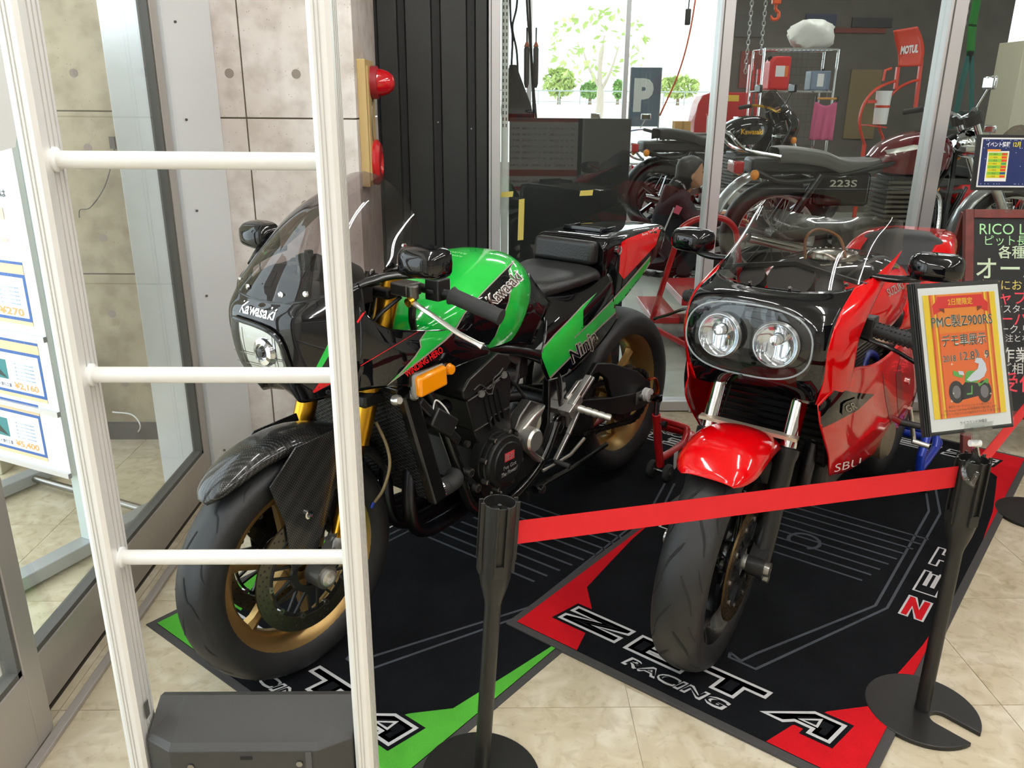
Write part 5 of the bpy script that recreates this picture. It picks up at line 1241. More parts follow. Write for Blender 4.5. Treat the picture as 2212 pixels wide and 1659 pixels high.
# ============================================================ red and black motorcycle
A2 = math.radians(231.1); F2 = (.557,1.827)
J = thing('motorcycle', 'red and black sport motorcycle with twin round headlights behind a clear cover', 'motorcycle', (F2[0],F2[1],.0105), A2)
q2 = bike_px(F2, A2)
_U2 = Vector((math.cos(A2),math.sin(A2),0)); _V2 = Vector((-_U2.y,_U2.x,0))
def loc2(w): w = Vector(w)-Vector((F2[0],F2[1],.0105)); return Vector((w.dot(_U2),w.dot(_V2),w.z))
_cam2 = loc2((0,0,EYE))
def cam2(x, y):
    r = px_ray(x*1000, y*1000); return (_cam2, Vector((r.dot(_U2),r.dot(_V2),r.z)))
def pxp(pts): return [(x/1000,y/1000) for x,y in pts]
def px_text(s, p0, p1, hgt, **k):
    A = Vector((p0[0]/1000,p0[1]/1000)); B = Vector((p1[0]/1000,p1[1]/1000)); d = (B-A); L_ = d.length; c, sn = d.x/L_, d.y/L_
    vs, fs = text_fit(s, L_, hgt/1000, **k); m = (A+B)/2
    return ([(m.x+x*c+y*sn, m.y+x*sn-y*c) for x,y in vs], fs)
ST_C, ST_AX = Vector((-.30,0,.95)), Vector((-.42,0,1)).normalized()
STM = Matrix.Translation(ST_C) @ Matrix.Rotation(math.radians(6.5),4,ST_AX) @ Matrix.Translation(-ST_C)
_before = set(bpy.data.objects)
def gr2(g, f):
    for k in range(13):
        a = 2*math.pi*k/13
        groove_strip(g, f, [(a,.55),(a+.12,.42),(a+.24,.18),(a+.30,.06)], .0055); groove_strip(g, f, [(a+.24,-.55),(a+.36,-.42),(a+.48,-.18),(a+.54,-.06)], .0055)
        groove_strip(g, f, [(a+.20,.80),(a+.27,.66),(a+.38,.50)], .004); groove_strip(g, f, [(a+.05,-.80),(a+.12,-.66),(a+.23,-.50)], .004)
M['blk_wheel'] = mat('black_wheel_enamel', (.008,.008,.009), .18, coat=.6)
M['bronze_disc'] = mat('bronze_brake_disc', '7a6544', .34, metal=1)
wheel(J, (0,0,.300), .300, .061, .222, M['blk_wheel'], 3, gr2, .152, True, 'front_wheel', 'bronze_disc')
def fp2(z, v): return Vector((-.030-.42*(z-.30)*.92, v, z))
for s in (-1,1):
    v = .102*s
    MB().cyl(fp2(.56,v),fp2(.86,v),.0215,24).build('fork_stanchion', 'chrome', J)
    sl = MB().lathe([(0,0),(.026,0),(.027,.05),(.026,.27),(.030,.285),(.030,.300),(.024,.304),(0,.304)], fp2(.290,v), (fp2(1,0)-fp2(0,0)).normalized(), 24)
    sl.cyl((0,v-.02,.300),(0,v+.022,.300),.026,18).bar((0,v,.300),fp2(.33,v),.04,.045)
    so = sl.build('fork_slider', 'blk_metal', J, ang=40)
    bolt((0,v+s*.022,.300),(0,s,0),.018,.014,M['steel'],so,'axle_nut'); bolt((-.01,v+s*.02,.270),(0,s,0),.012,.014,M['steel'],so,'clamp_bolt')
    MB().cyl((0,v-s*.022,.302),(0,v-s*.045,.302),.02,18).build('axle_spacer', 'alu', so)
    ca = MB().box(-.150,-.062,v-s*.048-.022,v-s*.048+.022,.345,.455, Matrix.Rotation(.3,3,'Y')).build('brake_caliper', mat('dark_caliper', '3a332b', .4, metal=.7), J, bevel=.009)
    MB().tube(curve([(-.10,v-s*.02,.46),(-.15,v,.52),(-.17,v*.9,.58),(-.22,v*.8,.70)],5),.0045,8).build('brake_hose', 'blk', J)
MB().bar(fp2(.605,-.125)+Vector((.026,0,0)),fp2(.605,.125)+Vector((.026,0,0)),.024,.009).build('fork_brace', mat('polished_brace', 'e6d6c2', .3, metal=.7), J, smooth=False)
MB().bar(fp2(.72,-.13),fp2(.72,.13),.07,.035).build('lower_yoke', 'blk_metal', J, bevel=.006)
rows = []
for th, hw, rc, re in ((58,.062,.334,.324),(61,.078,.341,.316),(68,.094,.346,.306),(78,.098,.346,.300),(92,.098,.340,.296),(106,.094,.333,.294),(117,.088,.328,.298),(122,.070,.324,.308)):
    t = math.radians(th); row = []
    for k in range(-6,7):
        s = k/6; r = rc-(rc-re)*abs(s)**2.4; row.append(Vector((r*math.cos(t), hw*math.sin(s*1.2)/math.sin(1.2), .300+r*math.sin(t))))
    rows.append(row)
MB().grid(patch(rows,1,6)).build('front_mudguard', 'red_paint', J, ang=60, solid=.003)
for o in set(bpy.data.objects)-_before:
    if o.type == 'MESH' and not getattr(o.data,'_t',None): o.data.transform(STM)
# --- nose cowl
n2 = [[(-.165,0,.954),(-.170,.060,.955),(-.195,.120,.957),(-.245,.165,.962),(-.320,.190,.975),(-.420,.203,.998),(-.520,.210,1.024)],
      [(-.092,0,.937),(-.094,.060,.935),(-.104,.120,.928),(-.130,.170,.920),(-.185,.200,.920),(-.255,.211,.928),(-.335,.214,.944)],
      [(-.080,0,.848),(-.080,.065,.848),(-.082,.125,.847),(-.096,.168,.847),(-.128,.196,.848),(-.168,.210,.850),(-.215,.215,.858)],
      [(-.092,0,.757),(-.093,.065,.757),(-.098,.122,.759),(-.114,.163,.764),(-.140,.192,.770),(-.172,.207,.778),(-.210,.214,.788)],
      [(-.165,0,.696),(-.160,.060,.694),(-.150,.105,.692),(-.140,.145,.694),(-.148,.178,.700),(-.172,.199,.710),(-.205,.209,.720)]]
_np = patch(n2,7,7); BC = 3*7+2
n2m = MB().grid(_np); n2m.mirror()
nose = MB().grid([r[:BC+1] for r in _np]).mirror().build('nose_cowl', 'black_paint', J, ang=60, solid=.003)
for _s in (1,-1): MB().grid([[(p[0],p[1]*_s,p[2]) for p in r[BC:]] for r in _np]).build('red_band', 'red_paint', nose, ang=60, solid=.003)
l2 = [[(-.118,.168,.705),(-.160,.194,.748),(-.225,.208,.776),(-.390,.213,.748),(-.550,.212,.738),(-.720,.208,.742),(-.850,.203,.700)],
      [(-.126,.177,.655),(-.165,.198,.690),(-.240,.212,.706),(-.405,.217,.685),(-.570,.217,.672),(-.745,.212,.655),(-.935,.204,.620)],
      [(-.170,.180,.598),(-.205,.196,.622),(-.275,.208,.625),(-.430,.213,.605),(-.590,.214,.592),(-.785,.208,.572),(-1.025,.200,.552)],
      [(-.235,.178,.530),(-.268,.188,.532),(-.335,.198,.520),(-.460,.203,.500),(-.625,.204,.485),(-.825,.200,.470),(-1.095,.195,.465)],
      [(-.292,.172,.456),(-.330,.174,.447),(-.400,.174,.425),(-.505,.174,.402),(-.645,.174,.380),(-.805,.178,.368),(-1.045,.185,.385)]]
l2m = MB().grid(patch(l2,7,7)); l2m.mirror(); low = l2m.build('lower_cowl', 'red_paint', J, ang=60, solid=.003)
bn, bl2 = bvh_of(n2m), bvh_of(l2m)
def both(o, par):
    """repeat a laid-on panel on the other flank"""
    me = o.data.copy(); me.transform(Matrix.Scale(-1,4,(0,1,0))); me.flip_normals(); c = bpy.data.objects.new(o.name.split('.')[0], me); COL.objects.link(c); c.parent = par; return c
b = decal(bl2, [pxp([(1715,838),(1735,822),(1775,826),(1796,836),(1840,847),(1888,852),(1852,886),(1799,914),(1765,929),(1745,900)])], M['black_paint'], 'black_wedge', low, cam2, .0012, .004); both(b, low)
b = decal(bn, [pxp([(1690,860),(1775,815),(1790,842),(1725,880)])], M['black_paint'], 'black_wedge', low, cam2, .0014, .010) if False else None
decal(bl2, [px_text('SBU', (1800,1012), (1862,996), 16, shear=.3, bold=-.005)], M['whitepaint'], 'cowl_lettering', low, cam2, .0015, .010)
bg = decal(bl2, [pxp([(1818,872),(1826,866),(1848,858),(1852,864),(1848,884),(1840,890),(1822,897),(1816,892)])], M['blk_gloss'], 'badge', low, cam2, .005, .010)
decal(bl2, [px_text('GR', (1824,884), (1846,873), 17, bold=.02)], M['steel'], 'badge_letters', bg, cam2, .0062, 0)
# shade of scoops in the lower panel, painted as flat darker red shapes
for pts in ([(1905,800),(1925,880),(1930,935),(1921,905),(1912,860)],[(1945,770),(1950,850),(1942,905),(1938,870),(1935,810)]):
    decal(bl2, [pxp(pts)], mat('scoop_shade_red', '8c0a10', .25, coat=.6), 'panel_scoop_shade', low, cam2, .001, .010)
bolt(bl2.ray_cast(*cam2(1.9595,.823))[0],(0,1,0),.010,.008,M['chrome'],low,'panel_bolt')
# inner shell of the intake: radiator and dark ducts
MB().bar((-.245,0,.700),(-.330,0,.470),.300,.030,up=(1,0,-.35)).build('oil_cooler', 'blk_metal', J, smooth=False)
for k in range(11):
    t = k/10; p = Vector((-.225,0,.695)).lerp(Vector((-.310,0,.475)),t); MB().bar(p-Vector((0,.145,0)),p+Vector((0,.145,0)),.006,.004,up=(1,0,-.35)).build('cooler_fin', 'blk_gloss', J, smooth=False)
MB().box(-.9,-.34,-.15,.15,.36,.70).build('engine_block', 'blk_metal', J, bevel=.02)
for k in range(9):
    MB().box(-.66,-.36,-.172,.172,.700+.0105*k,.7045+.0105*k).build('cylinder_fin', 'alu_dark', J, smooth=False)
MB().box(-.64,-.38,-.15,.15,.69,.80).build('cylinder_barrel', 'blk_metal', J, smooth=False)
MB().lathe([(0,.182),(.022,.182),(.026,.176),(.026,.15)], (-.47,0,.772), (0,1,.3), 20).build('cam_plug', 'alu', J)
pc = [bn and q2(1862,800,.17), q2(1872,772,.17), q2(1888,778,.17), q2(1890,806,.17)]
MB().tube(curve(pc,6),.011,12).build('plug_lead', mat('blue_plug_cap', '16266a', .35), J)
for y in (-.12,-.04,.04,.12):
    MB().tube(curve([(-.36,y,.62),(-.31,y,.58),(-.30,y*.9,.45),(-.34,y*.8,.35),(-.5,y*.6,.31),(-.7,y*.5,.30)],5),.019,12).build('exhaust_header', 'exh', J)
MB().tube(curve([(-.70,0,.30),(-.90,-.08,.28),(-1.2,-.2,.33),(-1.6,-.24,.44)],5),.036,16).build('silencer', 'alu_dark', J)
MB().lathe([(0,.205),(.05,.203),(.065,.190),(.07,.12)], (-.80,0,.40), (0,1,0), 28).build('clutch_cover', mat('grey_engine_cover', '6b6455', .5, metal=.6), J)
# --- headlights
for s in (-1,1):
    c = Vector((-.082,s*.069,.845)); ax = Vector((1,s*.05,.05)).normalized()
    lamp = MB().lathe([(.0,.006),(.030,.008),(.046,.016),(.051,.024),(.053,.024),(.053,.014),(.050,.008)], c, ax, 36).build('headlight', mat('lamp_reflector', 'd6dade', .1, metal=1), J)
    MB().lathe([(.055,.010),(.057,.018),(.053,.026),(.051,.022)], c, ax, 36).build('lamp_ring', mat('grey_lamp_ring', '8a8a88', .3, metal=.6), lamp)
    MB().lathe([(.051,.024),(.040,.033),(.022,.038),(0,.040)], c, ax, 36).build('lamp_glass', 'lens', lamp)
    rb = MB()
    for k in range(-4,5): rb.bar(c+ax*.030+Vector((0,k*.010,-.034+.003*abs(k))),c+ax*.030+Vector((0,k*.010,-.005)),.0012,.0012)
    rb.build('glass_ribs', 'white', lamp, smooth=False)
    MB().lathe([(0,.030),(.012,.028),(.014,.010)], c+Vector((0,0,.012)), ax, 16).build('bulb_shield', 'chrome', lamp)
oval = []
for i in range(48):
    a = 2*math.pi*i/48; ca, sa = math.cos(a), math.sin(a); oval.append((.156*math.copysign(abs(ca)**.72,ca), .846+.087*math.copysign(abs(sa)**.8,sa)))
front2 = lambda x, y: ((.4,x,y),(-1,0,0))
cv = decal(bn, [oval], M['lens'], 'headlight_cover', J, front2, .042, .014)
loop = []; low_l = []
for x, y in oval:
    h = bn.ray_cast(Vector((.4,x,y)), Vector((-1,0,0)))[0]
    if h is not None: loop.append(h+Vector((.030,0,0))); low_l.append(h+Vector((.002,0,0)))
MB().tube(loop,.0022,6,closed=True).build('cover_edge', mat('clear_edge', '9aa0a2', .15), cv)
sk = MB(); sk.grid([loop,low_l], cu=True).build('cover_skirt', 'lens', cv)
for x, z in ((0,.758),(-.06,.930),(.11,.905)): bolt(Vector((-.05 if z < .8 else -.075,x,z)),(1,0,0),.006,.006,M['blk'],cv,'cover_screw')
# --- screen
s2 = [[tuple(Vector(p)+Vector((.002,0,.003))) for p in n2[0]],
      [(-.275,0,1.028),(-.280,.055,1.028),(-.298,.112,1.026),(-.340,.158,1.024),(-.400,.180,1.032),(-.470,.194,1.044),(-.540,.202,1.056)],
      [(-.395,0,1.074),(-.398,.055,1.074),(-.405,.112,1.075),(-.425,.150,1.077),(-.462,.174,1.080),(-.505,.188,1.082),(-.548,.196,1.080)],
      [(-.530,0,1.088),(-.525,.06,1.092),(-.510,.115,1.101),(-.495,.150,1.107),(-.505,.172,1.106),(-.528,.186,1.100),(-.553,.193,1.092)]]
s2m = MB().grid(patch(s2,6,7)); s2m.mirror(); ws = s2m.build('windscreen', 'clear_screen', J, ang=70)
for p in ((-.175,.05,.956),(-.20,-.10,.957),(-.175,-.05,.956),(-.26,.155,.965)): bolt(Vector(p),(.3,0,1),.005,.006,M['chrome'],ws,'screen_screw')
MB().cyl((-.345,.0,.93),(-.315,.0,.955),.060,24).cyl((-.335,-.10,.93),(-.31,-.10,.95),.034,20).cyl((-.335,.10,.93),(-.31,.10,.95),.034,20).build('instruments', 'blk', J)
MB().bar((-.30,-.19,.965),(-.34,.0,.99),.010,.010).bar((-.34,0,.99),(-.30,.19,.965),.010,.010).build('fairing_stay', 'blk', J)
for s in (-1,1):
    mirror_pod(J, (-.392,s*.318,1.010), (.046,.062,.034), M['black_paint'], None, [(-.345,s*.186,.980),(-.350,s*.225,.978),(-.362,s*.265,.980),(-.385,s*.305,.985)], s, s*.15)
# --- tank, seat, tail
TK2 = [(-.395,.05,.905,.85,.8),(-.42,.105,.920,.83,.75),(-.48,.150,.940,.805,.72),(-.57,.178,.958,.785,.72),(-.67,.188,.968,.770,.72),(-.78,.185,.966,.762,.74),(-.88,.165,.954,.765,.8),(-.95,.135,.925,.775,.9),(-.99,.105,.880,.785,1)]
t2m = MB().grid(tank_loft(TK2)); t2m.mirror(); tank2 = t2m.build('fuel_tank', 'red_paint', J, ang=60)
b2 = bvh_of(t2m); tp2 = lambda x, y: ((x,y,1.3),(0,0,-1))
decal(b2, [[(-.455,0),(-.46,.07),(-.52,.125),(-.62,.150),(-.76,.155),(-.88,.13),(-.95,.09),(-.965,0),(-.95,-.09),(-.88,-.13),(-.76,-.155),(-.62,-.150),(-.52,-.125),(-.46,-.07)]], M['black_paint'], 'black_top', tank2, tp2, .001, .015)
cp2 = Vector((-.648,0,.970)); fcp = MB().lathe([(0,.016),(.030,.015),(.050,.011),(.068,.008),(.073,.0),(.073,-.01)], cp2, (-.05,0,1), 40).build('filler_cap', mat('polished_cap', 'b7b3a8', .16, metal=1), tank2)
for k in range(20):
    a = 2*math.pi*k/20; bolt(cp2+Vector((.062*math.cos(a),.062*math.sin(a),.007)),(0,0,1),.0035,.004,M['chrome'],fcp,'cap_screw')
MB().tube(curve([(-.50,-.03,.975),(-.52,-.04,1.03),(-.56,-.02,1.05),(-.58,.03,1.03),(-.56,.06,.98)],5),.004,8).build('breather_hose', mat('amber_hose', '8a5a30', .3), J)
decal(b2, [px_text('SUZUKI', (1916,634), (1950,615), 17, shear=.25, bold=.01)], M['alu'], 'tank_lettering', tank2, cam2, .002, .006)
st2 = []
for u, w, zt in ((-.985,.075,.818),(-1.02,.115,.822),(-1.12,.150,.824),(-1.24,.165,.830),(-1.34,.162,.838),(-1.38,.150,.845)):
    st2.append([(u,0,zt),(u,w*.6,zt),(u,w*.9,zt-.012),(u,w,zt-.032),(u,w*.97,zt-.055)])
M['dimple'] = mat('dimpled_seat_vinyl', (.02,.02,.021), .5, bump=.6, bscale=300)
MB().grid(patch(st2,4,4)).mirror().build('seat', 'dimple', J, ang=70, solid=.006)
bp_ = []
for z, w, u in ((.835,.160,-1.36),(.87,.160,-1.385),(.91,.150,-1.415),(.935,.125,-1.445),(.942,.09,-1.49),(.94,.07,-1.56)):
    bp_.append([(u,0,z),(u,w*.6,z),(u-.01,w*.9,z-.004),(u-.03,w,z-.012),(u-.08,w*.99,z-.03)])
MB().grid(patch(bp_,4,4)).mirror().build('back_pad', 'dimple', J, ang=70, solid=.006)
t2 = []
for u, w, zt, zb in ((-.96,.150,.80,.70),(-1.10,.176,.815,.69),(-1.25,.186,.832,.71),(-1.40,.184,.905,.745),(-1.52,.168,.935,.79),(-1.65,.145,.935,.83),(-1.76,.115,.925,.865)):
    t2.append([(u,w*.62,zt),(u,w*.86,zt-.006),(u,w*.98,zt-.03),(u,w,(zt+zb)/2),(u,w*.97,zb+.02),(u,w*.9,zb)])
MB().grid(patch(t2,4,5)).mirror().build('tail_cowl', 'red_paint', J, ang=60, solid=.003)
MB().box(-1.78,-1.50,-.09,.09,.885,.925).build('tail_top', 'red_paint', J, bevel=.015)
# --- bars
for s in (-1,1):
    e0, e1, e2 = Vector((-.335,s*.115,.868)), Vector((-.305,s*.205,.862)), Vector((-.293,s*.345,.845))
    if s < 0: e2 = Vector((-.405,-.330,.845)); e1 = Vector((-.36,-.20,.862))
    MB().tube([e0,e1,e2],.011,12).build('handlebar', 'blk_metal', J)
    g = MB().tube([e1.lerp(e2,.12),e1.lerp(e2,.98)],.0175,16)
    for k in range(10):
        for a in range(0,360,45):
            p = e1.lerp(e2,.2+.075*k); g.cyl(p+Vector((.0165*math.cos(math.radians(a)),0,.0165*math.sin(math.radians(a)))),p+Vector((.0205*math.cos(math.radians(a)),0,.0205*math.sin(math.radians(a)))),.003,5)
    g.build('grip', 'grip', J)
    sb = MB().box(-.33,-.285,min(s*.175,s*.225),max(s*.175,s*.225),.838,.890).build('switch_box', 'blk', J, bevel=.004)
    MB().box(-.322,-.296,min(s*.18,s*.20),max(s*.18,s*.20),.890,.894).build('switch_label', mat('yellow_label', 'e0a018', .5), sb, smooth=False)
    MB().tube(curve([e1+Vector((.035,-s*.02,-.012)),e1+Vector((.052,s*.03,-.018)),e1+Vector((.055,s*.08,-.030)),e1+Vector((.042,s*.14,-.060)),e1+Vector((.030,s*.185,-.080))],5),[.009]*6+[.0075]*14+[.010],10,flat=.6).build('lever', 'blk_gloss', J)
    MB().cyl((-.33,s*.102,.80),(-.345,s*.102,.885),.024,16).build('fork_top', 'blk_metal', J)
# --- frame, swingarm, rear wheel
RA2 = Vector((-1.42,0,.335))
wheel(J, RA2, .315, .085, .225, M['blk_wheel'], 3, None, .11, False, 'rear_wheel')
for s in (-1,1):
    MB().bar((-.92,s*.12,.44),RA2+Vector((0,s*.12,0)),.03,.07).build('swingarm_beam', 'alu_dark', J, bevel=.006)
    MB().tube(curve([(-.38,s*.06,.84),(-.6,s*.17,.76),(-.85,s*.17,.66),(-.95,s*.15,.5)],5),.02,12).build('frame_rail', 'alu', J)
    MB().cyl((-.98,s*.15,.40),(-1.02,s*.24,.385),.011,12).build('footpeg', 'blk', J)
MB().tube(curve([(-1.02,.2,.44),(-1.06,.21,.36),(-1.085,.215,.315),(-1.07,.22,.305)],4),.0075,10).cyl((-1.075,.215,.308),(-1.085,.265,.300),.009,12).build('shift_lever', 'alu', J)
chain(J, [(-.82,.10,.45),(-1.42,.10,.43)]+[(-1.42+.095*math.cos(math.radians(a)),.10,.335+.095*math.sin(math.radians(a))) for a in range(90,271,30)]+[(-.82,.10,.38)])
# ============================================================ paddock stands
def paddock(label, parentpose, z0, m, wx, wz, cup, rear, ang, F, wheelsize=.034, cupm=None):
    t = thing('paddock_stand', label, 'stand', (F[0],F[1],z0), ang, 'paddock stands')
    for s in (-1,1):
        arm = MB().tube([(wx,s*.20,.055),(wx+.03,s*.20,.15),(cup[0],s*.20,cup[1]-.05)],.016,14).build('upright', m, t)
        MB().tube([(cup[0],s*.20,cup[1]-.055),(cup[0],s*.20,cup[1]+.010)],.011,12).bar((cup[0],s*.215,cup[1]+.015),(cup[0],s*.150,cup[1]+.015),.022,.024).build('cup_arm', 'chrome', arm)
        MB().lathe([(.010,-.012),(.026,-.012),(.026,-.004),(.014,0),(.026,.004),(.026,.012),(.010,.012)], (cup[0],s*.158,cup[1]+.018), (0,1,0), 20).build('bobbin', 'white', arm)
        MB().cyl((cup[0]-.01,s*.226,cup[1]-.085),(cup[0]-.01,s*.238,cup[1]-.085),.014,8).cyl((cup[0]-.01,s*.205,cup[1]-.085),(cup[0]-.01,s*.226,cup[1]-.085),.005,8).build('clamp_knob', 'blk', arm)
        for o_ in (-.034,.034):
            wl = MB().lathe([(.010,-.011),(wheelsize-.006,-.012),(wheelsize,-.006),(wheelsize,.006),(wheelsize-.006,.012),(.010,.011)], (wx,s*.20+o_,wheelsize), (0,1,0), 24).build('castor_wheel', 'grip', t)
            MB().lathe([(0,-.0125),(.017,-.0125),(.019,-.010),(.019,.010),(.017,.0125),(0,.0125)], (wx,s*.20+o_,wheelsize), (0,1,0), 16).build('wheel_hub', 'alu_dark', wl)
        MB().cyl((wx,s*.20-.05,wheelsize),(wx,s*.20+.05,wheelsize),.006,8).build('wheel_axle', 'steel', t)
        MB().tube([(wx+.005,s*.20,.085),(wx-.10,s*.20,.080),(rear+.06,s*.20,.085)],.016,14).build('side_tube', m, t)
    MB().tube(curve([(rear+.06,.20,.085),(rear+.015,.195,.086),(rear,.16,.087),(rear,0,.088),(rear,-.16,.087),(rear+.015,-.195,.086),(rear+.06,-.20,.085)],5),.016,14).build('rear_bar', m, t)
    MB().tube(curve([(rear+.10,.20,.088),(rear+.06,.19,.120),(rear+.05,.15,.135),(rear+.05,-.15,.135),(rear+.06,-.19,.120),(rear+.10,-.20,.088)],5),.014,12).build('lift_handle', m, t)
    return t
M['stand_red'] = mat('red_stand_paint', 'b3161b', .3, coat=.4); M['stand_blue'] = mat('blue_stand_paint', '1c38a8', .3, coat=.4)
pr1 = paddock('red tubular paddock stand under the rear wheel of the green and black motorcycle', None, .0045, M['stand_red'], -1.568, 0, (-1.505,.335), -1.86, A1, F1)
paddock('blue tubular paddock stand under the rear of the red motorcycle', None, .0105, M['stand_blue'], -1.40, 0, (-1.455,.315), -1.74, A2, F2)
MB().prism([(-.018,0),(.018,0),(.014,-.075),(-.010,-.070)], 0, .0006, lambda x,y,h: (-1.66+x,.218+h,.085+y)).build('paper_tag', 'whitepaint', pr1, smooth=False)
# ============================================================ workshop behind the glass
def ftext(o, r, u, s, w, h, m, parent, name='lettering', **k):
    F = flat(o, r, u); F.textfit(s, 0, 0, w, h, .0, **k); return F.build(name, m, parent, smooth=False)
# black board standing behind the left pane
bb = MB().box(.058,.592,3.775,3.795,0.0,1.318).build('black_board', mat('matt_black_board', (.008,.008,.008), .5), smooth=False)
tag(bb, 'tall matt black board standing right behind the window beside the siding', 'board')
for lab, a, b in (('short strip of yellow masking tape on the glass beside the mullion',(1083,415),(1109,425)),('short strip of yellow masking tape on the glass above the motorcycle seat',(1254,412),(1281,422)),('upright strip of yellow masking tape on the glass above the green tank',(1121,431),(1132,518))):
    A, B = px_y(a[0],a[1],3.670), px_y(b[0],b[1],3.670)
    tag(MB().prism([(A.x,A.z),(B.x,A.z+.004),(B.x-.003,B.z),(A.x-.004,B.z-.003)], 3.6690, 3.6705, lambda x,y,h: (x,h,y)).build('masking_tape', mat('yellow_tape', 'cdbb5c', .7), smooth=False), lab, 'tape')
def spoke_wheel(parent, c, R, w, rim, rm, nm, n=32):
    MB().lathe(tyre_prof(R,w,rim), c, (0,1,0), 48).build(nm, 'rubber', parent, ang=60)
    c = Vector(c)
    ri = MB().lathe([(rim-.012,-w*.6),(rim+.004,-w*.7),(rim-.010,-w*.3),(rim-.012,0),(rim-.010,w*.3),(rim+.004,w*.7),(rim-.012,w*.6),(rim-.022,0)], c, (0,1,0), 48, closed=True).build('rim', rm, parent)
    MB().cyl(c-Vector((0,.07,0)),c+Vector((0,.07,0)),.035,18).build('hub', 'alu_dark', parent)
    s = MB()
    for k in range(n):
        a = 2*math.pi*k/n; b_ = a+(.35 if k%2 else -.35); y = .05 if (k//2)%2 else -.05
        s.cyl(c+Vector((.033*math.cos(a),y,.033*math.sin(a))),c+Vector(((rim-.01)*math.cos(b_),0,(rim-.01)*math.sin(b_))),.0022,5)
    s.build('wire_spokes', 'steel', ri, smooth=False)['kind'] = 'stuff'
def cast_wheel(parent, c, R, w, rim, rm, nm, n=5):
    MB().lathe(tyre_prof(R,w,rim), c, (0,1,0), 44).build(nm, 'rubber', parent, ang=60); c = Vector(c)
    ri = MB().lathe([(rim-.012,-w*.6),(rim+.004,-w*.7),(rim-.014,-w*.3),(rim-.014,w*.3),(rim+.004,w*.7),(rim-.012,w*.6),(rim-.03,0)], c, (0,1,0), 44, closed=True).build('rim', rm, parent)
    MB().cyl(c-Vector((0,.06,0)),c+Vector((0,.06,0)),.04,16).build('hub', rm, parent)
    for k in range(n):
        a = 2*math.pi*k/n; d = Vector((math.cos(a),0,math.sin(a))); MB().bar(c+d*.03,c+d*(rim-.02),.03,.03,up=(0,1,0)).build('spoke', rm, ri, smooth=False)
def arc_guard(parent, c, R, w, a0, a1, m, nm, n=14):
    rows = []
    for i in range(n+1):
        t = math.radians(a0+(a1-a0)*i/n); row = []
        for k in range(-4,5):
            s = k/4; r = R-.035*abs(s)**2.5; row.append((c[0]+r*math.cos(t), c[1]+w*s, c[2]+r*math.sin(t)))
        rows.append(row)
    return MB().grid(rows).build(nm, m, parent, ang=60, solid=.003)
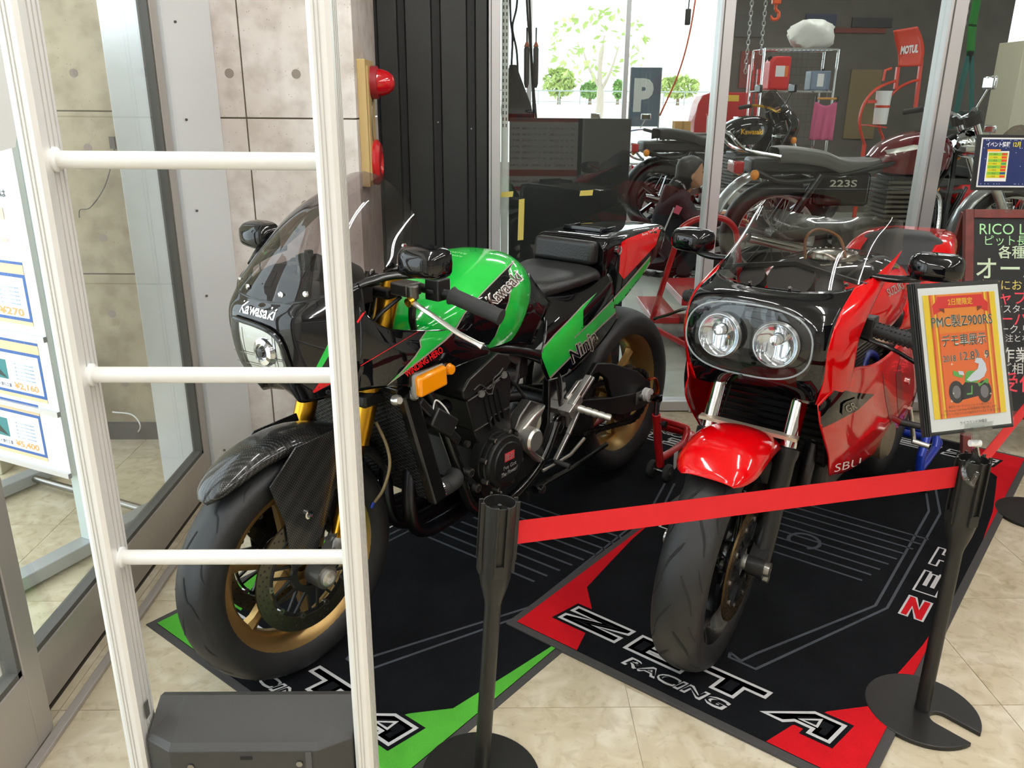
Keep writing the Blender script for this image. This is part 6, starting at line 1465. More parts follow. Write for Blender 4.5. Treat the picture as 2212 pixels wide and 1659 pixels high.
def gbike(label, loc, rz, P, group='motorcycles in the workshop'):
    """workshop motorcycle: local x forward, origin under the rear axle"""
    t = thing('motorcycle', label, 'motorcycle', loc, rz, group); g = P.get
    WB, R = g('wb',1.42), g('R',.315); rm = g('rim',M['blk_wheel']); body = g('body',M['black_paint']); w = g('tw',.06)
    mk = spoke_wheel if g('wire') else cast_wheel
    mk(t, (0,0,R), R, w*1.15, R-.085, rm, 'rear_tyre'); mk(t, (WB,0,R), R, w, R-.08, rm, 'front_tyre')
    arc_guard(t, (0,0,R), R+g('gr',.045), .085, g('rg0',55), g('rg1',175), g('guard',M['blk']), 'rear_mudguard')
    arc_guard(t, (WB,0,R), R+.03, .07, g('fg0',35), g('fg1',150), g('guard',M['blk']), 'front_mudguard')
    hs = Vector((WB-.42,0,.92))
    for s in (-1,1):
        MB().cyl((WB,s*.095,R),(WB-.20,s*.095,R+.34),.028,14).build('fork_slider', g('slider',M['alu']), t)
        MB().cyl((WB-.19,s*.095,R+.32),(WB-.36,s*.095,R+.66),.020,14).build('fork_tube', 'chrome', t)
        MB().tube(curve([(hs.x,0,hs.z),(hs.x-.3,s*.10,.80),(.32,s*.13,.70),(.0,s*.12,.66),(-.18,s*.10,.72)],4),.016,10).build('frame_tube', 'blk', t)
        MB().tube(curve([(hs.x+.02,0,hs.z-.1),(hs.x-.03,s*.10,.55),(hs.x-.10,s*.13,.25),(.45,s*.14,.22),(.32,s*.14,.42)],4),.016,10).build('frame_tube', 'blk', t)
        MB().bar((.38,s*.10,.40),(0,s*.10,R),.03,.05).build('swingarm', g('swing',M['alu_dark']), t)
        MB().cyl((.02,s*.125,R+.06),(.20,s*.13,.70),.026,12).build('shock', 'blk_gloss', t)
        hb = MB().tube(curve([(hs.x+.02,0,g('hbz',1.03)),(hs.x+.01,s*.12,g('hbz',1.03)+.03),(hs.x-.06,s*.28,g('hbz',1.03)+.05),(hs.x-.13,s*.38,g('hbz',1.03)+.03)],4),.011,10).build('handlebar', g('bar',M['chrome']), t)
        MB().tube([(hs.x-.075,s*.29,g('hbz',1.03)+.048),(hs.x-.14,s*.395,g('hbz',1.03)+.028)],.0175,12).build('grip', 'grip', hb)
        mp = Vector((hs.x-.02,s*.30,g('hbz',1.03)+.19)); ho = MB().box(-.012,.012,-.06,.06,-.035,.035).build('mirror_housing', g('mir',M['chrome']), t, bevel=.012, seg=3); ho.location = mp
        MB().cyl((-.02,-s*.07,-.15),(0,0,-.02),.005,8).build('mirror_stem', g('mir',M['chrome']), ho)
        for fx, fz in ((-.20,.70),(WB-.30,.80)):
            ic = Vector((fx,s*.16,fz)); MB().cyl((fx+.01,s*.06,fz),(fx,s*.14,fz),.008,8).build('indicator_stalk', 'blk', t)
            MB().ball((0,0,0),.03,14,10,(.9,.8,1)).build('indicator', 'amber', t).location = ic
        MB().cyl((.42,s*.16,.30),(.42,s*.27,.30),.011,10).build('footpeg', 'grip', t)
    MB().bar((WB-.37,-.12,R+.52),(WB-.37,.12,R+.52),.07,.03).build('yoke', 'alu', t, bevel=.005)
    st = [(hs.x-.02,.03,.93,.82,.8),(hs.x-.06,.10,.97,.79,.75),(hs.x-.18,.135,1.0,.77,.75),(hs.x-.32,.14,.985,.76,.75),(hs.x-.44,.115,.93,.77,.8),(hs.x-.50,.07,.86,.78,.9)]
    tz = g('tz',0); st = [(a_,b_,c_+tz,d_+tz,e_) for a_,b_,c_,d_,e_ in st]
    tk = MB().grid(tank_loft(st,4)); tk.mirror(); to = tk.build('fuel_tank', body, t, ang=60)
    if g('stripe'):
        bv = bvh_of(tk)
        for s in (-1,1): decal(bv, [[(hs.x-.45,.895+tz),(hs.x-.30,.93+tz),(hs.x-.12,.905+tz),(hs.x-.10,.885+tz),(hs.x-.28,.905+tz),(hs.x-.44,.875+tz)]], M['alu'], 'tank_stripe', to, lambda x,y,s=s: ((x,s*.5,y),(0,-s,0)), .001, .02)
    if g('word'):
        bv = bvh_of(tk)
        for s in (-1,1):
            vs, fs = text_fit(g('word'), .20, .045, bold=.03); decal(bv, [([(hs.x-.26+x*(-s)*1,.87+y) for x,y in vs], fs)], M['gold'], 'tank_lettering', to, lambda x,y,s=s: ((x,s*.5,y),(0,-s,0)), .002, 0)
    sp = []
    x1 = hs.x-.47
    for u, ww, zt in ((x1+.02,.10,.845),(x1-.06,.125,.83),(x1-.22,.14,.835),(x1-.34,.14,.875),(x1-.52,.13,.895),(x1-.60,.10,.89)):
        zt += tz*.7; sp.append([(u,0,zt),(u,ww*.6,zt),(u,ww*.92,zt-.012),(u,ww,zt-.035),(u,ww*.97,zt-.09)])
    so = MB().grid(patch(sp,3,4)); so.mirror(); so = so.build('seat', g('seat',M['leather']), t, ang=60, solid=.005)
    MB().box(-.20,.55,-.10,.10,.70,.79).build('seat_base', 'blk', t, bevel=.02)
    MB().box(.16,.50,-.15,.15,.52,.72).build('side_cover', g('cover',M['black_paint']), t, bevel=.03)
    MB().box(.42,.86,-.17,.17,.22,.42).build('crankcase', 'alu_dark', t, bevel=.04)
    for k in range(9): MB().box(.60,.86,-.14,.14,.43+.028*k,.445+.028*k).build('cylinder_fin', 'alu_dark', t, smooth=False)
    MB().box(.63,.83,-.11,.11,.42,.70).build('cylinder', 'blk_metal', t, bevel=.01)
    for s in (-1,1): MB().lathe([(0,.185),(.06,.183),(.075,.165)], (.62,0,.32), (0,s,0), 20).build('engine_cover', 'alu', t)
    MB().tube(curve([(.86,-.06,.62),(.95,-.08,.55),(.92,-.13,.30),(.70,-.16,.20),(.3,-.17,.24),(-.2,-.18,.34)],5),[.02]*16+[.03]*10,12).build('exhaust', 'chrome', t)
    hl = Vector((WB-.32,0,.88))
    MB().lathe([(0,.05),(.06,.045),(.085,.02),(.09,0),(.075,-.06),(.03,-.10),(0,-.10)], hl, (1,0,-.05), 24).build('headlight', g('hlm',M['chrome']), t)
    for s in (-1,1): MB().lathe([(0,.03),(.05,.028),(.055,-.03)], (hs.x+.05,s*.07,1.02), (-.5,0,1), 18).build('meter', 'blk_gloss', t)
    MB().box(-.30,-.24,-.08,.08,.70,.77).build('tail_light', 'redlens', t, bevel=.01)
    if g('plate'):
        pl = MB().box(-.325,-.320,-.10,.10,.50,.63, Matrix.Rotation(-.35,3,'Y')).build('number_plate', 'white', t, smooth=False)
        F = flat((-.330,0,.565),(0,-1,0),(-.34,0,.94)); F.textfit('19-', 0, -.01, .15, .055, .0015, bold=.02); F.build('plate_figures', mat('plate_green', '2b5a3c', .5), pl, smooth=False)
    if g('rail'): MB().tube(curve([(-.05,-.13,.80),(-.26,-.13,.84),(-.36,-.11,.93),(-.36,.11,.93),(-.26,.13,.84),(-.05,.13,.80)],5),.011,10).build('grab_rail', 'chrome', t)
    if g('fairing'):
        fr = [[(WB-.30,.0,1.08),(WB-.33,.09,1.07),(WB-.42,.17,1.02)],[(WB-.20,0,.95),(WB-.24,.12,.94),(WB-.38,.21,.92)],[(WB-.22,0,.80),(WB-.27,.12,.80),(WB-.45,.22,.78)],[(WB-.36,.04,.55),(WB-.40,.14,.52),(WB-.60,.20,.50)]]
        MB().grid(patch(fr,4,4)).mirror().build('fairing', g('fairing'), t, ang=60, solid=.003)
        MB().grid(patch([[(WB-.31,0,1.085),(WB-.34,.09,1.075),(WB-.42,.15,1.03)],[(WB-.44,0,1.22),(WB-.46,.07,1.20),(WB-.50,.12,1.13)]],5,5)).mirror().build('windscreen', 'smoke', t, ang=70)
    MB().tube([(.45,.15,.20),(.40,.22,.10),(.36,.26,.0)],.010,8).build('side_stand', 'blk', t)
    return t
# --- red motorcycle lift with the maroon machine on it
LZ = .292
lf = thing('motorcycle_lift', 'red hydraulic motorcycle lift table carrying the maroon motorcycle', 'lift', (2.35,5.05,0))
MB().box(-1.25,1.15,-.30,.30,LZ-.045,LZ).build('platform', 'stand_red', lf, bevel=.004, smooth=False)
MB().box(-1.25,1.15,-.30,-.27,0,.05).box(-1.25,1.15,.27,.30,0,.05).build('base_frame', 'stand_red', lf, smooth=False)
for s in (-1,1):
    MB().bar((-1.0,s*.24,.04),(.8,s*.24,LZ-.05),.03,.04).bar((-1.0,s*.24,LZ-.05),(.8,s*.24,.04),.03,.04).build('scissor_arm', 'stand_red', lf, smooth=False)
MB().box(-1.42,-1.25,-.28,.28,LZ-.16,LZ-.12).build('ramp', 'stand_red', lf, bevel=.004, smooth=False)
cart = thing('hand_truck', 'red tubular hand truck with a tall loop handle behind the middle mullion', 'hand truck', (1.33,4.35,0))
h0 = [px_y(x,y,4.35)-Vector((1.33,4.35,0)) for x,y in ((1404,705),(1440,590),(1468,505),(1480,487),(1505,474),(1535,469),(1566,474),(1586,492),(1592,515),(1598,600),(1606,700))]
h0 = [Vector((0,0,-.0))+p for p in h0]
MB().tube(curve(h0,5),.016,12).build('loop_handle', 'stand_red', cart)
MB().box(-.22,.42,-.02,.30,.05,.09).build('tray', 'stand_red', cart, bevel=.006, smooth=False)
MB().box(-.22,.42,.28,.30,.09,.20).build('tray_lip', 'stand_red', cart, bevel=.004, smooth=False)
for x in (-.15,.36):
    for y in (.02,.26): MB().cyl((x,y-.015,.028),(x,y+.015,.028),.028,16).build('castor_wheel', 'grip', cart)
MB().tube([(h0[0].x,h0[0].y,h0[0].z),(-.18,0,.07)],.016,10).tube([h0[-1],(.38,0,.07)],.016,10).build('lower_bar', 'stand_red', cart)
M['greyseat'] = mat('grey_seat_vinyl', '6d6b68', .38); M['silver_guard'] = mat('silver_guard_paint', 'bfc0c0', .2, metal=.6)
mb_ = gbike('maroon classic motorcycle with a grey seat and silver mudguards on the red lift', (1.70,5.05,LZ), 0, dict(wb=1.44, R=.330, wire=True, rim=M['alu'], body=M['maroon'], stripe=True, seat=M['greyseat'], guard=M['silver_guard'], rail=True, rg0=60, rg1=165, fg0=60, fg1=205, hbz=1.02, tw=.062, gr=.09, tz=-.055))
F = flat((.33,-.1505,.655),(1,0,0),(0,0,1)); F.textfit('223S', 0, 0, .16, .040, .0005, bold=.02); F.build('cover_lettering', 'alu', mb_, smooth=False)
gbike('black motorcycle with chrome grab rails and a square red tail light by the window', (1.70,8.72,0), math.radians(14), dict(R=.31, body=M['black_paint'], plate=True, rail=True, hbz=1.02))
gbike('black motorcycle with gold bars and gold tank lettering beyond the lift', (1.42,7.28,.285), math.radians(10), dict(R=.31, body=M['black_paint'], word='Kawasaki', bar=M['gold'], fairing=M['black_paint'], mir=M['blk_gloss'], hlm=M['blk_gloss']))
gbike('red sport motorcycle parked beyond the maroon one', (3.9,7.4,.0), math.radians(24), dict(R=.31, body=M['red_paint'], fairing=M['red_paint'], hbz=.98, cover=M['red_paint']))
gbike('blue motorcycle with a chrome silencer behind the one with grab rails', (1.22,9.3,0), math.radians(75), dict(R=.31, body=mat('blue_paint', '173a9c', .15, coat=1), cover=mat('blue_paint','173a9c'), plate=True))
# --- person crouching at the machines
pp = thing('person', 'person in dark navy coveralls with long dark hair crouching beside the motorcycles', 'person', (1.43,6.62,0))
def skin(name, V, E, Rr, m, parent, root=0, sub=2):
    me = bpy.data.meshes.new(name); me.from_pydata(V, E, []); o = bpy.data.objects.new(name, me); COL.objects.link(o)
    o.modifiers.new('skin','SKIN'); md = o.modifiers.new('sub','SUBSURF'); md.levels = sub; md.render_levels = sub
    for i, r in enumerate(Rr):
        r = r if isinstance(r, tuple) else (r,r); me.skin_vertices[0].data[i].radius = r
    me.skin_vertices[0].data[root].use_root = True
    bpy.context.view_layer.update(); dg = bpy.context.evaluated_depsgraph_get()
    nm = bpy.data.meshes.new_from_object(o.evaluated_get(dg)); bpy.data.objects.remove(o); bpy.data.meshes.remove(me)
    nm.materials.clear(); nm.materials.append(m); nm.polygons.foreach_set('use_smooth',[True]*len(nm.polygons))
    o = bpy.data.objects.new(name, nm); COL.objects.link(o); o.parent = parent; return o
cov = mat('navy_coverall', '26262e', .85, bump=.6, bscale=40); sk_ = mat('skin', 'c08a66', .55); hair = mat('dark_hair', (.012,.009,.008), .4, bump=.4, bscale=120)
# facing +x, squatting: hips low, knees up, arms forward
V = [(-.10,0,.30),(-.08,0,.42),(-.03,0,.56),(.03,0,.68),(.055,0,.735),
     (.0,.17,.66),(.16,.20,.50),(.36,.17,.52), (.0,-.17,.66),(.15,-.21,.48),(.38,-.16,.54),
     (-.06,.10,.28),(.26,.17,.46),(.10,.15,.12),(.10,.15,.08), (-.06,-.10,.28),(.25,-.18,.45),(.05,-.16,.12),(.05,-.16,.08)]
E = [(0,1),(1,2),(2,3),(3,4),(3,5),(5,6),(6,7),(3,8),(8,9),(9,10),(0,11),(11,12),(12,13),(13,14),(0,15),(15,16),(16,17),(17,18)]
Rr = [(.14,.15),(.125,.145),(.12,.16),(.09,.13),.055,.07,.058,.042,.07,.058,.042,.10,.078,.06,.055,.10,.078,.06,.055]
skin('coverall', V, E, Rr, cov, pp)
def hand(s, base):
    b = Vector(base); V = [b, b+Vector((.05,0,.0)), b+Vector((.085,0,-.01))]; E = [(0,1),(1,2)]; Rr = [(.024,.030),(.018,.038),(.014,.036)]
    for k in range(4):
        i = len(V); y = (-.027+.018*k); L = (.062,.070,.066,.052)[k]
        V += [b+Vector((.09,y,-.008)),b+Vector((.09+L*.55,y,-.018)),b+Vector((.09+L*.85,y,-.045))]; E += [(2,i),(i,i+1),(i+1,i+2)]; Rr += [.0095,.0085,.0075]
    i = len(V); V += [b+Vector((.045,s*-.035,-.01)),b+Vector((.085,s*-.052,-.025)),b+Vector((.11,s*-.05,-.035))]; E += [(1,i),(i,i+1),(i+1,i+2)]; Rr += [.013,.011,.009]
    skin('hand', V, E, Rr, sk_, pp, 0, 1)
hand(1,(.37,.17,.52)); hand(-1,(.39,-.16,.54))
hd = MB()
HC = Vector((.10,0,.865)); rows = []
prof = [(-.118,.030,.0),(-.112,.050,.012),(-.085,.066,.018),(-.05,.074,.012),(-.01,.079,.002),(.03,.082,-.006),(.07,.078,-.010),(.10,.060,-.008),(.118,.028,-.004)]
for z, r, sh in prof:
    row = []
    for k in range(24):
        a = 2*math.pi*k/24; ca, sa = math.cos(a), math.sin(a); x = r*1.18*ca+sh
        if ca > .9 and -.045 < z < .0: x += .022*(ca-.9)/.1*(1-abs(z+.025)/.03 if abs(z+.025) < .03 else 0)
        if ca > .9 and -.09 < z < -.055: x += .006
        row.append(HC+Vector((x,r*.95*sa,z)))
    rows.append(row)
hd.grid(rows, cu=True); hd.add(rows[0],[tuple(range(24))]); hd.add(rows[-1],[tuple(range(24))])
ho = hd.build('head', sk_, pp, ang=80)
MB().cyl((.05,0,.72),(.09,0,.80),.048,16).build('neck', sk_, pp)
for s in (-1,1):
    MB().ball(HC+Vector((.0,s*.080,-.02)),.028,12,8,(.7,.35,1.1)).build('ear', sk_, ho)
    MB().ball(HC+Vector((.083,s*.032,.008)),.009,10,8,(.6,1.3,.7)).build('eye', 'groove', ho)
    MB().box(HC.x+.088,HC.x+.094,s*.032-.016,s*.032+.016,HC.z+.024,HC.z+.030).build('eyebrow', hair, ho)
MB().ball(HC+Vector((.104,0,-.022)),.015,10,8,(1,.8,1.2)).build('nose', sk_, ho)
MB().ball(HC+Vector((.092,0,-.066)),.014,10,6,(.6,1.4,.5)).build('mouth', mat('lips', '9a5b4a', .5), ho)
hr = MB(); rows = []
for z, r, sh, cut in ((-.20,.030,-.105,1),(-.15,.055,-.085,1),(-.10,.070,-.06,1),(-.04,.082,-.030,1),(.0,.089,-.018,1),(.05,.092,-.012,1),(.09,.083,-.010,1),(.118,.056,-.008,1),(.132,.012,-.004,1)):
    row = []
    for k in range(24):
        a = 2*math.pi*k/24; ca, sa = math.cos(a), math.sin(a); x = r*1.20*ca+sh
        if ca > .1 and z < .055: x = min(x, .0+.04*max(0,z)/.055)
        row.append(HC+Vector((x,r*sa,z)))
    rows.append(row)
hr.grid(rows, cu=True); hr.add(rows[0],[tuple(range(24))]); hr.add(rows[-1],[tuple(range(24))]); hr.build('hair', hair, pp, ang=80)
MB().tube(curve([HC+Vector((-.10,-.02,-.06)),HC+Vector((-.15,-.03,-.14)),HC+Vector((-.17,-.03,-.24)),HC+Vector((-.15,-.02,-.32))],5),[.05]*4+[.075]*6+[.06]*4+[.025]*2,12).build('ponytail', hair, pp)
for s in (-1,1): MB().box(-.02,.20,s*.16-.045,s*.16+.045,0,.085).build('shoe', 'blk_gloss', pp, bevel=.03, seg=3)
MB().box(-.062,-.012,-.238,-.228,.575,.635, Matrix.Rotation(.4,3,'Y')).build('sleeve_patch', mat('pink_patch', 'e0627a', .7), pp, bevel=.003)
MB().tube(curve([(-.06,-.205,.62),(-.10,-.19,.50),(-.14,-.16,.36)],4),.006,6).build('piping', 'white', pp)
# --- wire rack with cans and bag
l2_ = thing('motorcycle_lift', 'black motorcycle lift table under the machine with gold bars', 'lift', (2.08,7.40,0), math.radians(10))
MB().box(-1.0,1.05,-.26,.26,.24,.283).build('platform', 'blk_metal', l2_, bevel=.004, smooth=False); MB().box(-.9,.9,-.24,.24,0,.05).build('base_frame', 'blk_metal', l2_, smooth=False)
for s in (-1,1): MB().bar((-.8,s*.2,.04),(.7,s*.2,.24),.03,.04).build('scissor_arm', 'blk_metal', l2_, smooth=False)
Y = 8.1
rk = thing('wire_rack', 'chrome wire shelf rack holding a red jerry can and a grey can', 'rack', (0,Y,0))
a, b = px_y(1652,105,Y), px_y(1812,105,Y); zl = px_y(1700,197,Y).z; zt = a.z
for x in (a.x,b.x):
    for y in (0,.35): MB().cyl((x,y,0),(x,y,zt),.011,10).build('post', 'chrome', rk)
for nm, z in (('top_shelf',zt),('middle_shelf',zl),('low_shelf',.35)):
    m = MB()
    for k in range(17): x = a.x+(b.x-a.x)*k/16; m.cyl((x,0,z),(x,.35,z),.0025,5)
    m.cyl((a.x,0,z),(b.x,0,z),.009,8).cyl((a.x,.35,z),(b.x,.35,z),.009,8); m.build(nm, 'chrome', rk, smooth=False)
m = MB()
for k in range(14): x = a.x+(b.x-a.x)*k/13; m.cyl((x,.34,.35),(x,.34,zt),.002,5)
for k in range(22): z = .35+(zt-.35)*k/21; m.cyl((a.x,.34,z),(b.x,.34,z),.002,5)
m.build('wire_back', mat('dark_wire', '4a4844', .4, metal=.8), rk, smooth=False)
c0, c1 = px_y(1662,196,Y), px_y(1716,120,Y)
jc = thing('jerry_can', 'red plastic jerry can with a white label on the wire rack', 'can', ((c0.x+c1.x)/2,Y+.15,zl+.009))
W2, Hc = (c1.x-c0.x)/2, c1.z-zl-.012
MB().prism([(-W2,0),(W2*.9,0),(W2,Hc*.15),(W2,Hc),(-W2*.55,Hc),(-W2,Hc*.82)], -.10, .10, lambda x,y,h: (x,h,y)).build('body', mat('red_can', 'd8151c', .35), jc, bevel=.02, seg=3)
MB().box(-W2*.45,W2*.75,-.102,-.1005,Hc*.40,Hc*.72).build('label', 'whitepaint', jc, smooth=False); MB().box(W2*.42,W2*.75,-.103,-.1022,Hc*.40,Hc*.72).build('label_band', mat('label_orange', 'e8742a', .5), jc, smooth=False)
MB().cyl((-W2*.7,0,Hc*.88),(-W2*.85,0,Hc*1.0),.022,12).build('cap', 'blk', jc)
c0, c1 = px_y(1752,197,Y), px_y(1800,155,Y)
gc2 = thing('oil_can', 'grey blue square can with a white label on the wire rack', 'can', ((c0.x+c1.x)/2,Y+.12,zl+.009)); W2, Hc = (c1.x-c0.x)/2, c1.z-zl
MB().box(-W2,W2,-.08,.08,0,Hc).build('body', mat('grey_blue_can', '7f8fa3', .4), gc2, bevel=.01); MB().box(-W2*.35,W2*.3,-.082,-.0805,Hc*.2,Hc*.85).build('label', 'whitepaint', gc2, smooth=False); MB().cyl((W2*.5,0,Hc),(W2*.5,0,Hc+.02),.02,12).build('cap', 'blk', gc2)
bgc = px_y(1768,78,Y); bag = MB(); rows = []
for i in range(11):
    t = math.pi*i/10; row = []
    for k in range(28):
        q = 2*math.pi*k/28; n_ = 1+.10*math.sin(3*q+i)+.07*math.sin(7*q+2*i); row.append(Vector((.21*math.sin(t)**.6*math.cos(q)*n_, .16*math.sin(t)**.6*math.sin(q)*n_, max(-.115,-.115*math.cos(math.pi-t)*-1*1.15*(1+.08*math.sin(5*q))))))
    rows.append(row)
bo_ = bag.grid(rows, cu=True).build('plastic_bag', mat('white_plastic_bag', 'e9e9e2', .35, bump=.8, bscale=12), ang=50); bo_.location = (bgc.x,Y+.17,zt+.126); tag(bo_, 'white plastic bag stuffed full on top of the wire rack', 'bag')
# towel on a hanger hung from the rack
ta = px_y(1792,213,Y-.12); hgr = thing('clothes_hanger', 'wooden clip hanger hanging from the wire rack', 'hanger', (ta.x,Y-.05,ta.z))
MB().cyl((-.10,0,0),(.10,0,0),.010,10).build('bar', mat('hanger_wood', 'c98e3c', .5), hgr)
MB().tube(curve([(0,0,.01),(0,0,.05),(.02,.02,.075),(0,.035,.085)],4),.003,6).build('hook', 'steel', hgr)
for s in (-1,1): MB().box(s*.10-.008,s*.10+.008,-.010,.010,-.03,.02).build('clip', 'blk', hgr, smooth=False)
rows = []
for i in range(13):
    z = -.012-.36*i/12; rows.append([(-.105+.21*k/16-.01*i/12*(1-k/8), .006+.016*math.sin(k*1.15+i*.15)*(i/12)**.6, z-.05*math.sin(math.pi*k/16)*(1-i/12)) for k in range(17)])
tw = MB().grid(rows).build('towel', mat('pink_towel', 'd0648a', .95, bump=.6, bscale=300), ang=80, solid=.003); tw.location = (ta.x,Y-.05,ta.z); tag(tw, 'pink towel clipped to the wooden hanger', 'towel')
# --- oil brand stand in red steel
Y = 8.3; mo = thing('display_stand', 'red curved steel oil stand with a MOTUL headboard', 'display stand', (0,Y,0))
def mp_(x,y,d=0): p = px_y(x,y,Y); return Vector((p.x,d,p.z))
rs_ = mat('orange_red_steel', 'd63a20', .35, coat=.3)
arc1 = [(1867,312),(1858,280),(1857,255),(1866,225),(1886,198),(1908,184),(1934,175)]; arc2 = [(1908,300),(1899,275),(1901,250),(1913,222),(1935,195),(1960,180),(1985,172)]
MB().tube(curve([mp_(*p) for p in arc1],4),.022,10,flat=.6).build('side_bow', rs_, mo); MB().tube(curve([mp_(*p,.0) for p in arc2],4),.022,10,flat=.6).build('side_bow', rs_, mo)
L0, L1 = mp_(1867,312), mp_(1908,300)
MB().bar(Vector((L0.x,0,0)),L0,.03,.03).bar(Vector((L1.x,0,0)),L1,.03,.03).build('leg', rs_, mo, smooth=False)
MB().bar(mp_(1940,145),mp_(1934,192),.03,.03).bar(mp_(1990,130),mp_(1977,235),.03,.03).build('upright', rs_, mo, smooth=False)
MB().tube([mp_(1908,175),mp_(1912,152),mp_(1926,148)],.014,8).build('hook', rs_, mo)
hbd = [[mp_(1923,67,-.06),mp_(1975,58,-.06)],[mp_(1932,92,-.015),mp_(1988,78,-.015)],[mp_(1939,115,.0),mp_(1995,110,.0)],[mp_(1939,145,-.01),mp_(1988,143,-.01)]]
hb_ = MB().grid(patch(hbd,6,6)).build('headboard', rs_, mo, ang=60, solid=.015)
cc_ = (mp_(1935,110)+mp_(1990,104))/2; ftext(cc_+Vector((0,-.022,0)), (mp_(1990,104)-mp_(1938,110)).normalized(), (0,0,1), 'MOTUL', .165, .075, M['whitepaint'], hb_, bold=.05)
MB().bar(mp_(1873,220),mp_(1915,218),.02,.03).bar(mp_(1868,270),mp_(1908,275),.16,.012).build('shelf', rs_, mo, smooth=False)
bk0, bk1 = px_y(1884,268,Y), px_y(1926,200,Y)
bu_ = thing('oil_pail', 'white pail with an orange band standing in the red oil stand', 'pail', ((bk0.x+bk1.x)/2,Y,bk0.z)); hp = bk1.z-bk0.z; rp = (bk1.x-bk0.x)/2
MB().lathe([(0,0),(rp*.88,0),(rp,hp),(rp*1.04,hp),(rp*1.04,hp+.015),(0,hp+.015)], n=24).build('body', 'white', bu_); MB().lathe([(rp*.95,hp*.52),(rp*.99,hp*.53),(rp*1.0,hp*.60),(rp*.96,hp*.60)], n=24).build('band', rs_, bu_)
# --- red engine crane and red cabinet
cb_ = thing('tool_cart', 'red steel tool cart with a rounded end and a yellow label', 'tool cart', (0,10.4,0)); Y = 10.4
P = [px_y(x,y,Y) for x,y in ((1500,262),(1508,225),(1518,206),(1535,200),(1625,199),(1625,300),(1500,300))]
MB().prism([(p.x,p.z) for p in P[:5]]+[(P[5].x,.15),(P[6].x,.15)], 0, .35, lambda x,y,h: (x,h,y)).build('body', 'stand_red', cb_, bevel=.012)
l0, l1 = px_y(1573,205,Y-.01), px_y(1596,219,Y-.01); MB().box(l0.x,l1.x,-.004,-.002,l1.z,l0.z).build('label', mat('yellow_card', 'd8b638', .6), cb_, smooth=False)
for x in (P[6].x+.06,P[5].x-.06): MB().cyl((x,.05,.075),(x,.10,.075),.075,18).build('castor_wheel', 'grip', cb_)
MB().box(P[6].x,P[5].x,.02,.33,.12,.16).build('chassis', 'stand_red', cb_, smooth=False)
ec = thing('engine_crane', 'red engine crane mast beside the wire rack', 'crane', (0,9.9,0)); Y = 9.9
e0, e1, e2 = px_y(1618,230,Y), px_y(1622,160,Y), px_y(1640,150,Y)
MB().bar((e0.x,0,0),(e1.x,0,e1.z+.1),.06,.06).bar((e0.x+.09,0,.05),(e2.x,0,e1.z+.05),.04,.04).build('mast', 'stand_red', ec, smooth=False); MB().box(e0.x-.10,e0.x+.3,-.2,.25,0,.06).build('base', 'stand_red', ec, smooth=False)
for x in (1530,1553):
    b0, t0 = px_y(x,288,9.75), px_y(x,250 if x == 1530 else 263,9.75)
    jg = thing('measuring_jug', 'clear measuring jug with an orange lid, the taller one' if x == 1530 else 'clear measuring jug with an orange lid, the shorter one', 'jug', (b0.x,9.75,b0.z))
    MB().lathe([(0,0),(.028,0),(.030,t0.z-b0.z),(.027,t0.z-b0.z)], n=18).build('body', mat('milky_plastic', 'd8d2cc', .4), jg); MB().lathe([(0,t0.z-b0.z),(.030,t0.z-b0.z),(.048,t0.z-b0.z+.02),(0,t0.z-b0.z+.02)], n=18).build('lid', mat('orange_plastic', 'f06a1c', .4), jg)
tb = thing('work_table', 'low grey work table holding a carton and measuring jugs', 'table', (2.33,9.8,0)); jz = px_y(1530,288,9.75).z
MB().box(-.42,.40,-.12,.22,jz-.03,jz).build('top', 'alu_dark', tb, bevel=.004, smooth=False)
for x in (-.38,.36):
    for y in (-.09,.19): MB().box(x-.015,x+.015,y-.015,y+.015,0,jz-.03).build('leg', 'alu_dark', tb, smooth=False)
k0, k1 = px_y(1455,285,9.8), px_y(1491,260,9.8)
cx_ = thing('carton', 'small brown cardboard carton on the work table', 'box', ((k0.x+k1.x)/2,9.8,jz)); MB().box((k0.x-k1.x)/2,(k1.x-k0.x)/2,-.06,.10,0,k1.z-k0.z).build('box', mat('cardboard', 'c79a5a', .8), cx_, smooth=False, bevel=.002); MB().box(-.012,.012,-.0606,.1006,0,k1.z-k0.z+.0006).build('tape', mat('brown_tape', 'a57b3e', .5), cx_, smooth=False)
# --- hanging things: chains, hook, slings, tie-downs
def link_chain(label, x, y, z0, z1):
    m = MB(); z = z0; k = 0
    while z > z1:
        P = [(x+(.011*math.cos(a) if k%2 else 0), y+(0 if k%2 else .011*math.cos(a)), z-.018+.020*math.sin(a)) for a in [2*math.pi*i/10 for i in range(10)]]
        m.tube(P,.0032,6,closed=True); z -= .031; k += 1
    return tag(m.build('hoist_chain', 'steel'), label, 'chain', 'hoist chains')
Y = 6.2
c = px_y(1625,0,Y); e = px_y(1622,150,Y); link_chain('steel hoist chain hanging in front of the engine crane', c.x, Y, 3.2, e.z)
c = px_y(1655,0,Y); e = px_y(1648,110,Y); link_chain('steel hoist chain hanging beside the orange hook', c.x, Y, 3.2, e.z)
c = px_y(2092,0,5.3); e = px_y(2086,55,5.3); link_chain('steel hoist chain above the green lifting sling', c.x, 5.3, 3.2, e.z)
hk = px_y(1675,25,Y); oh = thing('hoist_hook', 'orange hoist hook hanging on its block', 'hook', (hk.x,Y,hk.z))
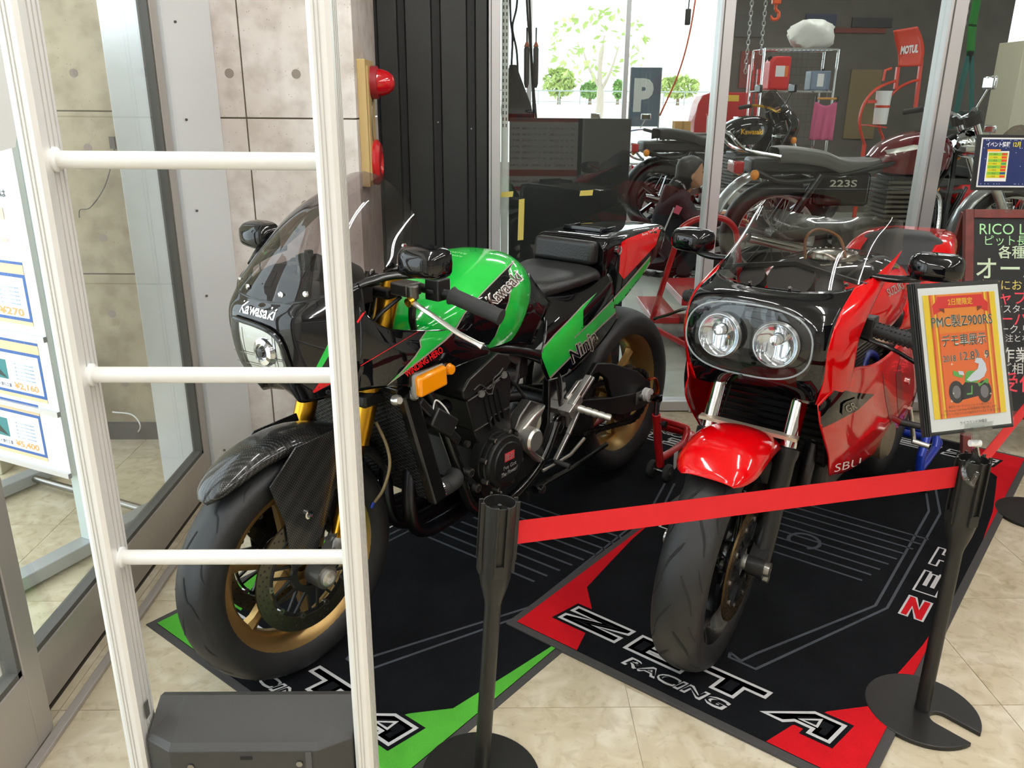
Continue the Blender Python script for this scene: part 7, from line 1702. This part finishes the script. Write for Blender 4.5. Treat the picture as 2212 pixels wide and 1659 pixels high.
MB().tube(curve([(0,0,.05),(0,0,.015),(.025,0,-.01),(.02,0,-.045),(-.015,0,-.05),(-.03,0,-.025)],5),[.011]*22+[.009,.008,.006,.004],10).build('hook', mat('orange_paint', 'e2541c', .35), oh); MB().box(-.03,.03,-.02,.02,.045,.09).build('block', mat('orange_paint', 'e2541c', .35), oh, bevel=.006); MB().cyl((0,0,.08),(0,0,3.2-hk.z),.004,6).build('rope', 'blk', oh)
def strap(label, pts, w, m, nm='lifting_sling', gp='slings and straps'):
    P = curve(pts,6); rows = []
    for i, p in enumerate(P):
        t = (P[min(i+1,len(P)-1)]-P[max(i-1,0)]).normalized(); n_ = t.cross(Vector((0,1,0)))
        if n_.length < .1: n_ = Vector((1,0,0))
        n_.normalize(); rows.append([p-n_*w/2,p+n_*w/2])
    return tag(MB().grid(rows).build(nm, m, None, ang=80, solid=.003), label, 'strap', gp)
gs_ = mat('green_sling', '1e8a34', .8); ts_ = mat('teal_sling', '1c6b66', .8); Y = 5.25
strap('green lifting sling hanging from the hoist', [Vector((px_y(2112,0,Y).x,Y,3.15)),px_y(2110,0,Y),px_y(2100,60,Y),px_y(2096,120,Y)], .05, gs_)
strap('teal lifting sling tied to the bars of the maroon motorcycle, the slanting one', [px_y(2096,110,Y),px_y(2080,170,Y),px_y(2068,230,Y),px_y(2055,278,Y)], .035, ts_)
strap('teal lifting sling tied to the bars of the maroon motorcycle, the upright one', [px_y(2098,110,Y),px_y(2099,170,Y),px_y(2098,225,Y),px_y(2094,272,Y)], .030, ts_)
Y = 4.1; st_b = mat('black_strap', (.012,.012,.014), .8)
for lab, pts in (('black tie-down strap hanging close by the slotted upright',[(1101,-40),(1103,40),(1107,80),(1105,140)]),('black tie-down strap with a loop beside the slotted upright',[(1118,-40),(1116,15),(1107,60),(1116,110),(1119,170)]),('long black tie-down strap reaching down to the black board',[(1136,-40),(1140,40),(1147,120),(1153,255)]),('long black tie-down strap next to the reaching one',[(1142,-40),(1146,60),(1150,150),(1158,255)])):
    strap(lab, [px_y(x,y,Y) for x,y in pts], .010, st_b, 'tie_down_strap')
for lab, x in (('brown and black ratchet handle hanging from a strap, the near one',1138),('brown and black ratchet handle hanging from a strap, the far one',1158)):
    a_, b_ = px_y(x,90,Y), px_y(x-1,190,Y); tt = thing('ratchet_handle', lab, 'handle', a_); d = b_-a_
    MB().tube([(0,0,.06),(0,0,0)],.004,6).build('cord', st_b, tt); MB().tube([Vector((0,0,0)),d*.12,d*.15,d*.9,d],[.003,.010,.013,.012,.006],12).build('body', mat('dark_handle', '2a2320', .5), tt)
    MB().lathe([(.004,.0),(.012,-.018),(.014,-.022)], (0,0,0), (0,0,1), 12).build('collar', mat('rust_collar', 'a8552c', .5), tt)
ra_, rb_ = px_y(1108,140,Y), px_y(1118,262,Y); rg = MB(); rows = []
for i in range(8):
    t = i/7; p = ra_.lerp(rb_,t); w = .015+.055*min(1,t*1.3); rows.append([p+Vector((w*math.cos(q)*(1+.2*math.sin(3*q)),.025*math.sin(q),0)) for q in [2*math.pi*k/14 for k in range(14)]])
rg.grid(rows, cu=True); rg.add(rows[-1],[tuple(range(14))]); tag(rg.build('work_cloth', mat('dark_cloth', '1d1b1a', .9), ang=80), 'dark cloth bag hanging on the slotted upright', 'cloth bag')
strap('thin orange air hose hanging across the workshop window', [px_y(1508,-40,6.5),px_y(1490,70,6.5),px_y(1465,160,6.5),px_y(1425,250,6.5)], .012, mat('orange_hose', 'd8561c', .5), 'air_hose')
pd = px_y(1486,35,6.5); pn = thing('hoist_pendant', 'black hoist push button pendant hanging by the window', 'pendant', pd); MB().box(-.02,.02,-.015,.015,-.06,.05).build('body', 'blk', pn, bevel=.008); MB().cyl((0,0,.05),(.03,0,3.2-pd.z),.005,6).build('cable', 'blk', pn)
# --- wall pictures, cream locker, far window
def wall_panel(label, x0,y0,x1,y1, col, Y=11.18):
    a_, b_ = px_y(x0,y0,Y), px_y(x1,y1,Y); o = MB().box(a_.x,b_.x,Y-.01,Y+.012,b_.z,a_.z).build('wall_poster', mat('poster_'+col, col, .6), None, smooth=False); return tag(o, label, 'poster', 'posters on the workshop wall')
wall_panel('dark red poster on the workshop wall beside the crane',1602,110,1642,190,'7a3024'); wall_panel('grey panel on the workshop wall above the jerry can',1590,30,1650,80,'4d4b4a'); wall_panel('navy panel on the workshop wall beside the plastic bag',1742,30,1800,90,'2a3350'); wall_panel('tan board leaning on the workshop wall by the towel',1840,150,1885,300,'7a6a48'); wall_panel('black signboard with white strokes on the workshop wall',1842,38,1925,60,'26272a'); wall_panel('dark red band along the workshop wall',1800,60,1912,72,'702a20')
lk = thing('locker', 'tall cream steel locker behind the event sign', 'locker', (5.6,8.8,0)); MB().box(-.32,.6,0,.45,0,2.0).build('body', mat('cream_locker', 'c9c3a8', .5), lk, bevel=.004, smooth=False); MB().box(.17,.175,-.004,0,.05,1.95).build('door_gap', 'gasket', lk, smooth=False); MB().box(.13,.15,-.02,0,1.0,1.12).build('handle', 'steel', lk, smooth=False)
bs_ = thing('parts_basket', 'black perforated basket under the maroon motorcycle bars', 'basket', (2.72,5.75,0)); MB().box(-.18,.18,-.12,.12,.30,.62).build('basket', 'blk', bs_, bevel=.01)
for i in range(5):
    for j in range(4): MB().box(-.14+.06*i,-.115+.06*i,-.123,-.120,.34+.065*j,.385+.065*j).build('slot', 'white', bs_, smooth=False)
MB().box(-.2,.2,-.14,.14,0,.30).build('crate', mat('grey_crate', '55534e', .6), bs_, bevel=.006)
# ============================================================ outdoors behind the workshop windows
struct('ground_outside', MB().box(-40,40,11.31,70,-.3,-.05), mat('pale_paving', 'cfcfca', .9), smooth=False)
struct('wall_outside', MB().box(-20,20,20.6,34,-.1,1.30), mat('pale_block_wall', 'd4d0c8', .9), smooth=False)
def bush(label, x, y, z, r, h, seed, m, n=260, nm='shrub', gp='shrubs outside', trunk=True):
    rr = random.Random(seed); t = thing(nm, label, 'shrub' if nm == 'shrub' else 'tree', (x,y,z), 0, gp); L_ = MB()
    for _ in range(n):
        a = rr.uniform(0,2*math.pi); u = rr.uniform(-1,1); k = rr.uniform(.55,1)**.5; s = math.sqrt(1-u*u)
        p = Vector((r*k*s*math.cos(a), r*.7*k*s*math.sin(a), h*.5+h*.5*k*u)); d = Vector((rr.uniform(-1,1),rr.uniform(-1,1),rr.uniform(-1,1))).normalized(); e = d.cross(Vector((rr.random(),rr.random(),1))).normalized(); q = rr.uniform(.06,.13)
        L_.add([p-d*q,p+e*q*.5,p+d*q,p-e*q*.5],[(0,1,2,3)])
    o = L_.build('foliage', m, t, smooth=False); o['kind'] = 'stuff'
    if trunk: MB().tube([(0,0,-.17),(0,0,h*.6)],[.05,.02],8).build('stem', mat('bark', '8a7866', .9), t)
    return t
lf1, lf2 = mat('leaf_green', '8fb56a', .7), mat('leaf_yellow_green', 'b0c274', .7)
Y = 22
for k, (x0, x1, y0, y1, lab) in enumerate(((1172,1245,145,208,'round green shrub beyond the road, left of the bare tree'),(1258,1300,175,208,'small green shrub close to the bare tree'),(1432,1530,155,205,'broad green shrub beyond the P sign'),(1340,1360,165,205,'narrow green shrub beside the window post'),(1092,1130,160,205,'green shrub behind the hanging straps'))):
    a_, b_ = px_y(x0,y1,Y), px_y(x1,y0,Y); bush(lab, (a_.x+b_.x)/2, Y+.4*k, 1.47, (b_.x-a_.x)/2, b_.z-a_.z, k, lf1 if k%2 else lf2, 420)
a_, b_ = px_y(1270,250,17), px_y(1300,90,17)
tr = bush('thin street tree with sparse leaves and a pale trunk', px_y(1285,200,18).x, 18, -.05, 1.1, 1.5, 40, lf2, 170, 'tree', 'trees outside', False)
for ch in [o for o in bpy.data.objects if o.parent == tr]: ch.location.z = 1.75
MB().tube(curve([(0,0,0),(.06,0,.8),(.12,0,1.4),(.08,0,2.1),(.15,0,2.7)],4),[.10]*5+[.08]*5+[.05]*5+[.02]*2,8).tube(curve([(.10,0,1.6),(.3,0,2.0),(.45,0,2.5)],3),[.045,.04,.035,.03,.025,.02,.015],6).tube(curve([(.10,0,1.7),(-.15,0,2.1),(-.3,0,2.5)],3),[.045,.04,.035,.03,.025,.02,.015],6).build('trunk', mat('pale_bark', 'b9aa9c', .9), tr)
fn_ = thing('fence', 'grey railing along the road beyond the shrubs', 'fence', (0,20.8,1.30))
MB().box(-8,8,-.02,.02,.30,.33).build('top_rail', mat('grey_railing', '9aa09c', .5), fn_, smooth=False); MB().box(-8,8,-.02,.02,.06,.08).build('low_rail', mat('grey_railing', '9aa09c', .5), fn_, smooth=False)
for k in range(-7,14): MB().box(k*.5-.012,k*.5+.012,-.012,.012,0,.32).build('baluster', mat('grey_railing', '9aa09c', .5), fn_, smooth=False)
sg = px_y(1394,195,11.5); pg = thing('parking_sign', 'blue grey banner with a white letter P standing outside the window', 'sign', (sg.x,11.5,-.05))
a_, b_ = px_y(1358,256,11.5), px_y(1430,137,11.5)
MB().box(a_.x-sg.x,b_.x-sg.x,-.01,.01,a_.z-.05,b_.z).build('banner', mat('banner_blue', '5d7186', .7), pg, smooth=False); ftext((px_y(1392,195,11.5).x-sg.x-.01,-.013,px_y(1392,197,11.5).z), (1,0,0), (0,0,1), 'P', .26, .42, M['whitepaint'], pg, bold=.06)
for x in (a_.x-sg.x,b_.x-sg.x): MB().cyl((x,0,0),(x,0,b_.z),.012,8).build('pole', 'steel', pg)
# price board standing in the shop behind the viewer (seen mirrored in the glass)
pb = thing('price_board', 'white and red service price board standing in the shop', 'board', (.42,-.85,0))
MB().box(-.42,.42,-.02,.02,.45,1.32).build('panel', 'white', pb, smooth=False)
for x in (-.38,.38): MB().box(x-.02,x+.02,-.03,.03,0,1.36).build('post', 'blk', pb, smooth=False)
PBF = lambda: flat((0,.021,.9),(-1,0,0),(0,0,1))
for b0_, b1_ in ((.30,.37),(-.20,-.14),(-.34,-.30)): PBF().rect(-.40,b0_,.40,b1_,.001).build('red_band', mat('price_red', 'c8352c', .5), pb, smooth=False)
F = PBF(); F.textfit('サービス料金', 0, .335, .5, .045, .002); F.textfit('SEED', .0, .395, .3, .035, .002, bold=.03); F.build('title', mat('print_navy', '2a4a7a', .5), pb, smooth=False)
F = PBF()
for k in range(6): F.textfit('オイル交換 タイヤ交換 無料', -.02, .24-.055*k, .62, .022, .002)
for k in range(4): F.textfit('¥1,080  ¥2,160  ¥3,240', -.02, -.10-.075*k, .62, .022, .002)
F.build('price_rows', mat('price_words', '8a3a30', .5), pb, smooth=False)
